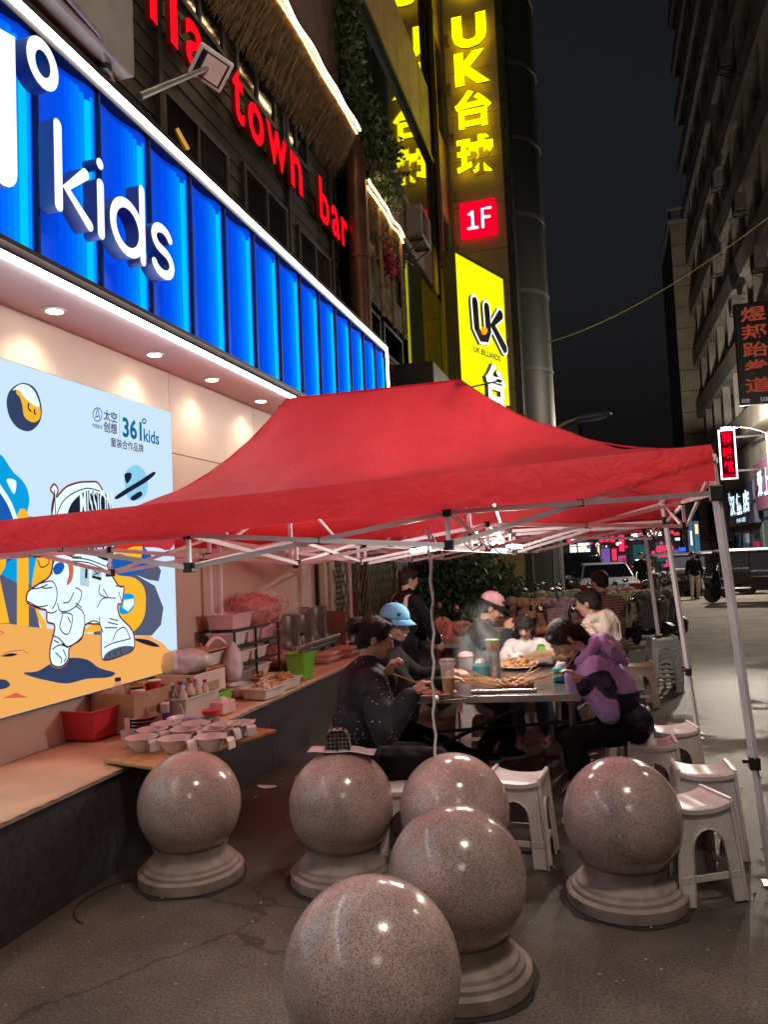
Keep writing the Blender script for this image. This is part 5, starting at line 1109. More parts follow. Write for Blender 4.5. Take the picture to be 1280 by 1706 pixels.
# ================================================================= THINGS ON THE LEDGE
CZ = LZ + .014
def K(px, py, z=CZ): return onz(px, py, z)
def cm_(n, c, r=.45, **k): return mat(n, c, r, **k)
REDPL = cm_('red_tub', (.55, .035, .05), .35, var=.1); PINKPL = cm_('pink_tub', (.72, .45, .45), .35, var=.06); CARD = cm_('cardboard', (.42, .27, .16), .85, var=.12, vs_=5); FOAM = cm_('foam_box', (.66, .56, .50), .7, var=.1); GREENPL = cm_('green_tub', (.18, .50, .05), .35, var=.06)
CERAM = cm_('white_melamine', (.74, .68, .64), .22, var=.04, coat=.3); STEELP = cm_('plate_steel', (.62, .58, .58), .22, metal=.9, var=.08); CLEARB = cm_('clear_bottle', (.75, .72, .70), .08, alpha=.28, var=0); WOODL = cm_('pale_board', (.50, .27, .11), .5, var=.25, vs_=14); BAGW = cm_('bag_film', (.82, .76, .80), .25, var=.05, alpha=.62); BAGR = cm_('mesh_bag', (.80, .30, .30), .4, var=.3, vs_=25, alpha=.5); FOODT = cm_('fried_food', (.50, .26, .09), .55, var=.4, vs_=40); FOODD = cm_('braised_food', (.30, .12, .04), .45, var=.5, vs_=40); BAMB = cm_('bamboo', (.60, .40, .20), .6, var=.2, vs_=20); NAVYD = cm_('blue_rim', (.10, .14, .38), .3, var=.3); TEAL = cm_('teal_box', (.02, .34, .36), .3, var=.06)
def tub(name, label, cat, p, w, d, h, rz, m, wall=.006, taper=.86, lip=.012, group=None, z=None):
    """open box with a rolled lip, narrower at the foot"""
    t = thing(name, label, cat, (p[0], p[1], p[2] if z is None else z), rz, group); b = MB()
    w0, d0 = w / 2 * taper, d / 2 * taper; w1, d1 = w / 2, d / 2; q = wall
    o = [(-w0, -d0, 0), (w0, -d0, 0), (w0, d0, 0), (-w0, d0, 0), (-w1, -d1, h), (w1, -d1, h), (w1, d1, h), (-w1, d1, h), (-w1 + q, -d1 + q, h), (w1 - q, -d1 + q, h), (w1 - q, d1 - q, h), (-w1 + q, d1 - q, h), (-w0 + q, -d0 + q, q), (w0 - q, -d0 + q, q), (w0 - q, d0 - q, q), (-w0 + q, d0 - q, q)]
    fs = [(0, 3, 2, 1), (12, 13, 14, 15)]
    for a in (0, 4, 8):
        for i in range(4): fs.append((a + i, a + (i + 1) % 4, a + 4 + (i + 1) % 4, a + 4 + i))
    b.add(o, fs); b.build('shell', m, t, bev=min(.012, w * .06))
    if lip:
        l = MB(); e = lip
        for a, c in (((-w1 - e, -d1 - e, h - .01), (w1 + e, -d1 - .001, h + .003)), ((-w1 - e, d1 + .001, h - .01), (w1 + e, d1 + e, h + .003)), ((-w1 - e, -d1 - .001, h - .01), (-w1 - .001, d1 + .001, h + .003)), ((w1 + .001, -d1 - .001, h - .01), (w1 + e, d1 + .001, h + .003))): l.bb(a, c)
        l.build('rim', m, t, bev=.002)
    return t
def heap(parent, n, rx, ry, z, hz, size, m, name='food', seed=0, kind='blob', o=(0, 0, 0)):
    rnd = random.Random(seed); b = MB()
    for _ in range(n):
        a = rnd.uniform(0, 2 * PI); r = rnd.random() ** .5; x, y = rx * r * math.cos(a), ry * r * math.sin(a); zz = z + hz * (1 - r * r) * rnd.uniform(.5, 1); s = size * rnd.uniform(.7, 1.3)
        q = Euler((rnd.uniform(-.6, .6), rnd.uniform(-.6, .6), rnd.uniform(0, 6.3))).to_matrix()
        if kind == 'box': b.box((x + o[0], y + o[1], zz + o[2]), (s * 1.5, s, s * .5), q)
        else: b.sph((x + o[0], y + o[1], zz + o[2]), (s * 1.1, s * .8, s * .55), 8, 5, 0, q)
    return tag(b.build(name, m, parent, smooth=60 if kind != 'box' else None), kind='stuff')
def bowl(name, label, p, r, h, m, group=None, inner=None, z=None):
    t = thing(name, label, 'bowl', (p[0], p[1], p[2] if z is None else z), 0, group)
    MB().lathe([(r * .5, 0), (r * .55, .006), (r * .8, h * .45), (r, h), (r * .97, h), (r * .77, h * .48), (r * .5, .012), (.001, .01)], 28).build('shell', m, t, smooth=50)
    if inner: MB().lathe([(r * .86, h * .68), (.001, h * .70)], 20).build('contents', inner, t)
    return t
def bottle(label, p, r, h, body, cap, label_m=None, group=None, rz=0):
    t = thing('drink_bottle', label, 'bottle', p, rz, group)
    MB().lathe([(r * .9, 0), (r, .01), (r, h * .55), (r * .85, h * .68), (r * .38, h * .86), (r * .36, h * .92)], 14).build('body', body, t, smooth=50)
    MB().lathe([(r * .45, h * .90), (r * .45, h), (.001, h)], 12).build('cap', cap, t, smooth=40)
    if label_m: MB().lathe([(r * 1.02, h * .2), (r * 1.02, h * .5)], 14).build('wrapper', label_m, t, smooth=50)
    return t
def film(name, label, cat, p, rx, ry, h, m, seed, pinch=False, group=None, amp=.35):
    """crumpled plastic bag: a lumpy closed shell"""
    b = MB(p); b.sph(V(p) + V((0, 0, h / 2)), (rx, ry, h / 2), 36, 22)
    for i, v in enumerate(b.v):
        d = v - V(p) - V((0, 0, h / 2)); k = 1 + amp * noise.noise(v * (5.5 / max(rx, .05) * .12) + V((seed, 0, 0))) + amp * .6 * noise.noise(v * (18 / max(rx, .05) * .12) + V((seed, 5, 0)))
        if pinch:
            w = max(0, (d.z / (h / 2))); k *= 1 - .62 * w ** 2
            b.v[i] = V(p) + V((0, 0, h / 2)) + V((d.x * k, d.y * k, d.z * 1.05))
        else: b.v[i] = V(p) + V((0, 0, h / 2)) + d * k
        b.v[i].z = max(b.v[i].z, p[2] + .001)
    return tag(b.build(name, m, smooth=180), label, cat, group)
tub('plastic_tub', 'red plastic tub at the near end of the ledge clutter, by the cardboard box', 'tub', K(166, 1222), .27, .46, .19, R(-3), REDPL)
m = thing('pot_lid', 'pale round strainer lying in the red plastic tub', 'lid', K(163, 1205) + V((0, -.02, .165)), 0); MB().tube([(.10 * math.cos(a * PI / 10), .15 * math.sin(a * PI / 10), .03) for a in range(20)], .006, 6, closed=True).build('rim', PINKPL, m, smooth=60); MB().lathe([(.10, .03), (.05, -.01), (.001, -.02)], 18, sy=1.5).build('mesh', cm_('rosy_mesh', (.6, .25, .25), .5), m, smooth=60)
cbp = onx(222, 1165, -3.19); cbp.z = CZ; cbx = tub('cardboard_box', 'open brown cardboard box holding sauce bottles and cups', 'box', (cbp.x, cbp.y, CZ), .36, .42, .26, R(-6), CARD, wall=.004, taper=1., lip=0)
for s, x in ((-1, -.183), (1, .183)): MB().bb((x - .002 * s, -.19, .225), (x, .19, .255)).build('flap', CARD, cbx)
lettering('lettering', '香辣卤味', FX_, (.1826, 0, .12), .26, .07, cm_('box_print', (.25, .06, .04), .8), cbx)
AMB = cm_('chili_oil', (.45, .04, .015), .15, trans=.3, var=0)
bottle('clear bottle of red oil with black cap standing in the cardboard box', cbp + V((-.05, -.10, .12)), .045, .23, CLEARB, BLACKP, AMB)
t = thing('paper_cup', 'white takeaway cup with a black lid in the cardboard box', 'cup', cbp + V((.03, .0, .14))); MB().lathe([(.034, 0), (.044, .12)], 16).build('body', CERAM, t, smooth=40); MB().lathe([(.047, .12), (.046, .135), (.001, .137)], 16).build('lid', BLACKP, t, smooth=40)
t = thing('paper_cup', 'red paper cup in the cardboard box next to an orange packet', 'cup', cbp + V((.07, .16, .16))); MB().lathe([(.032, 0), (.044, .13), (.041, .13), (.03, .01)], 16).build('body', REDPL, t, smooth=40); MB().lathe([(.046, .127), (.046, .134), (.042, .134)], 16).build('rim', CERAM, t, smooth=40)
t = thing('snack_packet', 'orange snack packet leaning in the cardboard box', 'packet', cbp + V((.0, .12, .10))); MB().box((0, 0, .10), (.05, .11, .17), (R(-8), R(6), 0)).build('pouch', cm_('packet_orange', (.62, .16, .03), .35, var=.3, vs_=20), t, bev=.015)
t = thing('glass_jar', 'little jar with a pink lid in the cardboard box', 'jar', cbp + V((.11, -.09, .17))); MB().lathe([(.035, 0), (.037, .07)], 14).build('body', CLEARB, t, smooth=40); MB().lathe([(.039, .07), (.039, .095), (.001, .095)], 14).build('lid', PINKPL, t, smooth=40)
fbp = onx(318, 1140, -3.17); fbp.z = CZ; fb = tub('foam_box', 'pale foam carton under a crumpled white plastic bag', 'box', (fbp.x, fbp.y, CZ), .36, .44, .27, R(-4), FOAM, wall=.012, taper=1., lip=0)
MB().bb((.1815, -.05, .10), (.1835, .12, .19)).build('stamp', CARD, fb)
film('plastic_bag', 'crumpled white plastic bag on top of the pale foam carton', 'plastic bag', fbp + V((-.03, .02, .25)), .17, .21, .20, BAGW, 4)
# tray of drinks
tbp = K(310, 1196); tb = tub('bottle_bin', 'pale rectangular bin full of small drink bottles', 'bin', (tbp.x - .02, tbp.y + .03, CZ), .30, .44, .17, R(-4), cm_('bin_beige', (.52, .46, .42), .45, var=.1), taper=.9)
caps = [cm_('cap_red', (.5, .02, .04), .4), cm_('cap_green', (.03, .22, .06), .4), cm_('cap_white', (.7, .7, .7), .4), cm_('cap_blue', (.08, .12, .5), .4)]; wr = [cm_('wrap_blue', (.04, .2, .5), .4), cm_('wrap_yellow', (.65, .45, .03), .4), cm_('wrap_green', (.12, .35, .1), .4), cm_('wrap_pink', (.6, .15, .25), .4)]
names = ('red', 'green', 'white', 'blue'); wn_ = ('blue', 'yellow', 'green', 'pink'); k = 0
for j in range(4):
    for i in range(3):
        a, b = rot2(-.08 + .08 * i, -.14 + .092 * j, R(-4)); c1 = (i + 2 * j) % 4; c2 = (2 * i + j + k) % 4; k += 1
        bottle('%s capped bottle with %s wrapper, %s row and %s column of the pale bin' % (names[c1], wn_[c2], ('near', 'second', 'third', 'far')[j], ('wall side', 'middle', 'street side')[i]), (tbp.x - .02 + a, tbp.y + .03 + b, CZ + .05 + .012 * ((i * j) % 3)), .033, .20, cm_('drink_%d' % c2, ((.5, .3, .3), (.35, .12, .1), (.6, .5, .4), (.25, .3, .3))[c2], .12, var=0), caps[c1], wr[c2], 'bottles in the pale bin')
tub('storage_box', 'green shallow box behind the pale bottle bin', 'box', K(352, 1183) + V((-.05, .08, 0)), .2, .3, .12, R(-5), GREENPL, taper=.95)
t = thing('tissue_box', 'small pink tissue box at the ledge edge beside the bottle bin', 'tissue box', K(371, 1187), R(-5)); MB().box((0, 0, .045), (.12, .17, .09)).build('carton', PINKPL, t, bev=.008); MB().box((0, 0, .1), (.05, .10, .03), (R(8), R(20), 0), 0, .5).build('tissue', CERAM, t)
sp = K(239, 1222)
for k in range(5):
    t = thing('steel_plate', ('bottom', 'second', 'middle', 'fourth', 'top')[k] + ' steel plate of the stack before the cardboard box', 'plate', sp + V((.004 * (k % 2), -.003 * k, .022 * k)), 0, 'steel plates in the stack')
    MB().lathe([(.07, 0), (.085, .006), (.112, .03), (.117, .032), (.115, .034), (.084, .010), (.001, .006)], 28).build('dish', STEELP, t, smooth=40)
b = bowl('soup_bowl', 'white bowl with blue pattern band and a spoon beside the plate stack', K(309, 1220), .12, .10, CERAM, inner=cm_('broth', (.45, .32, .25), .2)); MB().lathe([(.092, .045), (.108, .075)], 28).build('pattern_band', NAVYD, b, smooth=60); MB().bar((.02, .0, .05), (-.02, -.02, .19), .012, .006).build('spoon', CERAM, b)
t = thing('glass_jar', 'jar with bright red lid behind the white handled bowls', 'jar', K(352, 1208)); MB().lathe([(.055, 0), (.058, .02), (.058, .075)], 20).build('body', CLEARB, t, smooth=40); MB().lathe([(.05, .005), (.05, .06), (.001, .06)], 16).build('contents', FOODD, t); MB().lathe([(.062, .076), (.062, .105), (.001, .107)], 20).build('lid', REDPL, t, smooth=40)
t = thing('plastic_cup', 'clear cup with a pink scoop at the tray corner', 'cup', K(213, 1243)); MB().lathe([(.036, 0), (.045, .10), (.042, .10), (.034, .006)], 16).build('body', CLEARB, t, smooth=40); MB().bar((0, 0, .03), (-.01, .01, .17), .03, .008).build('scoop', PINKPL, t, bev=.003)
t = thing('drink_carton', 'small blue and white carton leaning between plates and bowl', 'carton', K(276, 1208), R(20)); MB().box((0, 0, .08), (.055, .05, .16), (R(14), 0, 0)).build('carton_body', cm_('carton_white', (.68, .64, .68), .4, var=.05), t, bev=.004); MB().box((.006, -.001, .07), (.047, .052, .05), (R(14), 0, 0)).build('print_band', cm_('carton_blue', (.08, .10, .35), .4), t)
# wooden serving board jutting over the edge with nine handled bowls
bdp = (onz(318, 1241, CZ + .01) + V((.03, 0, 0))); bd = thing('serving_board', 'wooden board jutting over the ledge edge, carrying white handled bowls', 'board', (bdp.x, bdp.y, CZ), R(-17)); MB().box((0, 0, .011), (.44, .98, .020)).build('plank', WOODL, bd, bev=.005)
hb0 = thing('handled_bowl', '', 'bowl', (0, 0, 0), 0, 'white handled bowls on the board')
MB().lathe([(.045, 0), (.05, .004), (.078, .045), (.094, .080), (.098, .082), (.094, .083), (.089, .079), (.072, .043), (.045, .010), (.001, .008)], 28).build('bowl_shell', CERAM, hb0, smooth=50)
MB().prism([(.090, .079), (.135, .083), (.150, .070), (.158, .020), (.150, .018), (.141, .064), (.128, .074), (.088, .070)], lambda u, v, h: V((u, -.032 + h, v)), .064).build('handle', CERAM, hb0, bev=.003)
MB().lathe([(.066, .038), (.001, .041)], 16).build('sauce', FOODT, hb0)
sp_ = MB(); sp_.bar((-.03, -.02, .045), (.09, .06, .105), .012, .005); sp_.build('spoon', CERAM, hb0)
for i, (px, py) in enumerate(((236, 1241), (291, 1243), (351, 1240), (254, 1227), (309, 1227), (363, 1225), (277, 1217), (326, 1217), (378, 1218))):
    c_ = hb0 if i == 0 else copy_tree(hb0); p = K(px, py, CZ + .055); c_.location = (p.x, p.y, CZ + .022); c_.rotation_euler = (0, 0, R(-28 + 9 * (i % 3))); c_['label'] = '%s white handled bowl in the %s row of the wooden board' % (('nearest the wall', 'middle', 'street side')[i % 3], ('front', 'middle', 'back')[i // 3])
c_ = copy_tree(hb0); p = K(400, 1216, CZ + .055); c_.location = (p.x, p.y, CZ + .022); c_.rotation_euler = (0, 0, R(-35)); c_['label'] = 'white handled bowl alone at the far corner of the wooden board'
# flowered bowl, food trays, bagged tray, green pail
b = bowl('soup_bowl', 'flower patterned bowl of red sauce beyond the pink tissue box', K(399, 1160), .125, .105, CERAM, inner=cm_('chili_sauce', (.45, .08, .04), .3)); MB().lathe([(.085, .032), (.112, .075)], 28).build('pattern_band', cm_('flower_band', (.20, .12, .28), .3, var=.9, vs_=38), b, smooth=60)
for i, (px, py, w, d, lab, seed) in enumerate(((441, 1160, .23, .34, 'pale tray of sliced buns beside the flowered bowl', 3), (470, 1146, .2, .34, 'pale tray of fried pieces under a pink bag', 5), (425, 1140, .3, .3, 'low dish of golden fried slices behind the bun tray', 8))):
    t = tub('food_tray', lab, 'tray', K(px, py), w, d, .085, R(-8), FOAM); heap(t, 46, w * .40, d * .40, .07, .06, .028, FOODT if i else cm_('bun', (.62, .45, .30), .6, var=.2, vs_=30), seed=seed, kind='box')
film('plastic_bag', 'rosy translucent bag of snacks lying on the tray by the green pail', 'plastic bag', K(462, 1120) + V((-.05, .05, .05)), .16, .2, .22, BAGR, 9, True, amp=.45)
t = tub('plastic_pail', 'bright green square pail of utensils on the ledge', 'pail', K(502, 1130), .2, .22, .24, R(-8), GREENPL, taper=.82)
for i in range(5): MB().bar((-.05 + .025 * i, .02 * (i % 2), .08), (-.09 + .05 * i, .05 * (i % 3), .32), .012, .006).build('utensil', STEELP, t)
for k in range(2):
    t = thing('frying_pan', ('red frying pan tilted against the green pail', 'second red pan behind the tilted one')[k], 'pan', K(488, 1108) + V((-.07, .12 + .16 * k, .16))); MB().lathe([(.001, 0), (.11, 0), (.14, .04), (.134, .04), (.105, .006), (.001, .006)], 26, (0, 0, 0), 0, Euler((R(48), R(14), 0)).to_matrix()).build('pan_body', cm_('red_enamel', (.34, .05, .045), .3, var=.1), t, smooth=50); MB().bar((.08, -.05, .09), (.2, -.12, .18), .025, .014).build('handle', BLACKP, t)
# wooden rack with tubs and hanging bag
RKP = onx(338, 1080, -3.2); RKP.z = CZ; SHY = onx(400, 1080, -3.2).y; PTY = onx(500, 1060, -3.2).y
rk = thing('wooden_rack', 'small wooden rack with an arched handle at the wall, holding white tubs', 'rack', RKP, R(-3)); h = .44
for y in (-.16, .16):
    for x in (-.12, .12): MB().bb((x - .012, y - .012, 0), (x + .012, y + .012, h)).build('post', WOODL, rk, bev=.002)
for z in (.10, .26, .40): MB().bb((-.14, -.18, z), (.14, .18, z + .014)).build('shelf', WOODL, rk, bev=.002)
MB().tube([(.12, -.14 + .28 * i / 10, h + .06 * math.sin(PI * i / 10)) for i in range(11)], .016, 8).build('handle', PINKPL, rk, smooth=60)
rp = RKP.copy()
tub('plastic_tub', 'small white tub on the lower shelf of the wooden rack', 'tub', rp + V((0, .03, .277)), .2, .24, .10, 0, CERAM)
film('plastic_bag', 'knotted white plastic bag hanging in front of the wooden rack', 'plastic bag', rp + V((.19, .17, .12)), .085, .09, .32, BAGW, 2, True, amp=.34)
# black wire shelf with tubs
bk_ = V((-3.2, SHY, CZ)); sh = thing('wire_shelf', 'black wire shelf unit against the pink wall stacked with plastic tubs', 'shelf', bk_, 0)
for x in (-.16, .16):
    for y in (-.42, 0, .5): MB().bb((x - .009, y - .009, 0), (x + .009, y + .009, .52)).build('post', BLACKP, sh)
for z in (.05, .22, .38, .52):
    for i in range(7): MB().bb((-.16 + .053 * i, -.43, z), (-.155 + .053 * i, .51, z + .006)).build('shelf_wire', BLACKP, sh)
    for x in (-.165, .165): MB().bb((x - .006, -.43, z - .006), (x + .006, .51, z + .012)).build('shelf_rail', BLACKP, sh)
for i, (y, z, w, d, hh, m_, lab) in enumerate(((-.22, .535, .26, .38, .13, PINKPL, 'large pink tub on top of the black shelf'), (-.28, .395, .24, .26, .11, CERAM, 'white tub on the third shelf, nearest the rack'), (.02, .395, .24, .24, .12, PINKPL, 'pink tub on the third shelf, middle'), (.32, .395, .24, .28, .10, cm_('tub_rose', (.6, .3, .3), .4), 'rose tub on the third shelf, far end'), (-.24, .235, .26, .28, .10, FOAM, 'pale tub on the second shelf, near end'), (.10, .235, .26, .32, .10, FOAM, 'pale tub on the second shelf, middle'), (-.22, .065, .26, .3, .1, cm_('tub_grey', (.3, .26, .26), .4), 'grey tub on the lowest shelf'), (.16, .065, .24, .34, .1, FOAM, 'pale tub on the lowest shelf, far end'))):
    tub('plastic_tub', lab, 'tub', bk_ + V((.02, y, z)), w, d, hh, 0, m_, group='tubs on the black shelf')
film('mesh_bag', 'heap of pink netting bag on top of the black shelf', 'net bag', bk_ + V((.04, .28, .50)), .2, .34, .28, BAGR, 13, amp=.5)
rnd = random.Random(6); b = MB()
for _ in range(46):
    c_ = V((rnd.gauss(.02, .08), rnd.gauss(0, .16), rnd.uniform(.03, .24))); r_ = rnd.uniform(.05, .14); q = Euler((rnd.uniform(0, 3), rnd.uniform(0, 3), rnd.uniform(0, 3))).to_matrix(); ph_ = rnd.uniform(0, 6)
    b.tube([c_ + q @ V((r_ * math.cos(a * .45), r_ * .7 * math.sin(a * .45), .03 * math.sin(a + ph_))) for a in range(12)], .0035, 4)
tag(b.build('netting', cm_('net_pink', (.75, .32, .30), .5), bpy.data.objects['mesh_bag']), kind='stuff')
for i, (px, py, w, lab) in enumerate(((446, 1128, .20, 'thin pink bag of greens between the bun tray and the green pail'), (345, 1168, .10, 'small knotted pink bag beside the pale foam carton'), (428, 1088, .16, 'white bag squeezed on the black shelf end'))):
    film('plastic_bag', lab, 'plastic bag', K(px, py) + V((-.12, .05, 0)), w * .5, w * .7, w * .9, (BAGR, BAGR, BAGW)[i], 20 + i, amp=.55)
for k in range(5):
    t = thing('foam_cup', ('lowest', 'second', 'middle', 'fourth', 'top')[k] + ' foam cup of the small stack beside the green box', 'cup', K(345, 1190) + V((-.16, .16, .025 * k)), 0, 'foam cups'); MB().lathe([(.034, 0), (.046, .09), (.049, .092), (.044, .09), (.032, .006)], 16).build('body', CERAM, t, smooth=40)
# stove with three pots
svp = V((-3.22, PTY - .18, CZ)); sv = thing('steel_stove', 'low steel stove bench with a dark front under the pots', 'stove', svp, 0)
MB().bb((-.17, -.45, .20), (.22, .95, .24)).build('top', cm_('stove_top', (.20, .17, .17), .5, metal=.6, var=.2), sv, bev=.006); MB().bb((-.15, -.43, 0), (.19, .93, .198)).build('body', cm_('stove_dark', (.10, .08, .08), .35, metal=.5), sv); MB().bb((.193, -.43, .10), (.205, .93, .17)).build('front_rail', MATS['stove_dark'], sv)
for k in range(4): MB().lathe([(.022, 0), (.022, .03), (.001, .03)], 12, (.205, -.3 + .33 * k, .13), 0, Matrix.Rotation(PI / 2, 3, 'Y')).build('knob', BLACKP, sv)
for k, (y, r, hh) in enumerate(((-.24, .165, .30), (.18, .15, .28), (.6, .16, .33))):
    t = thing('stock_pot', ('nearest', 'middle', 'far')[k] + ' steel stock pot steaming on the stove bench', 'pot', svp + V((.02, y, .242)), 0, 'stock pots on the stove')
    MB().lathe([(r * .97, 0), (r, .01), (r, hh), (r + .012, hh + .004), (r - .006, hh), (r - .008, .02), (.001, .02)], 28).build('body', STEELP, t, smooth=40); MB().lathe([(r - .01, hh * .85), (.001, hh * .85)], 20).build('broth', FOODD, t)
    for s in (-1, 1): MB().tube([(.03 * math.cos(a), s * (r + .035 * math.sin(a)), hh * .8) for a in [PI * i / 6 for i in range(7)]], .006, 6).build('handle', STEELP, t, smooth=60)
MB()
bp_ = thing('cutting_board', 'dark chopping board leaning at the far end of the stove', 'board', svp + V((.05, 1.1, .1)), R(6)); MB().box((0, 0, .16), (.36, .03, .46), (R(-8), 0, 0)).build('slab', cm_('brown_board', (.22, .10, .06), .6, var=.2), bp_, bev=.006)
# stacked trays by the seated woman
for k in range(6):
    px, py = ((560, 1086), (540, 1104), (575, 1094))[k % 3]; p = K(px, py) + V((-.06, .12, .05 * (k // 3)))
    t = tub('foam_tray', ('near', 'middle', 'far')[k % 3] + ' peach foam tray, ' + ('lower', 'upper')[k // 3] + ' layer, behind the sparkly jacket', 'tray', p, .30, .36, .045, R(-9 + 3 * k), cm_('peach_foam', (.68, .36, .30), .6, var=.08), group='peach foam trays'); MB().bb((-.14, -.17, .04), (.14, .17, .048)).build('lid', MATS['peach_foam'], t, bev=.006)

# ================================================================= THINGS ON THE TABLES
TT = TZ + .002
def Tp(px, py, z=TT): return onz(px, py, z)
def sticks(parent, n, base, dirn, spread, L, seed, m=None, name='skewer_sticks', o=(0, 0, 0), fan=.25):
    rnd = random.Random(seed); b = MB()
    for _ in range(n):
        p = V(base) + V((rnd.gauss(0, spread[0]), rnd.gauss(0, spread[1]), rnd.uniform(0, spread[2]))); d = V(dirn) + V((rnd.gauss(0, fan), rnd.gauss(0, fan), rnd.uniform(-.02, .10))); d.normalize(); b.bar(p, p + d * L * rnd.uniform(.75, 1), .0032)
    return tag(b.build(name, m or BAMB, parent), kind='stuff')
def tray(label, p, w, d, rz, z=None):
    t = thing('skewer_tray', label, 'tray', p, rz); MB().box((0, 0, .004), (w - .03, d - .03, .004)).build('tray_base', STEELP, t); l = MB()
    for a, c in (((-w / 2, -d / 2, .001), (w / 2, -d / 2 + .016, .022)), ((-w / 2, d / 2 - .016, .001), (w / 2, d / 2, .022)), ((-w / 2, -d / 2 + .016, .001), (-w / 2 + .016, d / 2 - .016, .022)), ((w / 2 - .016, -d / 2 + .016, .001), (w / 2, d / 2 - .016, .022))): l.bb(a, c)
    l.build('rim', STEELP, t, bev=.005); return t
t = tray('steel tray of braised skewers on the front table edge', Tp(838, 1148), .42, .28, R(10)); heap(t, 70, .13, .10, .02, .04, .026, FOODD, seed=21, o=(.05, 0, 0)); heap(t, 30, .09, .09, .025, .05, .024, FOODT, 'meatballs', 22, o=(.10, .02, 0)); sticks(t, 70, (-.04, 0, .03), (-1, .12, .10), (.05, .07, .02), .30, 31); sticks(t, 26, (.10, .0, .035), (1, .45, .12), (.04, .05, .02), .26, 32)
t = thing('skewer_plate', 'round plate heaped with fried skewers in the middle of the front table', 'plate', Tp(862, 1112), R(10)); MB().lathe([(.10, 0), (.16, .018), (.165, .02), (.16, .022), (.10, .006), (.001, .006)], 30).build('dish', CERAM, t, smooth=50); heap(t, 70, .13, .10, .02, .07, .028, FOODT, seed=23); heap(t, 10, .06, .05, .08, .03, .03, CERAM, 'fish_balls', 24); sticks(t, 60, (.05, .02, .04), (1, .35, .16), (.04, .05, .03), .34, 33)
t = thing('skewer_tray', 'oval plate of skewers beside the child', 'plate', Tp(905, 1106), R(12)); MB().lathe([(.09, 0), (.14, .015), (.145, .017), (.09, .006), (.001, .006)], 26, sx=1.4).build('dish', STEELP, t, smooth=50); heap(t, 40, .13, .09, .02, .04, .026, FOODD, seed=25); sticks(t, 60, (.06, .02, .03), (1, .55, .22), (.04, .05, .03), .36, 34)
t = thing('skewer_cup', 'steel cup packed with upright skewer sticks, green tops', 'cup', Tp(824, 1126)); MB().lathe([(.048, 0), (.050, .004), (.050, .19), (.047, .19), (.046, .01)], 24).build('cup_body', STEELP, t, smooth=40); rnd = random.Random(4); b = MB()
for _ in range(60): a = rnd.uniform(0, 6.3); r = .038 * rnd.random() ** .5; b.bar((r * math.cos(a), r * math.sin(a), .02), (1.25 * r * math.cos(a), 1.25 * r * math.sin(a), .26 + rnd.uniform(-.01, .01)), .0045)
tag(b.build('skewer_sticks', BAMB, t), kind='stuff'); b = MB()
for _ in range(60): a = rnd.uniform(0, 6.3); r = .050 * rnd.random() ** .5; b.sph((r * math.cos(a), r * math.sin(a), .263), .006, 6, 4)
tag(b.build('stick_tips', cm_('pale_green', (.35, .55, .35), .5), t), kind='stuff')
def tissue(label, px, py, w, d, h, rz):
    t = thing('tissue_box', label, 'tissue box', Tp(px, py), rz, 'tissue boxes on the front table'); MB().box((0, 0, h / 2), (w, d, h), None, 0, .94).build('carton', TEAL, t, bev=.012); MB().bb((-w * .36, -d / 2 - .001, h * .12), (w * .36, -d / 2 + .004, h * .2)).build('base_line', cm_('teal_dark', (.01, .2, .22), .3), t); b = MB(); b.sph((0, 0, h + .012), (.04, .03, .028), 18, 10)
    for i, v in enumerate(b.v): b.v[i] = V((v.x, v.y, v.z + .02 * noise.noise(v * 40)))
    b.build('tissue', CERAM, t, smooth=60); return t
tissue('teal tissue box on the right corner of the front table', 936, 1135, .115, .115, .095, R(8)); tissue('teal tissue box beside the steel cup of sticks', 801, 1126, .12, .10, .085, R(14))
t = thing('sugar_jar', 'white plastic canister with a pink lid on the front table', 'canister', Tp(777, 1116)); MB().lathe([(.05, 0), (.058, .01), (.058, .10), (.062, .11)], 20).build('body', CERAM, t, smooth=40); MB().lathe([(.064, .11), (.05, .135), (.012, .145), (.001, .15)], 20).build('lid', PINKPL, t, smooth=40)
t = thing('drink_cup', 'tall clear plastic cup of orange drink in a plastic bag by the table edge', 'cup', Tp(748, 1160)); MB().lathe([(.034, 0), (.048, .21), (.046, .21), (.032, .004)], 20).build('body', CLEARB, t, smooth=40); MB().lathe([(.032, .004), (.041, .12), (.001, .12)], 18).build('drink', cm_('orange_drink', (.75, .38, .03), .15, trans=.2, var=.05), t, smooth=40); MB().lathe([(.050, .205), (.053, .215), (.052, .235), (.03, .24)], 18).build('lid', CLEARB, t, smooth=40)
t = thing('mobile_phone', 'black phone lying at the left end of the front table', 'phone', Tp(752, 1166), R(30)); MB().box((0, 0, .006), (.18, .085, .009)).build('case', BLACKP, t, bev=.004); MB().box((0, 0, .0112), (.168, .074, .001)).build('screen', GLASSDK, t)
t = thing('dinner_plate', 'oval plate of skewers in front of the sparkly jacket', 'plate', Tp(715, 1158), R(6)); MB().lathe([(.09, 0), (.145, .02), (.15, .022), (.145, .024), (.09, .006), (.001, .006)], 28, sx=1.2).build('dish', CERAM, t, smooth=50); heap(t, 30, .11, .07, .02, .025, .028, cm_('sausage', (.5, .2, .12), .4, var=.2), seed=27)
t = bowl('black_bowl', 'dark small bowl in front of the purple jacket', Tp(962, 1112), .075, .05, cm_('black_glaze', (.02, .02, .022), .2), inner=cm_('rice', (.55, .45, .38), .6)); t = bowl('black_bowl', 'grey bowl held before the child', Tp(884, 1096), .075, .05, cm_('grey_glaze', (.12, .13, .13), .25), inner=FOODD)
t = thing('yellow_bag', 'folded yellow plastic packet standing on the table before the child', 'packet', Tp(832, 1092), R(20)); b = MB()
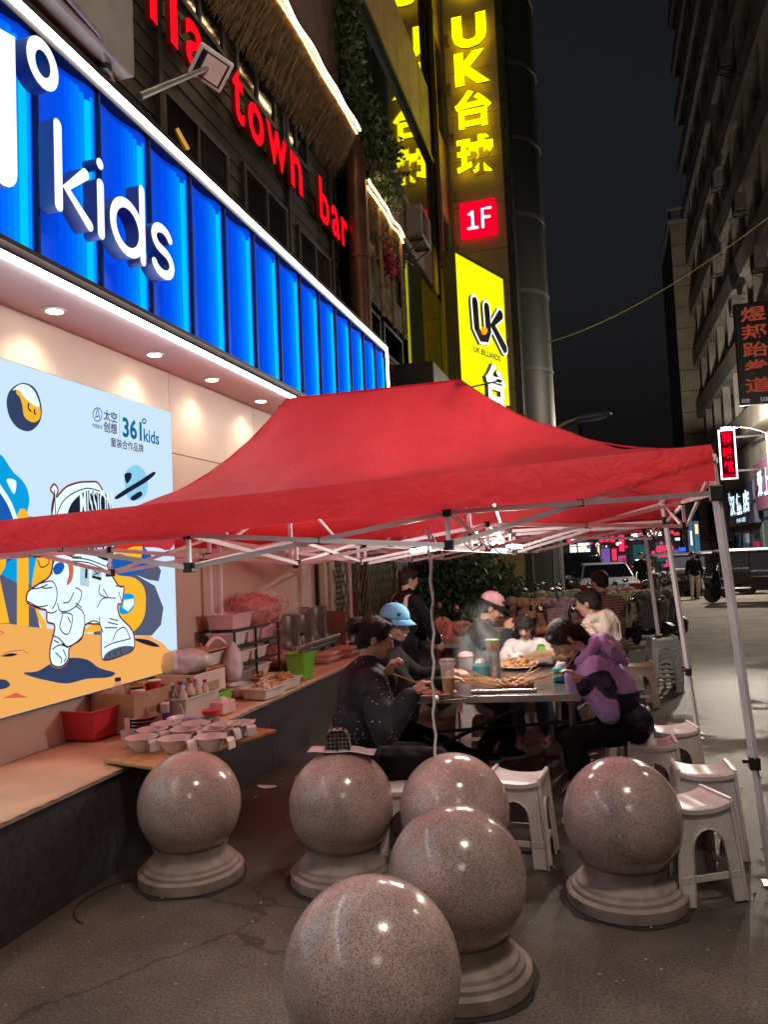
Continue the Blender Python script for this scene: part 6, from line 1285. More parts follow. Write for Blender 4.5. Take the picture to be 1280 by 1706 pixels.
for i in range(4): b.box((.03 * i, 0, .06 + .018 * i), (.012, .05, .11), (0, R(30 + 14 * i), R(12 * i)))
b.build('film', cm_('yellow_film', (.70, .60, .02), .3, var=.1), t, bev=.004)
film('crumpled_tissue', 'crumpled white tissue at the left table edge by the phone', 'tissue', Tp(727, 1171), .022, .03, .045, CERAM, 6)
# rear table
def T2(px, py): return onz(px, py, TT)
t = tray('tray of skewers on the rear table', T2(905, 1062), .5, .34, R(6)); heap(t, 60, .2, .12, .02, .05, .03, FOODD, seed=41); sticks(t, 170, (0, 0, .04), (.7, -.5, .12), (.14, .10, .05), .30, 42)
t = tray('second tray of skewers at the far left of the rear table', T2(850, 1046), .45, .32, R(6)); heap(t, 50, .18, .12, .02, .05, .03, FOODD, seed=43); sticks(t, 130, (0, 0, .04), (-.7, -.4, .12), (.14, .10, .05), .28, 44)
t = thing('stick_jar', 'dark jar with a wooden collar on the rear table behind the child', 'jar', T2(887, 1052)); MB().lathe([(.05, 0), (.055, .02), (.055, .16)], 18).build('body', BLACKP, t, smooth=40); MB().lathe([(.062, .16), (.066, .23), (.001, .232)], 18).build('collar', BAMB, t, smooth=40); MB().lathe([(.02, .23), (.02, .30), (.001, .302)], 12).build('knob', BLACKP, t)
t = thing('wire_basket', 'small white wire basket on the rear table', 'basket', T2(928, 1040))
for k in range(5): MB().tube([(.09 * math.cos(a * PI / 9), .09 * math.sin(a * PI / 9), .03 + .04 * k) for a in range(18)], .004, 5, closed=True).build('hoop', CERAM, t)
for k in range(12): MB().bar((.09 * math.cos(k * PI / 6), .09 * math.sin(k * PI / 6), 0), (.09 * math.cos(k * PI / 6), .09 * math.sin(k * PI / 6), .19), .005).build('wire', CERAM, t)
MB().lathe([(.086, .004), (.001, .005)], 16).build('basket_base', CERAM, t)
# litter and a loose wire on the ground
for px, py, s, lab in ((445, 1312, .09, 'torn pinkish paper scrap on the dark ground before the ledge'), (497, 1298, .03, 'tiny pale paper scrap near the ledge foot'), (645, 1390, .05, 'white cotton swab like scrap beside the cable ball'), (1118, 1132, .06, 'white crumpled scrap by the grey stool stack')):
    p = gnd(px, py); b = MB(p); 
    pts_ = [(s * math.cos(a) * random.uniform(.6, 1.2), s * .5 * math.sin(a) * random.uniform(.6, 1.2)) for a in [i * PI / 4 for i in range(8)]]
    b.prism(pts_, lambda u, v, h: V((p.x + u, p.y + v, .004 + h + .3 * s * abs(u / s) * .3)), .003); tag(b.build('paper_scrap', cm_('scrap', (.55, .42, .40), .8)), lab, 'litter', 'litter on the ground')
wp = [gnd(*q) for q in ((235, 1466), (205, 1469), (175, 1480), (140, 1500), (124, 1520), (128, 1534), (138, 1540))]
wp = [V((a, b, .006)) for a, b in catmull([(p.x, p.y) for p in wp], 5, False)]
tag(MB(wp[0]).tube(wp, .004, 6).build('loose_wire', mat('wire_black', (.03, .028, .028), .6)), 'thin dark wire curling on the ground beside a granite ball', 'wire')
rnd = random.Random(12); b = MB((-1, 3, 0))
for _ in range(420):
    x = rnd.uniform(-2.6, 1.4); y = rnd.uniform(1.6, 6.5); s = rnd.uniform(.004, .013); b.box((x, y, s * .3), (s, s * rnd.uniform(.5, 1.5), s * .6), (0, 0, rnd.uniform(0, 3)))
tag(b.build('gravel_crumbs', mat('crumb', (.34, .30, .26), .9, var=.4, vs_=3)), kind='stuff')
# ================================================================= VEHICLES
TYRE = mat('tyre', (.015, .015, .016), .8, var=.2); CHROME = mat('chrome', (.6, .6, .62), .15, 1., var=.05); CARW = mat('car_white', (.74, .78, .86), .25, .1, var=.04, coat=.5); CARB = mat('car_black', (.012, .012, .015), .2, .2, var=.05, coat=.5)
CARGL = mat('car_glass', (.008, .010, .014), .06, var=0, spec=.8); TAILR = mat('tail_lamp', (.22, .012, .015), .25, var=.1)
def wheel(parent, c, r, w, axis='x', spokes=5):
    q = Matrix.Rotation(PI / 2, 3, 'Y' if axis == 'x' else 'X')
    wl = MB().lathe([(r * .62, -w / 2), (r * .92, -w / 2), (r, -w * .3), (r, w * .3), (r * .92, w / 2), (r * .62, w / 2), (r * .62, -w / 2 + .001)], 26, c, 0, q).build('wheel', TYRE, parent, smooth=40)
    m = MB().lathe([(r * .64, -w * .4), (r * .64, w * .4), (r * .56, w * .42), (r * .56, -w * .42), (r * .63, -w * .41)], 22, c, 0, q)
    for k in range(spokes):
        a = 2 * PI * k / spokes; d = V((0, math.cos(a), math.sin(a))) if axis == 'x' else V((math.cos(a), 0, math.sin(a))); m.bar(V(c), V(c) + d * r * .6, r * .12, w * .5)
    m.build('rim', CHROME, wl); return wl
def car(label, loc, rz, paint, L=4.5, Wd=1.8, H=1.45, suv=False):
    t = thing('parked_car', label, 'car', loc, rz); hw = Wd / 2
    # lower body and greenhouse lofted from side profiles, local y = length (rear at -L/2 faces the viewer)
    def loft(prof, wfun, name, m, inset=0):
        b = MB(); k = len(prof); vs_ = []
        for s in (-1, -.82, 0, .82, 1):
            for y, z in prof: vs_.append((s * wfun(y, z) * (1 if abs(s) < 1 else 1), y + (.04 * (1 if y < 0 else -1) if abs(s) == 1 else 0) * (abs(y) > L * .4), z - (.03 if abs(s) == 1 and z > .3 else 0)))
        fs = [];
        for j in range(4):
            for i in range(k): a = j * k + i; a2 = j * k + (i + 1) % k; fs.append((a, a2, a2 + k, a + k))
        fs += [tuple(range(k))[::-1], tuple(range(4 * k, 5 * k))]; b.add(vs_, fs); return b.build(name, m, t, smooth=35, bev=.02)
    dk = .92 if not suv else 1.05
    body = [(-L / 2, .35), (-L / 2 - .03, .55), (-L / 2 + .02, dk - .02), (-L / 2 + .12, dk + .02), (-L * .26, dk + .05), (L * .18, dk + .02), (L * .30, dk - .06), (L / 2 - .12, .74), (L / 2, .60), (L / 2, .35), (L / 2 - .3, .22), (-L / 2 + .3, .22)]
    loft(body, lambda y, z: hw * (1 - .06 * (abs(y) / (L / 2)) ** 3), 'body', paint)
    top = [(-L * .42, dk + .03), (-L * .26, H - .03), (-L * .16, H), (L * .04, H - .01), (L * .24, dk + .02)] if not suv else [(-L * .47, dk + .03), (-L * .44, H - .1), (-L * .38, H), (L * .06, H - .01), (L * .24, dk + .02)]
    loft(top, lambda y, z: hw * (.90 - .20 * (z - dk) / (H - dk)), 'cabin', paint)
    (ya, za), (yb_, zb_) = top[0], top[1]
    def quad(pts, name, m): b = MB(); b.add(pts, [(0, 1, 2, 3)]); return b.build(name, m, t, solid=.008)
    n = V((0, -(zb_ - za), (yb_ - ya))).normalized() * .025
    f = lambda s, u: V((s * hw * (.90 - .20 * u * (H - .03 - dk) / (H - dk)) * .90, ya + (yb_ - ya) * u, za + (zb_ - za) * u)) + n
    quad([f(-1, .14), f(1, .14), f(1, .90), f(-1, .90)], 'rear_window', CARGL)
    for s in (-1, 1):
        xx = lambda z: s * (hw * (.90 - .20 * (z - dk) / (H - dk)) + .012)
        quad([(xx(dk + .07), -L * .33, dk + .08), (xx(dk + .07), L * .17, dk + .07), (xx(H - .1), L * .045, H - .10), (xx(H - .1), -L * .23, H - .11)], 'side_window', CARGL)
        MB().box((s * hw * .78, -L / 2 - .005, dk - .16), (.36, .06, .17)).build('tail_light', TAILR, t, bev=.02)
        MB().box((s * (hw + .09), L * .16, dk + .06), (.18, .10, .13)).build('wing_mirror', paint, t, bev=.03)
        for y in (-L * .30, L * .31): wheel(t, (s * (hw - .11), y, .32), .32, .2)
        MB().bb((s * hw - .01 * s, -.2, dk - .15), (s * hw + .012 * s, -.02, dk - .12)).build('handle', CHROME, t)
    MB().box((0, -L / 2 - .045, .66), (.44, .02, .13)).build('number_plate', mat('plate_navy', (.03, .06, .22), .4), t); MB().box((0, -L / 2 - .035, .40), (Wd * .9, .06, .16)).build('bumper', mat('bumper_dark', (.03, .03, .035), .5), t, bev=.03); MB().bb((-.45, -L / 2 - .052, .80), (.45, -L / 2 - .035, .83)).build('trim', CHROME, t)
    MB().tube([(0, -L * .15, H), (0, -L * .19, H + .10)], .012, 6).build('antenna', CARB, t)
    return t
pc = atd(1002, 960, 22.5); car('white saloon car seen from behind beyond the scooters', (pc.x, pc.y + 2.2, gz(pc.y + 2)), R(6), CARW)
pc = atd(960, 945, 27); car('black tall car parked ahead of the white saloon', (pc.x, pc.y + 2.2, gz(pc.y + 2)), R(4), CARB, 4.6, 1.9, 1.85, True)
# scooters: two wheels, step-through frame, seat, bars, mirrors, padded wind cover
def scooter_proto(label, paint, cover=None):
    t = thing('electric_scooter', label, 'scooter', (0, 0, 0), 0, 'electric scooters parked in the street')
    wheel(t, (0, .55, .22), .22, .09); wheel(t, (0, -.55, .22), .22, .10)
    b = MB(); b.prism(catmull([(-.80, .50), (-.62, .68), (-.30, .64), (-.12, .34), (.22, .30), (.36, .60), (.44, .86), (.52, .84), (.48, .44), (.40, .22), (-.15, .20), (-.35, .34), (-.60, .40)], 3), lambda u, v, h: V((-.12 + h, u, v)), .24); o = b.build('frame_body', paint, t, bev=.03); tri(o)
    MB().box((0, -.42, .74), (.25, .62, .11), (R(3), 0, 0), 0, .85).build('seat', BLACKP, t, bev=.04)
    MB().tube([(0, .53, .22), (0, .46, .80), (0, .40, 1.0)], .03, 8).build('fork', CARB, t, smooth=60); MB().tube([(-.33, .30, 1.04), (-.15, .40, 1.02), (.15, .40, 1.02), (.33, .30, 1.04)], .016, 8).build('handlebar', CARB, t, smooth=60)
    MB().sph((0, .50, .92), (.10, .07, .09), 14, 9).build('headlight', CHROME, t, smooth=180)
    MB().prism(catmull([(.35, .34), (.55, .47), (.75, .40), (.78, .28), (.68, .40), (.50, .42)], 3), lambda u, v, h: V((-.06 + h, u, v)), .12).build('mudguard', paint, t)
    for s in (-1, 1): MB().tube([(s * .24, .36, 1.03), (s * .30, .38, 1.25)], .007, 6).build('mirror_stem', CARB, t); MB().sph((s * .33, .38, 1.28), (.075, .02, .05), 12, 8).build('mirror', CHROME, t, smooth=180)
    MB().box((0, -.82, .62), (.24, .20, .24)).build('rear_box', CARB, t, bev=.03)
    if cover:
        g_ = MB(); nx, ny = 18, 22; vs_ = []
        for j in range(ny + 1):
            v = j / ny
            for i in range(nx + 1):
                u = i / nx * 2 - 1; w = .36 + .10 * math.sin(v * PI); x = u * w; z = 1.12 - .78 * v; y = .52 - .16 * abs(u) ** 1.6 + .10 * v * (1 - abs(u)) - .10 * v + .02 * math.sin(u * 14 + v * 4)
                if v < .25: y -= .1 * (.25 - v) * 4 * 1.2; z -= .02
                vs_.append((x, y + .02 * noise.noise(V((u * 4, v * 5, .3))), z))
        g_.add(vs_, [(j * (nx + 1) + i, j * (nx + 1) + i + 1, (j + 1) * (nx + 1) + i + 1, (j + 1) * (nx + 1) + i) for j in range(ny) for i in range(nx)]); g_.build('wind_cover', cover, t, smooth=180, solid=.03)
        for s in (-1, 1):
            h_ = MB(); h_.sph((s * .40, .33, 1.03), (.15, .12, .10), 14, 10); h_.build('hand_muff', cover, t, smooth=180)
    return t
def quilt(n, c): return mat(n, c, .8, var=.4, vs_=13, bump=.9, bs=13, sheen=.3)
QP = quilt('quilt_pink', (.50, .22, .22)); QO = quilt('quilt_orange', (.52, .24, .12)); QF = quilt('quilt_floral', (.40, .37, .22)); QT = quilt('quilt_teal', (.30, .38, .36)); QD = quilt('quilt_dark', (.10, .09, .10)); QM = quilt('quilt_mauve', (.42, .24, .30))
s1 = scooter_proto('orange quilted scooter beside the rear table', mat('paint_black', (.02, .02, .022), .3, coat=.3), QO)
def place(o_, px, dep, rz, zadd=0): p = atd(px, 1000, dep); o_.location = (p.x, p.y, gz(p.y)); o_.rotation_euler = (0, 0, R(rz)); o_.scale = (.86, .86, .86); return o_
place(s1, 915, 12.6, 165)
for px, dep, rz, lab, cv in ((898, 13.0, 140, 'dusty pink quilted scooter left of the orange one', QP), (950, 12.4, 190, 'mauve quilted scooter right of the orange one, by the wire basket', QM), (885, 15.5, 160, 'scooter with yellowish floral cover by the beige wall', QF), (930, 16, 185, 'second floral scooter in front of the white car', QF), (965, 14.5, 170, 'pale teal covered scooter behind the hooded diner', QT), (1040, 14.5, 200, 'floral scooter to the right of the checked shirt', QF), (1068, 14.0, 230, 'scooter with a camouflage tone cover behind the rear tent leg', QD), (1085, 15.2, 250, 'dark scooter at the right end of the near row', QD), (1020, 16, 180, 'pink scooter behind the checked shirt', QP)):
    place(copy_tree(s1, label=lab, mats={'quilt_orange': cv}), px, dep, rz)
for k, (px, dep, rz) in enumerate(((1095, 30, 90), (1108, 29, 95), (1122, 31, 85), (1136, 30, 92), (1185, 28, 80), (1172, 31, 88))):
    place(copy_tree(s1, label='dark parked scooter in the far row, %s from the rear tent leg' % ('first', 'second', 'third', 'fourth', 'sixth', 'fifth')[k], mats={'quilt_orange': QD}), px, dep, rz)
# pink padded bike cover with mirror beside the man in the pink cap
place(copy_tree(s1, label='salmon quilted scooter right behind the person in the pink cap', mats={'quilt_orange': quilt('quilt_salmon', (.50, .26, .20))}), 792, 8.6, 120)
# motor tricycles with dark canopies
def tricycle(label, px, dep, rz):
    p = atd(px, 985, dep); t = thing('motor_tricycle', label, 'tricycle', (p.x, p.y, gz(p.y)), R(rz), 'motor tricycles on the right')
    NAV = mat('canopy_navy', (.035, .035, .06), .5, var=.15)
    wheel(t, (0, 1.25, .26), .26, .10); wheel(t, (-.55, -.75, .28), .28, .12); wheel(t, (.55, -.75, .28), .28, .12)
    MB().bb((-.58, -1.25, .40), (.58, .10, .85)).build('cargo_box', CARB, t, bev=.03); MB().bb((-.50, .10, .36), (.50, 1.0, .48)).build('floor_pan', CARB, t, bev=.02)
    MB().prism(catmull([(.95, .40), (1.20, .60), (1.16, 1.0), (1.02, 1.05), (.98, .70)], 3), lambda u, v, h: V((-.42 + h, u, v)), .84).build('front_shield', NAV, t, bev=.03)
    MB().add([(-.46, 1.06, 1.05), (.46, 1.06, 1.05), (.44, .86, 1.62), (-.44, .86, 1.62)], [(0, 1, 2, 3)]).build('windscreen', CARGL, t, solid=.01)
    c_ = MB(); vs_ = []
    for j in range(9):
        y = -1.35 + 2.5 * j / 8
        for i in range(9): u = i / 8 * 2 - 1; vs_.append((u * .62, y, 1.70 - .10 * u * u - (.10 * (y - .8) if y > .8 else 0)))
    c_.add(vs_, [(j * 9 + i, j * 9 + i + 1, (j + 1) * 9 + i + 1, (j + 1) * 9 + i) for j in range(8) for i in range(8)]); c_.build('canopy_roof', NAV, t, smooth=60, solid=.03)
    for x in (-.56, .56):
        for y in (-1.2, .1, .95): MB().bar((x, y, .6), (x, y, 1.62), .03).build('post', CARB, t)
        MB().bb((x - .012, -1.2, .86), (x + .012, .08, 1.60)).build('side_curtain', NAV, t); MB().bb((x - .016, -1.2, .98), (x + .016, .08, 1.03)).build('reflective_stripe', mat('stripe_grey', (.5, .5, .5), .4, var=.5, vs_=18), t)
    MB().box((0, -.1, .72), (.8, .4, .14)).build('seat', BLACKP, t, bev=.04); MB().tube([(-.36, .80, 1.05), (0, .92, 1.02), (.36, .80, 1.05)], .016, 8).build('handlebar', CHROME, t); MB().sph((0, 1.2, .86), (.11, .06, .09), 12, 8).build('headlight', CHROME, t, smooth=180)
    return t
tricycle('dark canopied tricycle at the right edge behind the front tent leg', 1258, 24.5, 80); tricycle('second canopied tricycle further off, left of the tent leg', 1208, 30, 95)
tricycle('third canopied tricycle in the far parked row', 1125, 34, 95)
# sign post pieces for the far right pavement
# ================================================================= PEOPLE
def skin(n, c): return mat(n, c, .45, var=.08, vs_=14, spec=.4)
SKIN = skin('skin', (.50, .29, .21)); SKIN2 = skin('skin_fair', (.56, .35, .27)); HAIR = mat('black_hair', (.014, .011, .010), .5, var=.4, vs_=30, bump=.6, bs=120, spec=.35)
EYEW = mat('eye_white', (.6, .58, .55), .2, var=0); EYED = mat('eye_dark', (.01, .008, .008), .15, var=0); BROW = mat('brow', (.02, .015, .013), .8, var=0)
def solidify(mb, name, m, parent, voxel, sm=3, wr=0., wf=9., paint=None, mats=None):
    """melt overlapping shapes into one smooth closed surface"""
    me = bpy.data.meshes.new(name); me.from_pydata([tuple(p) for p in mb.v], [], mb.f); me.update()
    ob = bpy.data.objects.new(name, me)
    r = ob.modifiers.new('r', 'REMESH'); r.mode = 'VOXEL'; r.voxel_size = voxel; r.adaptivity = 0
    s = ob.modifiers.new('s', 'SMOOTH'); s.factor = .5; s.iterations = sm
    new = evaluated(ob); COL.objects.link(ob); ob.modifiers.clear(); ob.data = new; bpy.data.meshes.remove(me); new.name = name
    if wr:
        sd = V((hash(name) % 7, len(new.vertices) % 11, 3))
        nn = len(new.vertices); nr = [0.] * (3 * nn); new.vertices.foreach_get('normal', nr); cs_ = [0.] * (3 * nn); new.vertices.foreach_get('co', cs_)
        for i in range(nn):
            c = V(cs_[3 * i:3 * i + 3]); a = noise.noise(V((c.x * wf, c.y * wf, c.z * wf * .6)) + sd); b = noise.noise(V((c.x * wf * 2.3, c.y * wf * 2.3, c.z * wf * 1.6)) + sd)
            k = wr * (1 - 2.2 * abs(a)) + wr * .5 * b
            for q in (0, 1, 2): cs_[3 * i + q] += nr[3 * i + q] * k
        new.vertices.foreach_set('co', cs_); new.update()
    for q in (mats or [m]): new.materials.append(q)
    if paint:
        at = new.attributes.new('mask', 'FLOAT', 'POINT'); at.data.foreach_set('value', [paint(v.co) for v in new.vertices])
    new.shade_smooth()
    if parent is not None: ob.parent = parent
    return ob
def ik(a, b, l1, l2, hint):
    d = b - a; L = min(d.length, (l1 + l2) * .999); d = d.normalized() if d.length > 1e-6 else V((0, 1, 0)); x = (l1 * l1 - l2 * l2 + L * L) / (2 * L); h = math.sqrt(max(l1 * l1 - x * x, 0))
    hv = hint - d * hint.dot(d); hv.normalize(); return a + d * x + hv * h, a + d * L
def hand(mb, w, dirn, palm, side, s, curl=.6):
    """palm, four unequal bent fingers and a thumb leaving the side near the wrist"""
    d = dirn.normalized(); n = palm - d * palm.dot(d); n.normalize(); x = d.cross(n) * side
    mb.cone(w - d * .01, w + d * .035 * s, .026 * s, .030 * s); mb.cone(w + d * .03 * s + x * .018 * s, w + d * .085 * s + x * .026 * s, .017 * s, .013 * s); mb.cone(w + d * .03 * s - x * .018 * s, w + d * .08 * s - x * .026 * s, .017 * s, .012 * s); mb.cone(w + d * .03 * s, w + d * .088 * s, .017 * s, .014 * s)
    for k, (o, L) in enumerate(((.030, .066), (.010, .076), (-.010, .070), (-.029, .054))):
        b = w + d * (.088 - .004 * abs(k - 1)) * s + x * o * s; a1 = curl * .8 + .08 * k; a2 = curl * 1.9 + .1 * k
        p1 = b + (d * math.cos(a1) + n * math.sin(a1)) * L * .55 * s; p2 = p1 + (d * math.cos(a2) + n * math.sin(a2)) * L * .5 * s
        mb.cone(b, p1, .0095 * s, .0085 * s, 8); mb.cone(p1, p2, .0085 * s, .007 * s, 8)
    t0 = w + d * .025 * s + x * .028 * s; t1 = t0 + (d * .75 + x * .6 + n * .3).normalized() * .040 * s; t2 = t1 + (d * .9 + n * .55 - x * .1).normalized() * .030 * s
    mb.cone(t0, t1, .013 * s, .010 * s, 8); mb.cone(t1, t2, .010 * s, .008 * s, 8)
def person(label, base, rz, seat=None, s=1., lean=8, lean2=14, hp=10, hy=0, wrists=None, feet=None, girth=1., sk=SKIN, voxel=.008, top=None, bottom=None, shoe=None, hair='short', hat=None, hood=None, paint=None, glasses=False, curl=.6, elbow=None, collar=True, twist=0, palm=None, sleeves=1., headz=0):
    """base: ground point under the pelvis; wrists/feet: world points (right, left) or None"""
    rzr = R(rz); Rm = Matrix.Rotation(-rzr, 3, 'Z'); B = V(base)
    Lc = lambda p: Rm @ (V(p) - B)
    hz = (seat + .085 * s) if seat is not None else .92 * s
    dv = lambda a: V((0, math.sin(R(a)), math.cos(R(a))))
    P = V((0, 0, hz)); M_ = P + dv(lean) * .24 * s; N_ = M_ + dv(lean2) * .26 * s
    Tw = Matrix.Rotation(R(twist), 3, 'Z')
    sh = [N_ - dv(lean2) * .045 * s + Tw @ V((k * .172 * s, 0, 0)) for k in (1, -1)]
    Hd = N_ + dv((lean2 + hp) * .5) * .085 * s + dv(hp * .7) * .105 * s + V((0, .015 * s, headz))
    hq = (Matrix.Rotation(R(hy), 3, 'Z') @ Matrix.Rotation(R(-hp), 3, 'X'))
    H = lambda x, y, z: Hd + hq @ (V((x, y, z)) * s)
    if wrists is None: W_ = [V((k * .30 * s, .04, hz - .10 * s)) for k in (1, -1)]
    else: W_ = [Lc(w) if w is not None else V((k * .26 * s, .22, hz + .1)) for w, k in zip(wrists, (1, -1))]
    eh = elbow or V((.5, -.4, -1))
    E_l = []; 
    for k in (0, 1):
        hh = V((eh.x * (1 if k == 0 else -1), eh.y, eh.z)); e, w = ik(sh[k], W_[k], .275 * s, .245 * s, hh); E_l.append(e); W_[k] = w
    hip = [P + V((k * .088 * s, 0, -.01)) for k in (1, -1)]
    if feet is None:
        if seat is not None: F_ = [V((k * .11 * s, .40 * s, .085)) for k in (1, -1)]
        else: F_ = [V((k * .09 * s, 0, .085)) for k in (1, -1)]
    else: F_ = [Lc(f) for f in feet]
    Kn = []
    for k in (0, 1): kk, ff = ik(hip[k], F_[k], .42 * s, .42 * s, V((.12 * (1 if k == 0 else -1), 1, .7 if seat is not None else .0))); Kn.append(kk); F_[k] = ff
    up = Matrix.Identity(3)
    tq = Euler((R(-lean2), 0, R(twist))).to_matrix(); pq_ = Euler((R(-lean), 0, 0)).to_matrix()
    # ---- body
    b = MB(); g_ = girth
    b.sph(P, (.135 * s * g_, .10 * s * g_, .11 * s), 16, 10, 0, pq_); b.sph(M_, (.125 * s * g_, .095 * s * g_, .15 * s), 16, 10, 0, pq_); b.sph(M_.lerp(N_, .55), (.145 * s * g_, .10 * s * g_, .15 * s), 16, 10, 0, tq)
    b.cone(sh[0], sh[1], .055 * s, .055 * s); b.cone(N_ - dv(lean2) * .03 * s, Hd + hq @ V((0, -.02 * s, -.05 * s)), .055 * s, .050 * s)
    for k in (0, 1):
        b.cone(sh[k], E_l[k], .047 * s, .038 * s); b.cone(E_l[k], W_[k], .038 * s, .026 * s)
        hd_ = (W_[k] - E_l[k]).normalized(); pn = V((0, .2, -1)) if palm is None else V(palm); pn = pn if abs(pn.normalized().dot(hd_)) < .9 else V((1 if k else -1, 0, 0)); hand(b, W_[k], hd_, pn, (-1 if k == 0 else 1), s, curl)
        b.cone(hip[k], Kn[k], .075 * s * g_, .05 * s); b.cone(Kn[k], F_[k], .05 * s, .034 * s); b.cone(F_[k] + V((0, -.03 * s, -.035)), F_[k] + V((0, .13 * s, -.05)), .035 * s, .028 * s)
    # head: skull, face, jaw, cheeks, brow, nose, lips, ears
    b.sph(H(0, -.012, .030), (.076 * s, .094 * s, .090 * s), 22, 14, 0, hq); b.sph(H(0, .022, -.012), (.066 * s, .072 * s, .098 * s), 22, 14, 0, hq); b.sph(H(0, .045, -.075), (.042 * s, .040 * s, .034 * s), 16, 10, 0, hq)
    for k in (1, -1): b.sph(H(k * .036, .060, -.030), (.026 * s, .024 * s, .028 * s), 12, 8, 0, hq); b.sph(H(k * .078, -.012, -.008), (.010 * s, .020 * s, .032 * s), 12, 8, 0, hq)
    b.cone(H(-.03, .084, .030), H(.03, .084, .030), .011 * s, .011 * s); b.cone(H(0, .090, .020), H(0, .108, -.022), .008 * s, .014 * s); b.cone(H(-.011, .098, -.024), H(.011, .098, -.024), .010 * s, .010 * s)
    b.cone(H(-.018, .084, -.052), H(.018, .084, -.052), .0075 * s, .0075 * s); b.cone(H(-.014, .083, -.063), H(.014, .083, -.063), .0075 * s, .0075 * s)
    body = solidify(b, 'person', sk, None, voxel, 2); tag(body, label, 'person', 'people at the food stall'); body.location = B; body.rotation_euler = (0, 0, rzr)
    for k in (1, -1):
        e = MB().sph(H(k * .031, .083, .004), (.012 * s, .008 * s, .007 * s), 10, 7, 0, hq).build('eye', EYEW, body, smooth=180); MB().sph(H(k * .031, .089, .004), (.0055 * s, .004 * s, .0055 * s), 8, 6, 0, hq).build('iris', EYED, e, smooth=180)
        MB().cone(H(k * .016, .094, .032), H(k * .046, .082, .034), .004 * s, .003 * s, 6).build('eyebrow', BROW, body, smooth=180)
    MB().cone(H(-.017, .0905, -.0575), H(.017, .0905, -.0575), .0035 * s, .0035 * s, 6).build('mouth', mat('lip', (.34, .12, .11), .4, var=.1), body, smooth=180)
    # ---- hair
    h = MB()
    if hair == 'short': h.sph(H(0, -.020, .040), (.084 * s, .098 * s, .090 * s), 20, 14, 0, hq); h.sph(H(0, -.05, .0), (.072 * s, .066 * s, .072 * s), 16, 10, 0, hq); h.cone(H(-.045, .060, .088), H(.045, .060, .088), .022 * s, .022 * s)
    elif hair == 'bun': h.sph(H(0, -.020, .040), (.086 * s, .100 * s, .092 * s), 20, 14, 0, hq); h.sph(H(0, -.055, .0), (.074 * s, .062 * s, .075 * s), 16, 10, 0, hq); h.sph(H(0, -.13, .045), (.060 * s, .052 * s, .052 * s), 16, 10, 0, hq); h.cone(H(-.04, .055, .09), H(.04, .055, .09), .022 * s, .022 * s)
    elif hair == 'long': h.sph(H(0, -.020, .038), (.087 * s, .100 * s, .093 * s), 20, 14, 0, hq); h.cone(H(0, -.075, .0), H(0, -.10, -.17), .070 * s, .050 * s); h.cone(H(-.05, .055, .085), H(.05, .055, .085), .020 * s, .020 * s); h.cone(H(-.078, .0, .03), H(-.075, -.02, -.10), .022 * s, .012 * s); h.cone(H(.078, .0, .03), H(.075, -.02, -.10), .022 * s, .012 * s)
    elif hair == 'tail': h.sph(H(0, -.022, .038), (.085 * s, .098 * s, .092 * s), 20, 14, 0, hq); h.cone(H(0, -.10, .05), H(0, -.15, .02), .035 * s, .045 * s); h.cone(H(0, -.15, .02), H(0, -.165, -.14), .040 * s, .018 * s); h.cone(H(-.045, .06, .085), H(.045, .06, .085), .020 * s, .020 * s)
    elif hair == 'nape': h.sph(H(0, -.018, .036), (.086 * s, .100 * s, .096 * s), 20, 14, 0, hq); h.sph(H(0, -.06, -.01), (.074 * s, .064 * s, .082 * s), 16, 10, 0, hq); h.cone(H(0, -.09, -.02), H(0, -.085, -.13), .050 * s, .036 * s); h.cone(H(-.05, .058, .07), H(.05, .058, .07), .024 * s, .024 * s); h.cone(H(-.076, .0, .03), H(-.074, .01, -.03), .018 * s, .012 * s); h.cone(H(.076, .0, .03), H(.074, .01, -.03), .018 * s, .012 * s)
    elif hair == 'child': h.sph(H(0, -.018, .040), (.088 * s, .100 * s, .095 * s), 20, 14, 0, hq); [h.cone(H(x, .074, .085), H(x * 1.08, .092, .052), .018 * s, .012 * s) for x in (-.055, -.033, -.011, .011, .033, .055)]; h.cone(H(.06, -.02, .02), H(.10, -.03, -.16), .05 * s, .035 * s); h.cone(H(-.06, -.04, .02), H(-.07, -.06, -.10), .045 * s, .03 * s); h.sph(H(.03, -.085, .12), (.030 * s, .030 * s, .034 * s), 12, 8, 0, hq)
    hr = solidify(h, 'hair', HAIR, body, .008 if voxel < .01 else .011, 3, .003, 30)
    if voxel < .01:
        rnd = random.Random(int(rz * 10) + 77); st = MB(); vsn = hr.data.vertices; dn = hq @ V((0, -.75, -.65))
        for _ in range(420):
            v = vsn[rnd.randrange(len(vsn))]; n_ = v.normal.copy(); c_ = v.co.copy(); t_ = dn - n_ * dn.dot(n_)
            if t_.length < .1: continue
            t_.normalize(); t_ = (t_ + V((rnd.gauss(0, .22), rnd.gauss(0, .22), rnd.gauss(0, .22)))).normalized(); w_ = n_.cross(t_) * .0016; L_ = rnd.uniform(.025, .07) * s
            a_ = c_ + n_ * .001; b_ = c_ + t_ * L_ * .5 + n_ * .0065; e_ = c_ + t_ * L_ - n_ * rnd.uniform(-.004, .006); st.add([a_ - w_, a_ + w_, b_ + w_, b_ - w_, e_], [(0, 1, 2, 3), (3, 2, 4)])
        tag(st.build('hair_strands', HAIR, hr), kind='stuff')
    if hair == 'child': MB().tube([H(.03 * math.cos(a * PI / 6), -.05 + .03 * math.sin(a * PI / 6), .118) for a in range(12)], .006 * s, 6, closed=True).build('hair_tie', cm_('clip_white', (.7, .7, .75), .3), body)
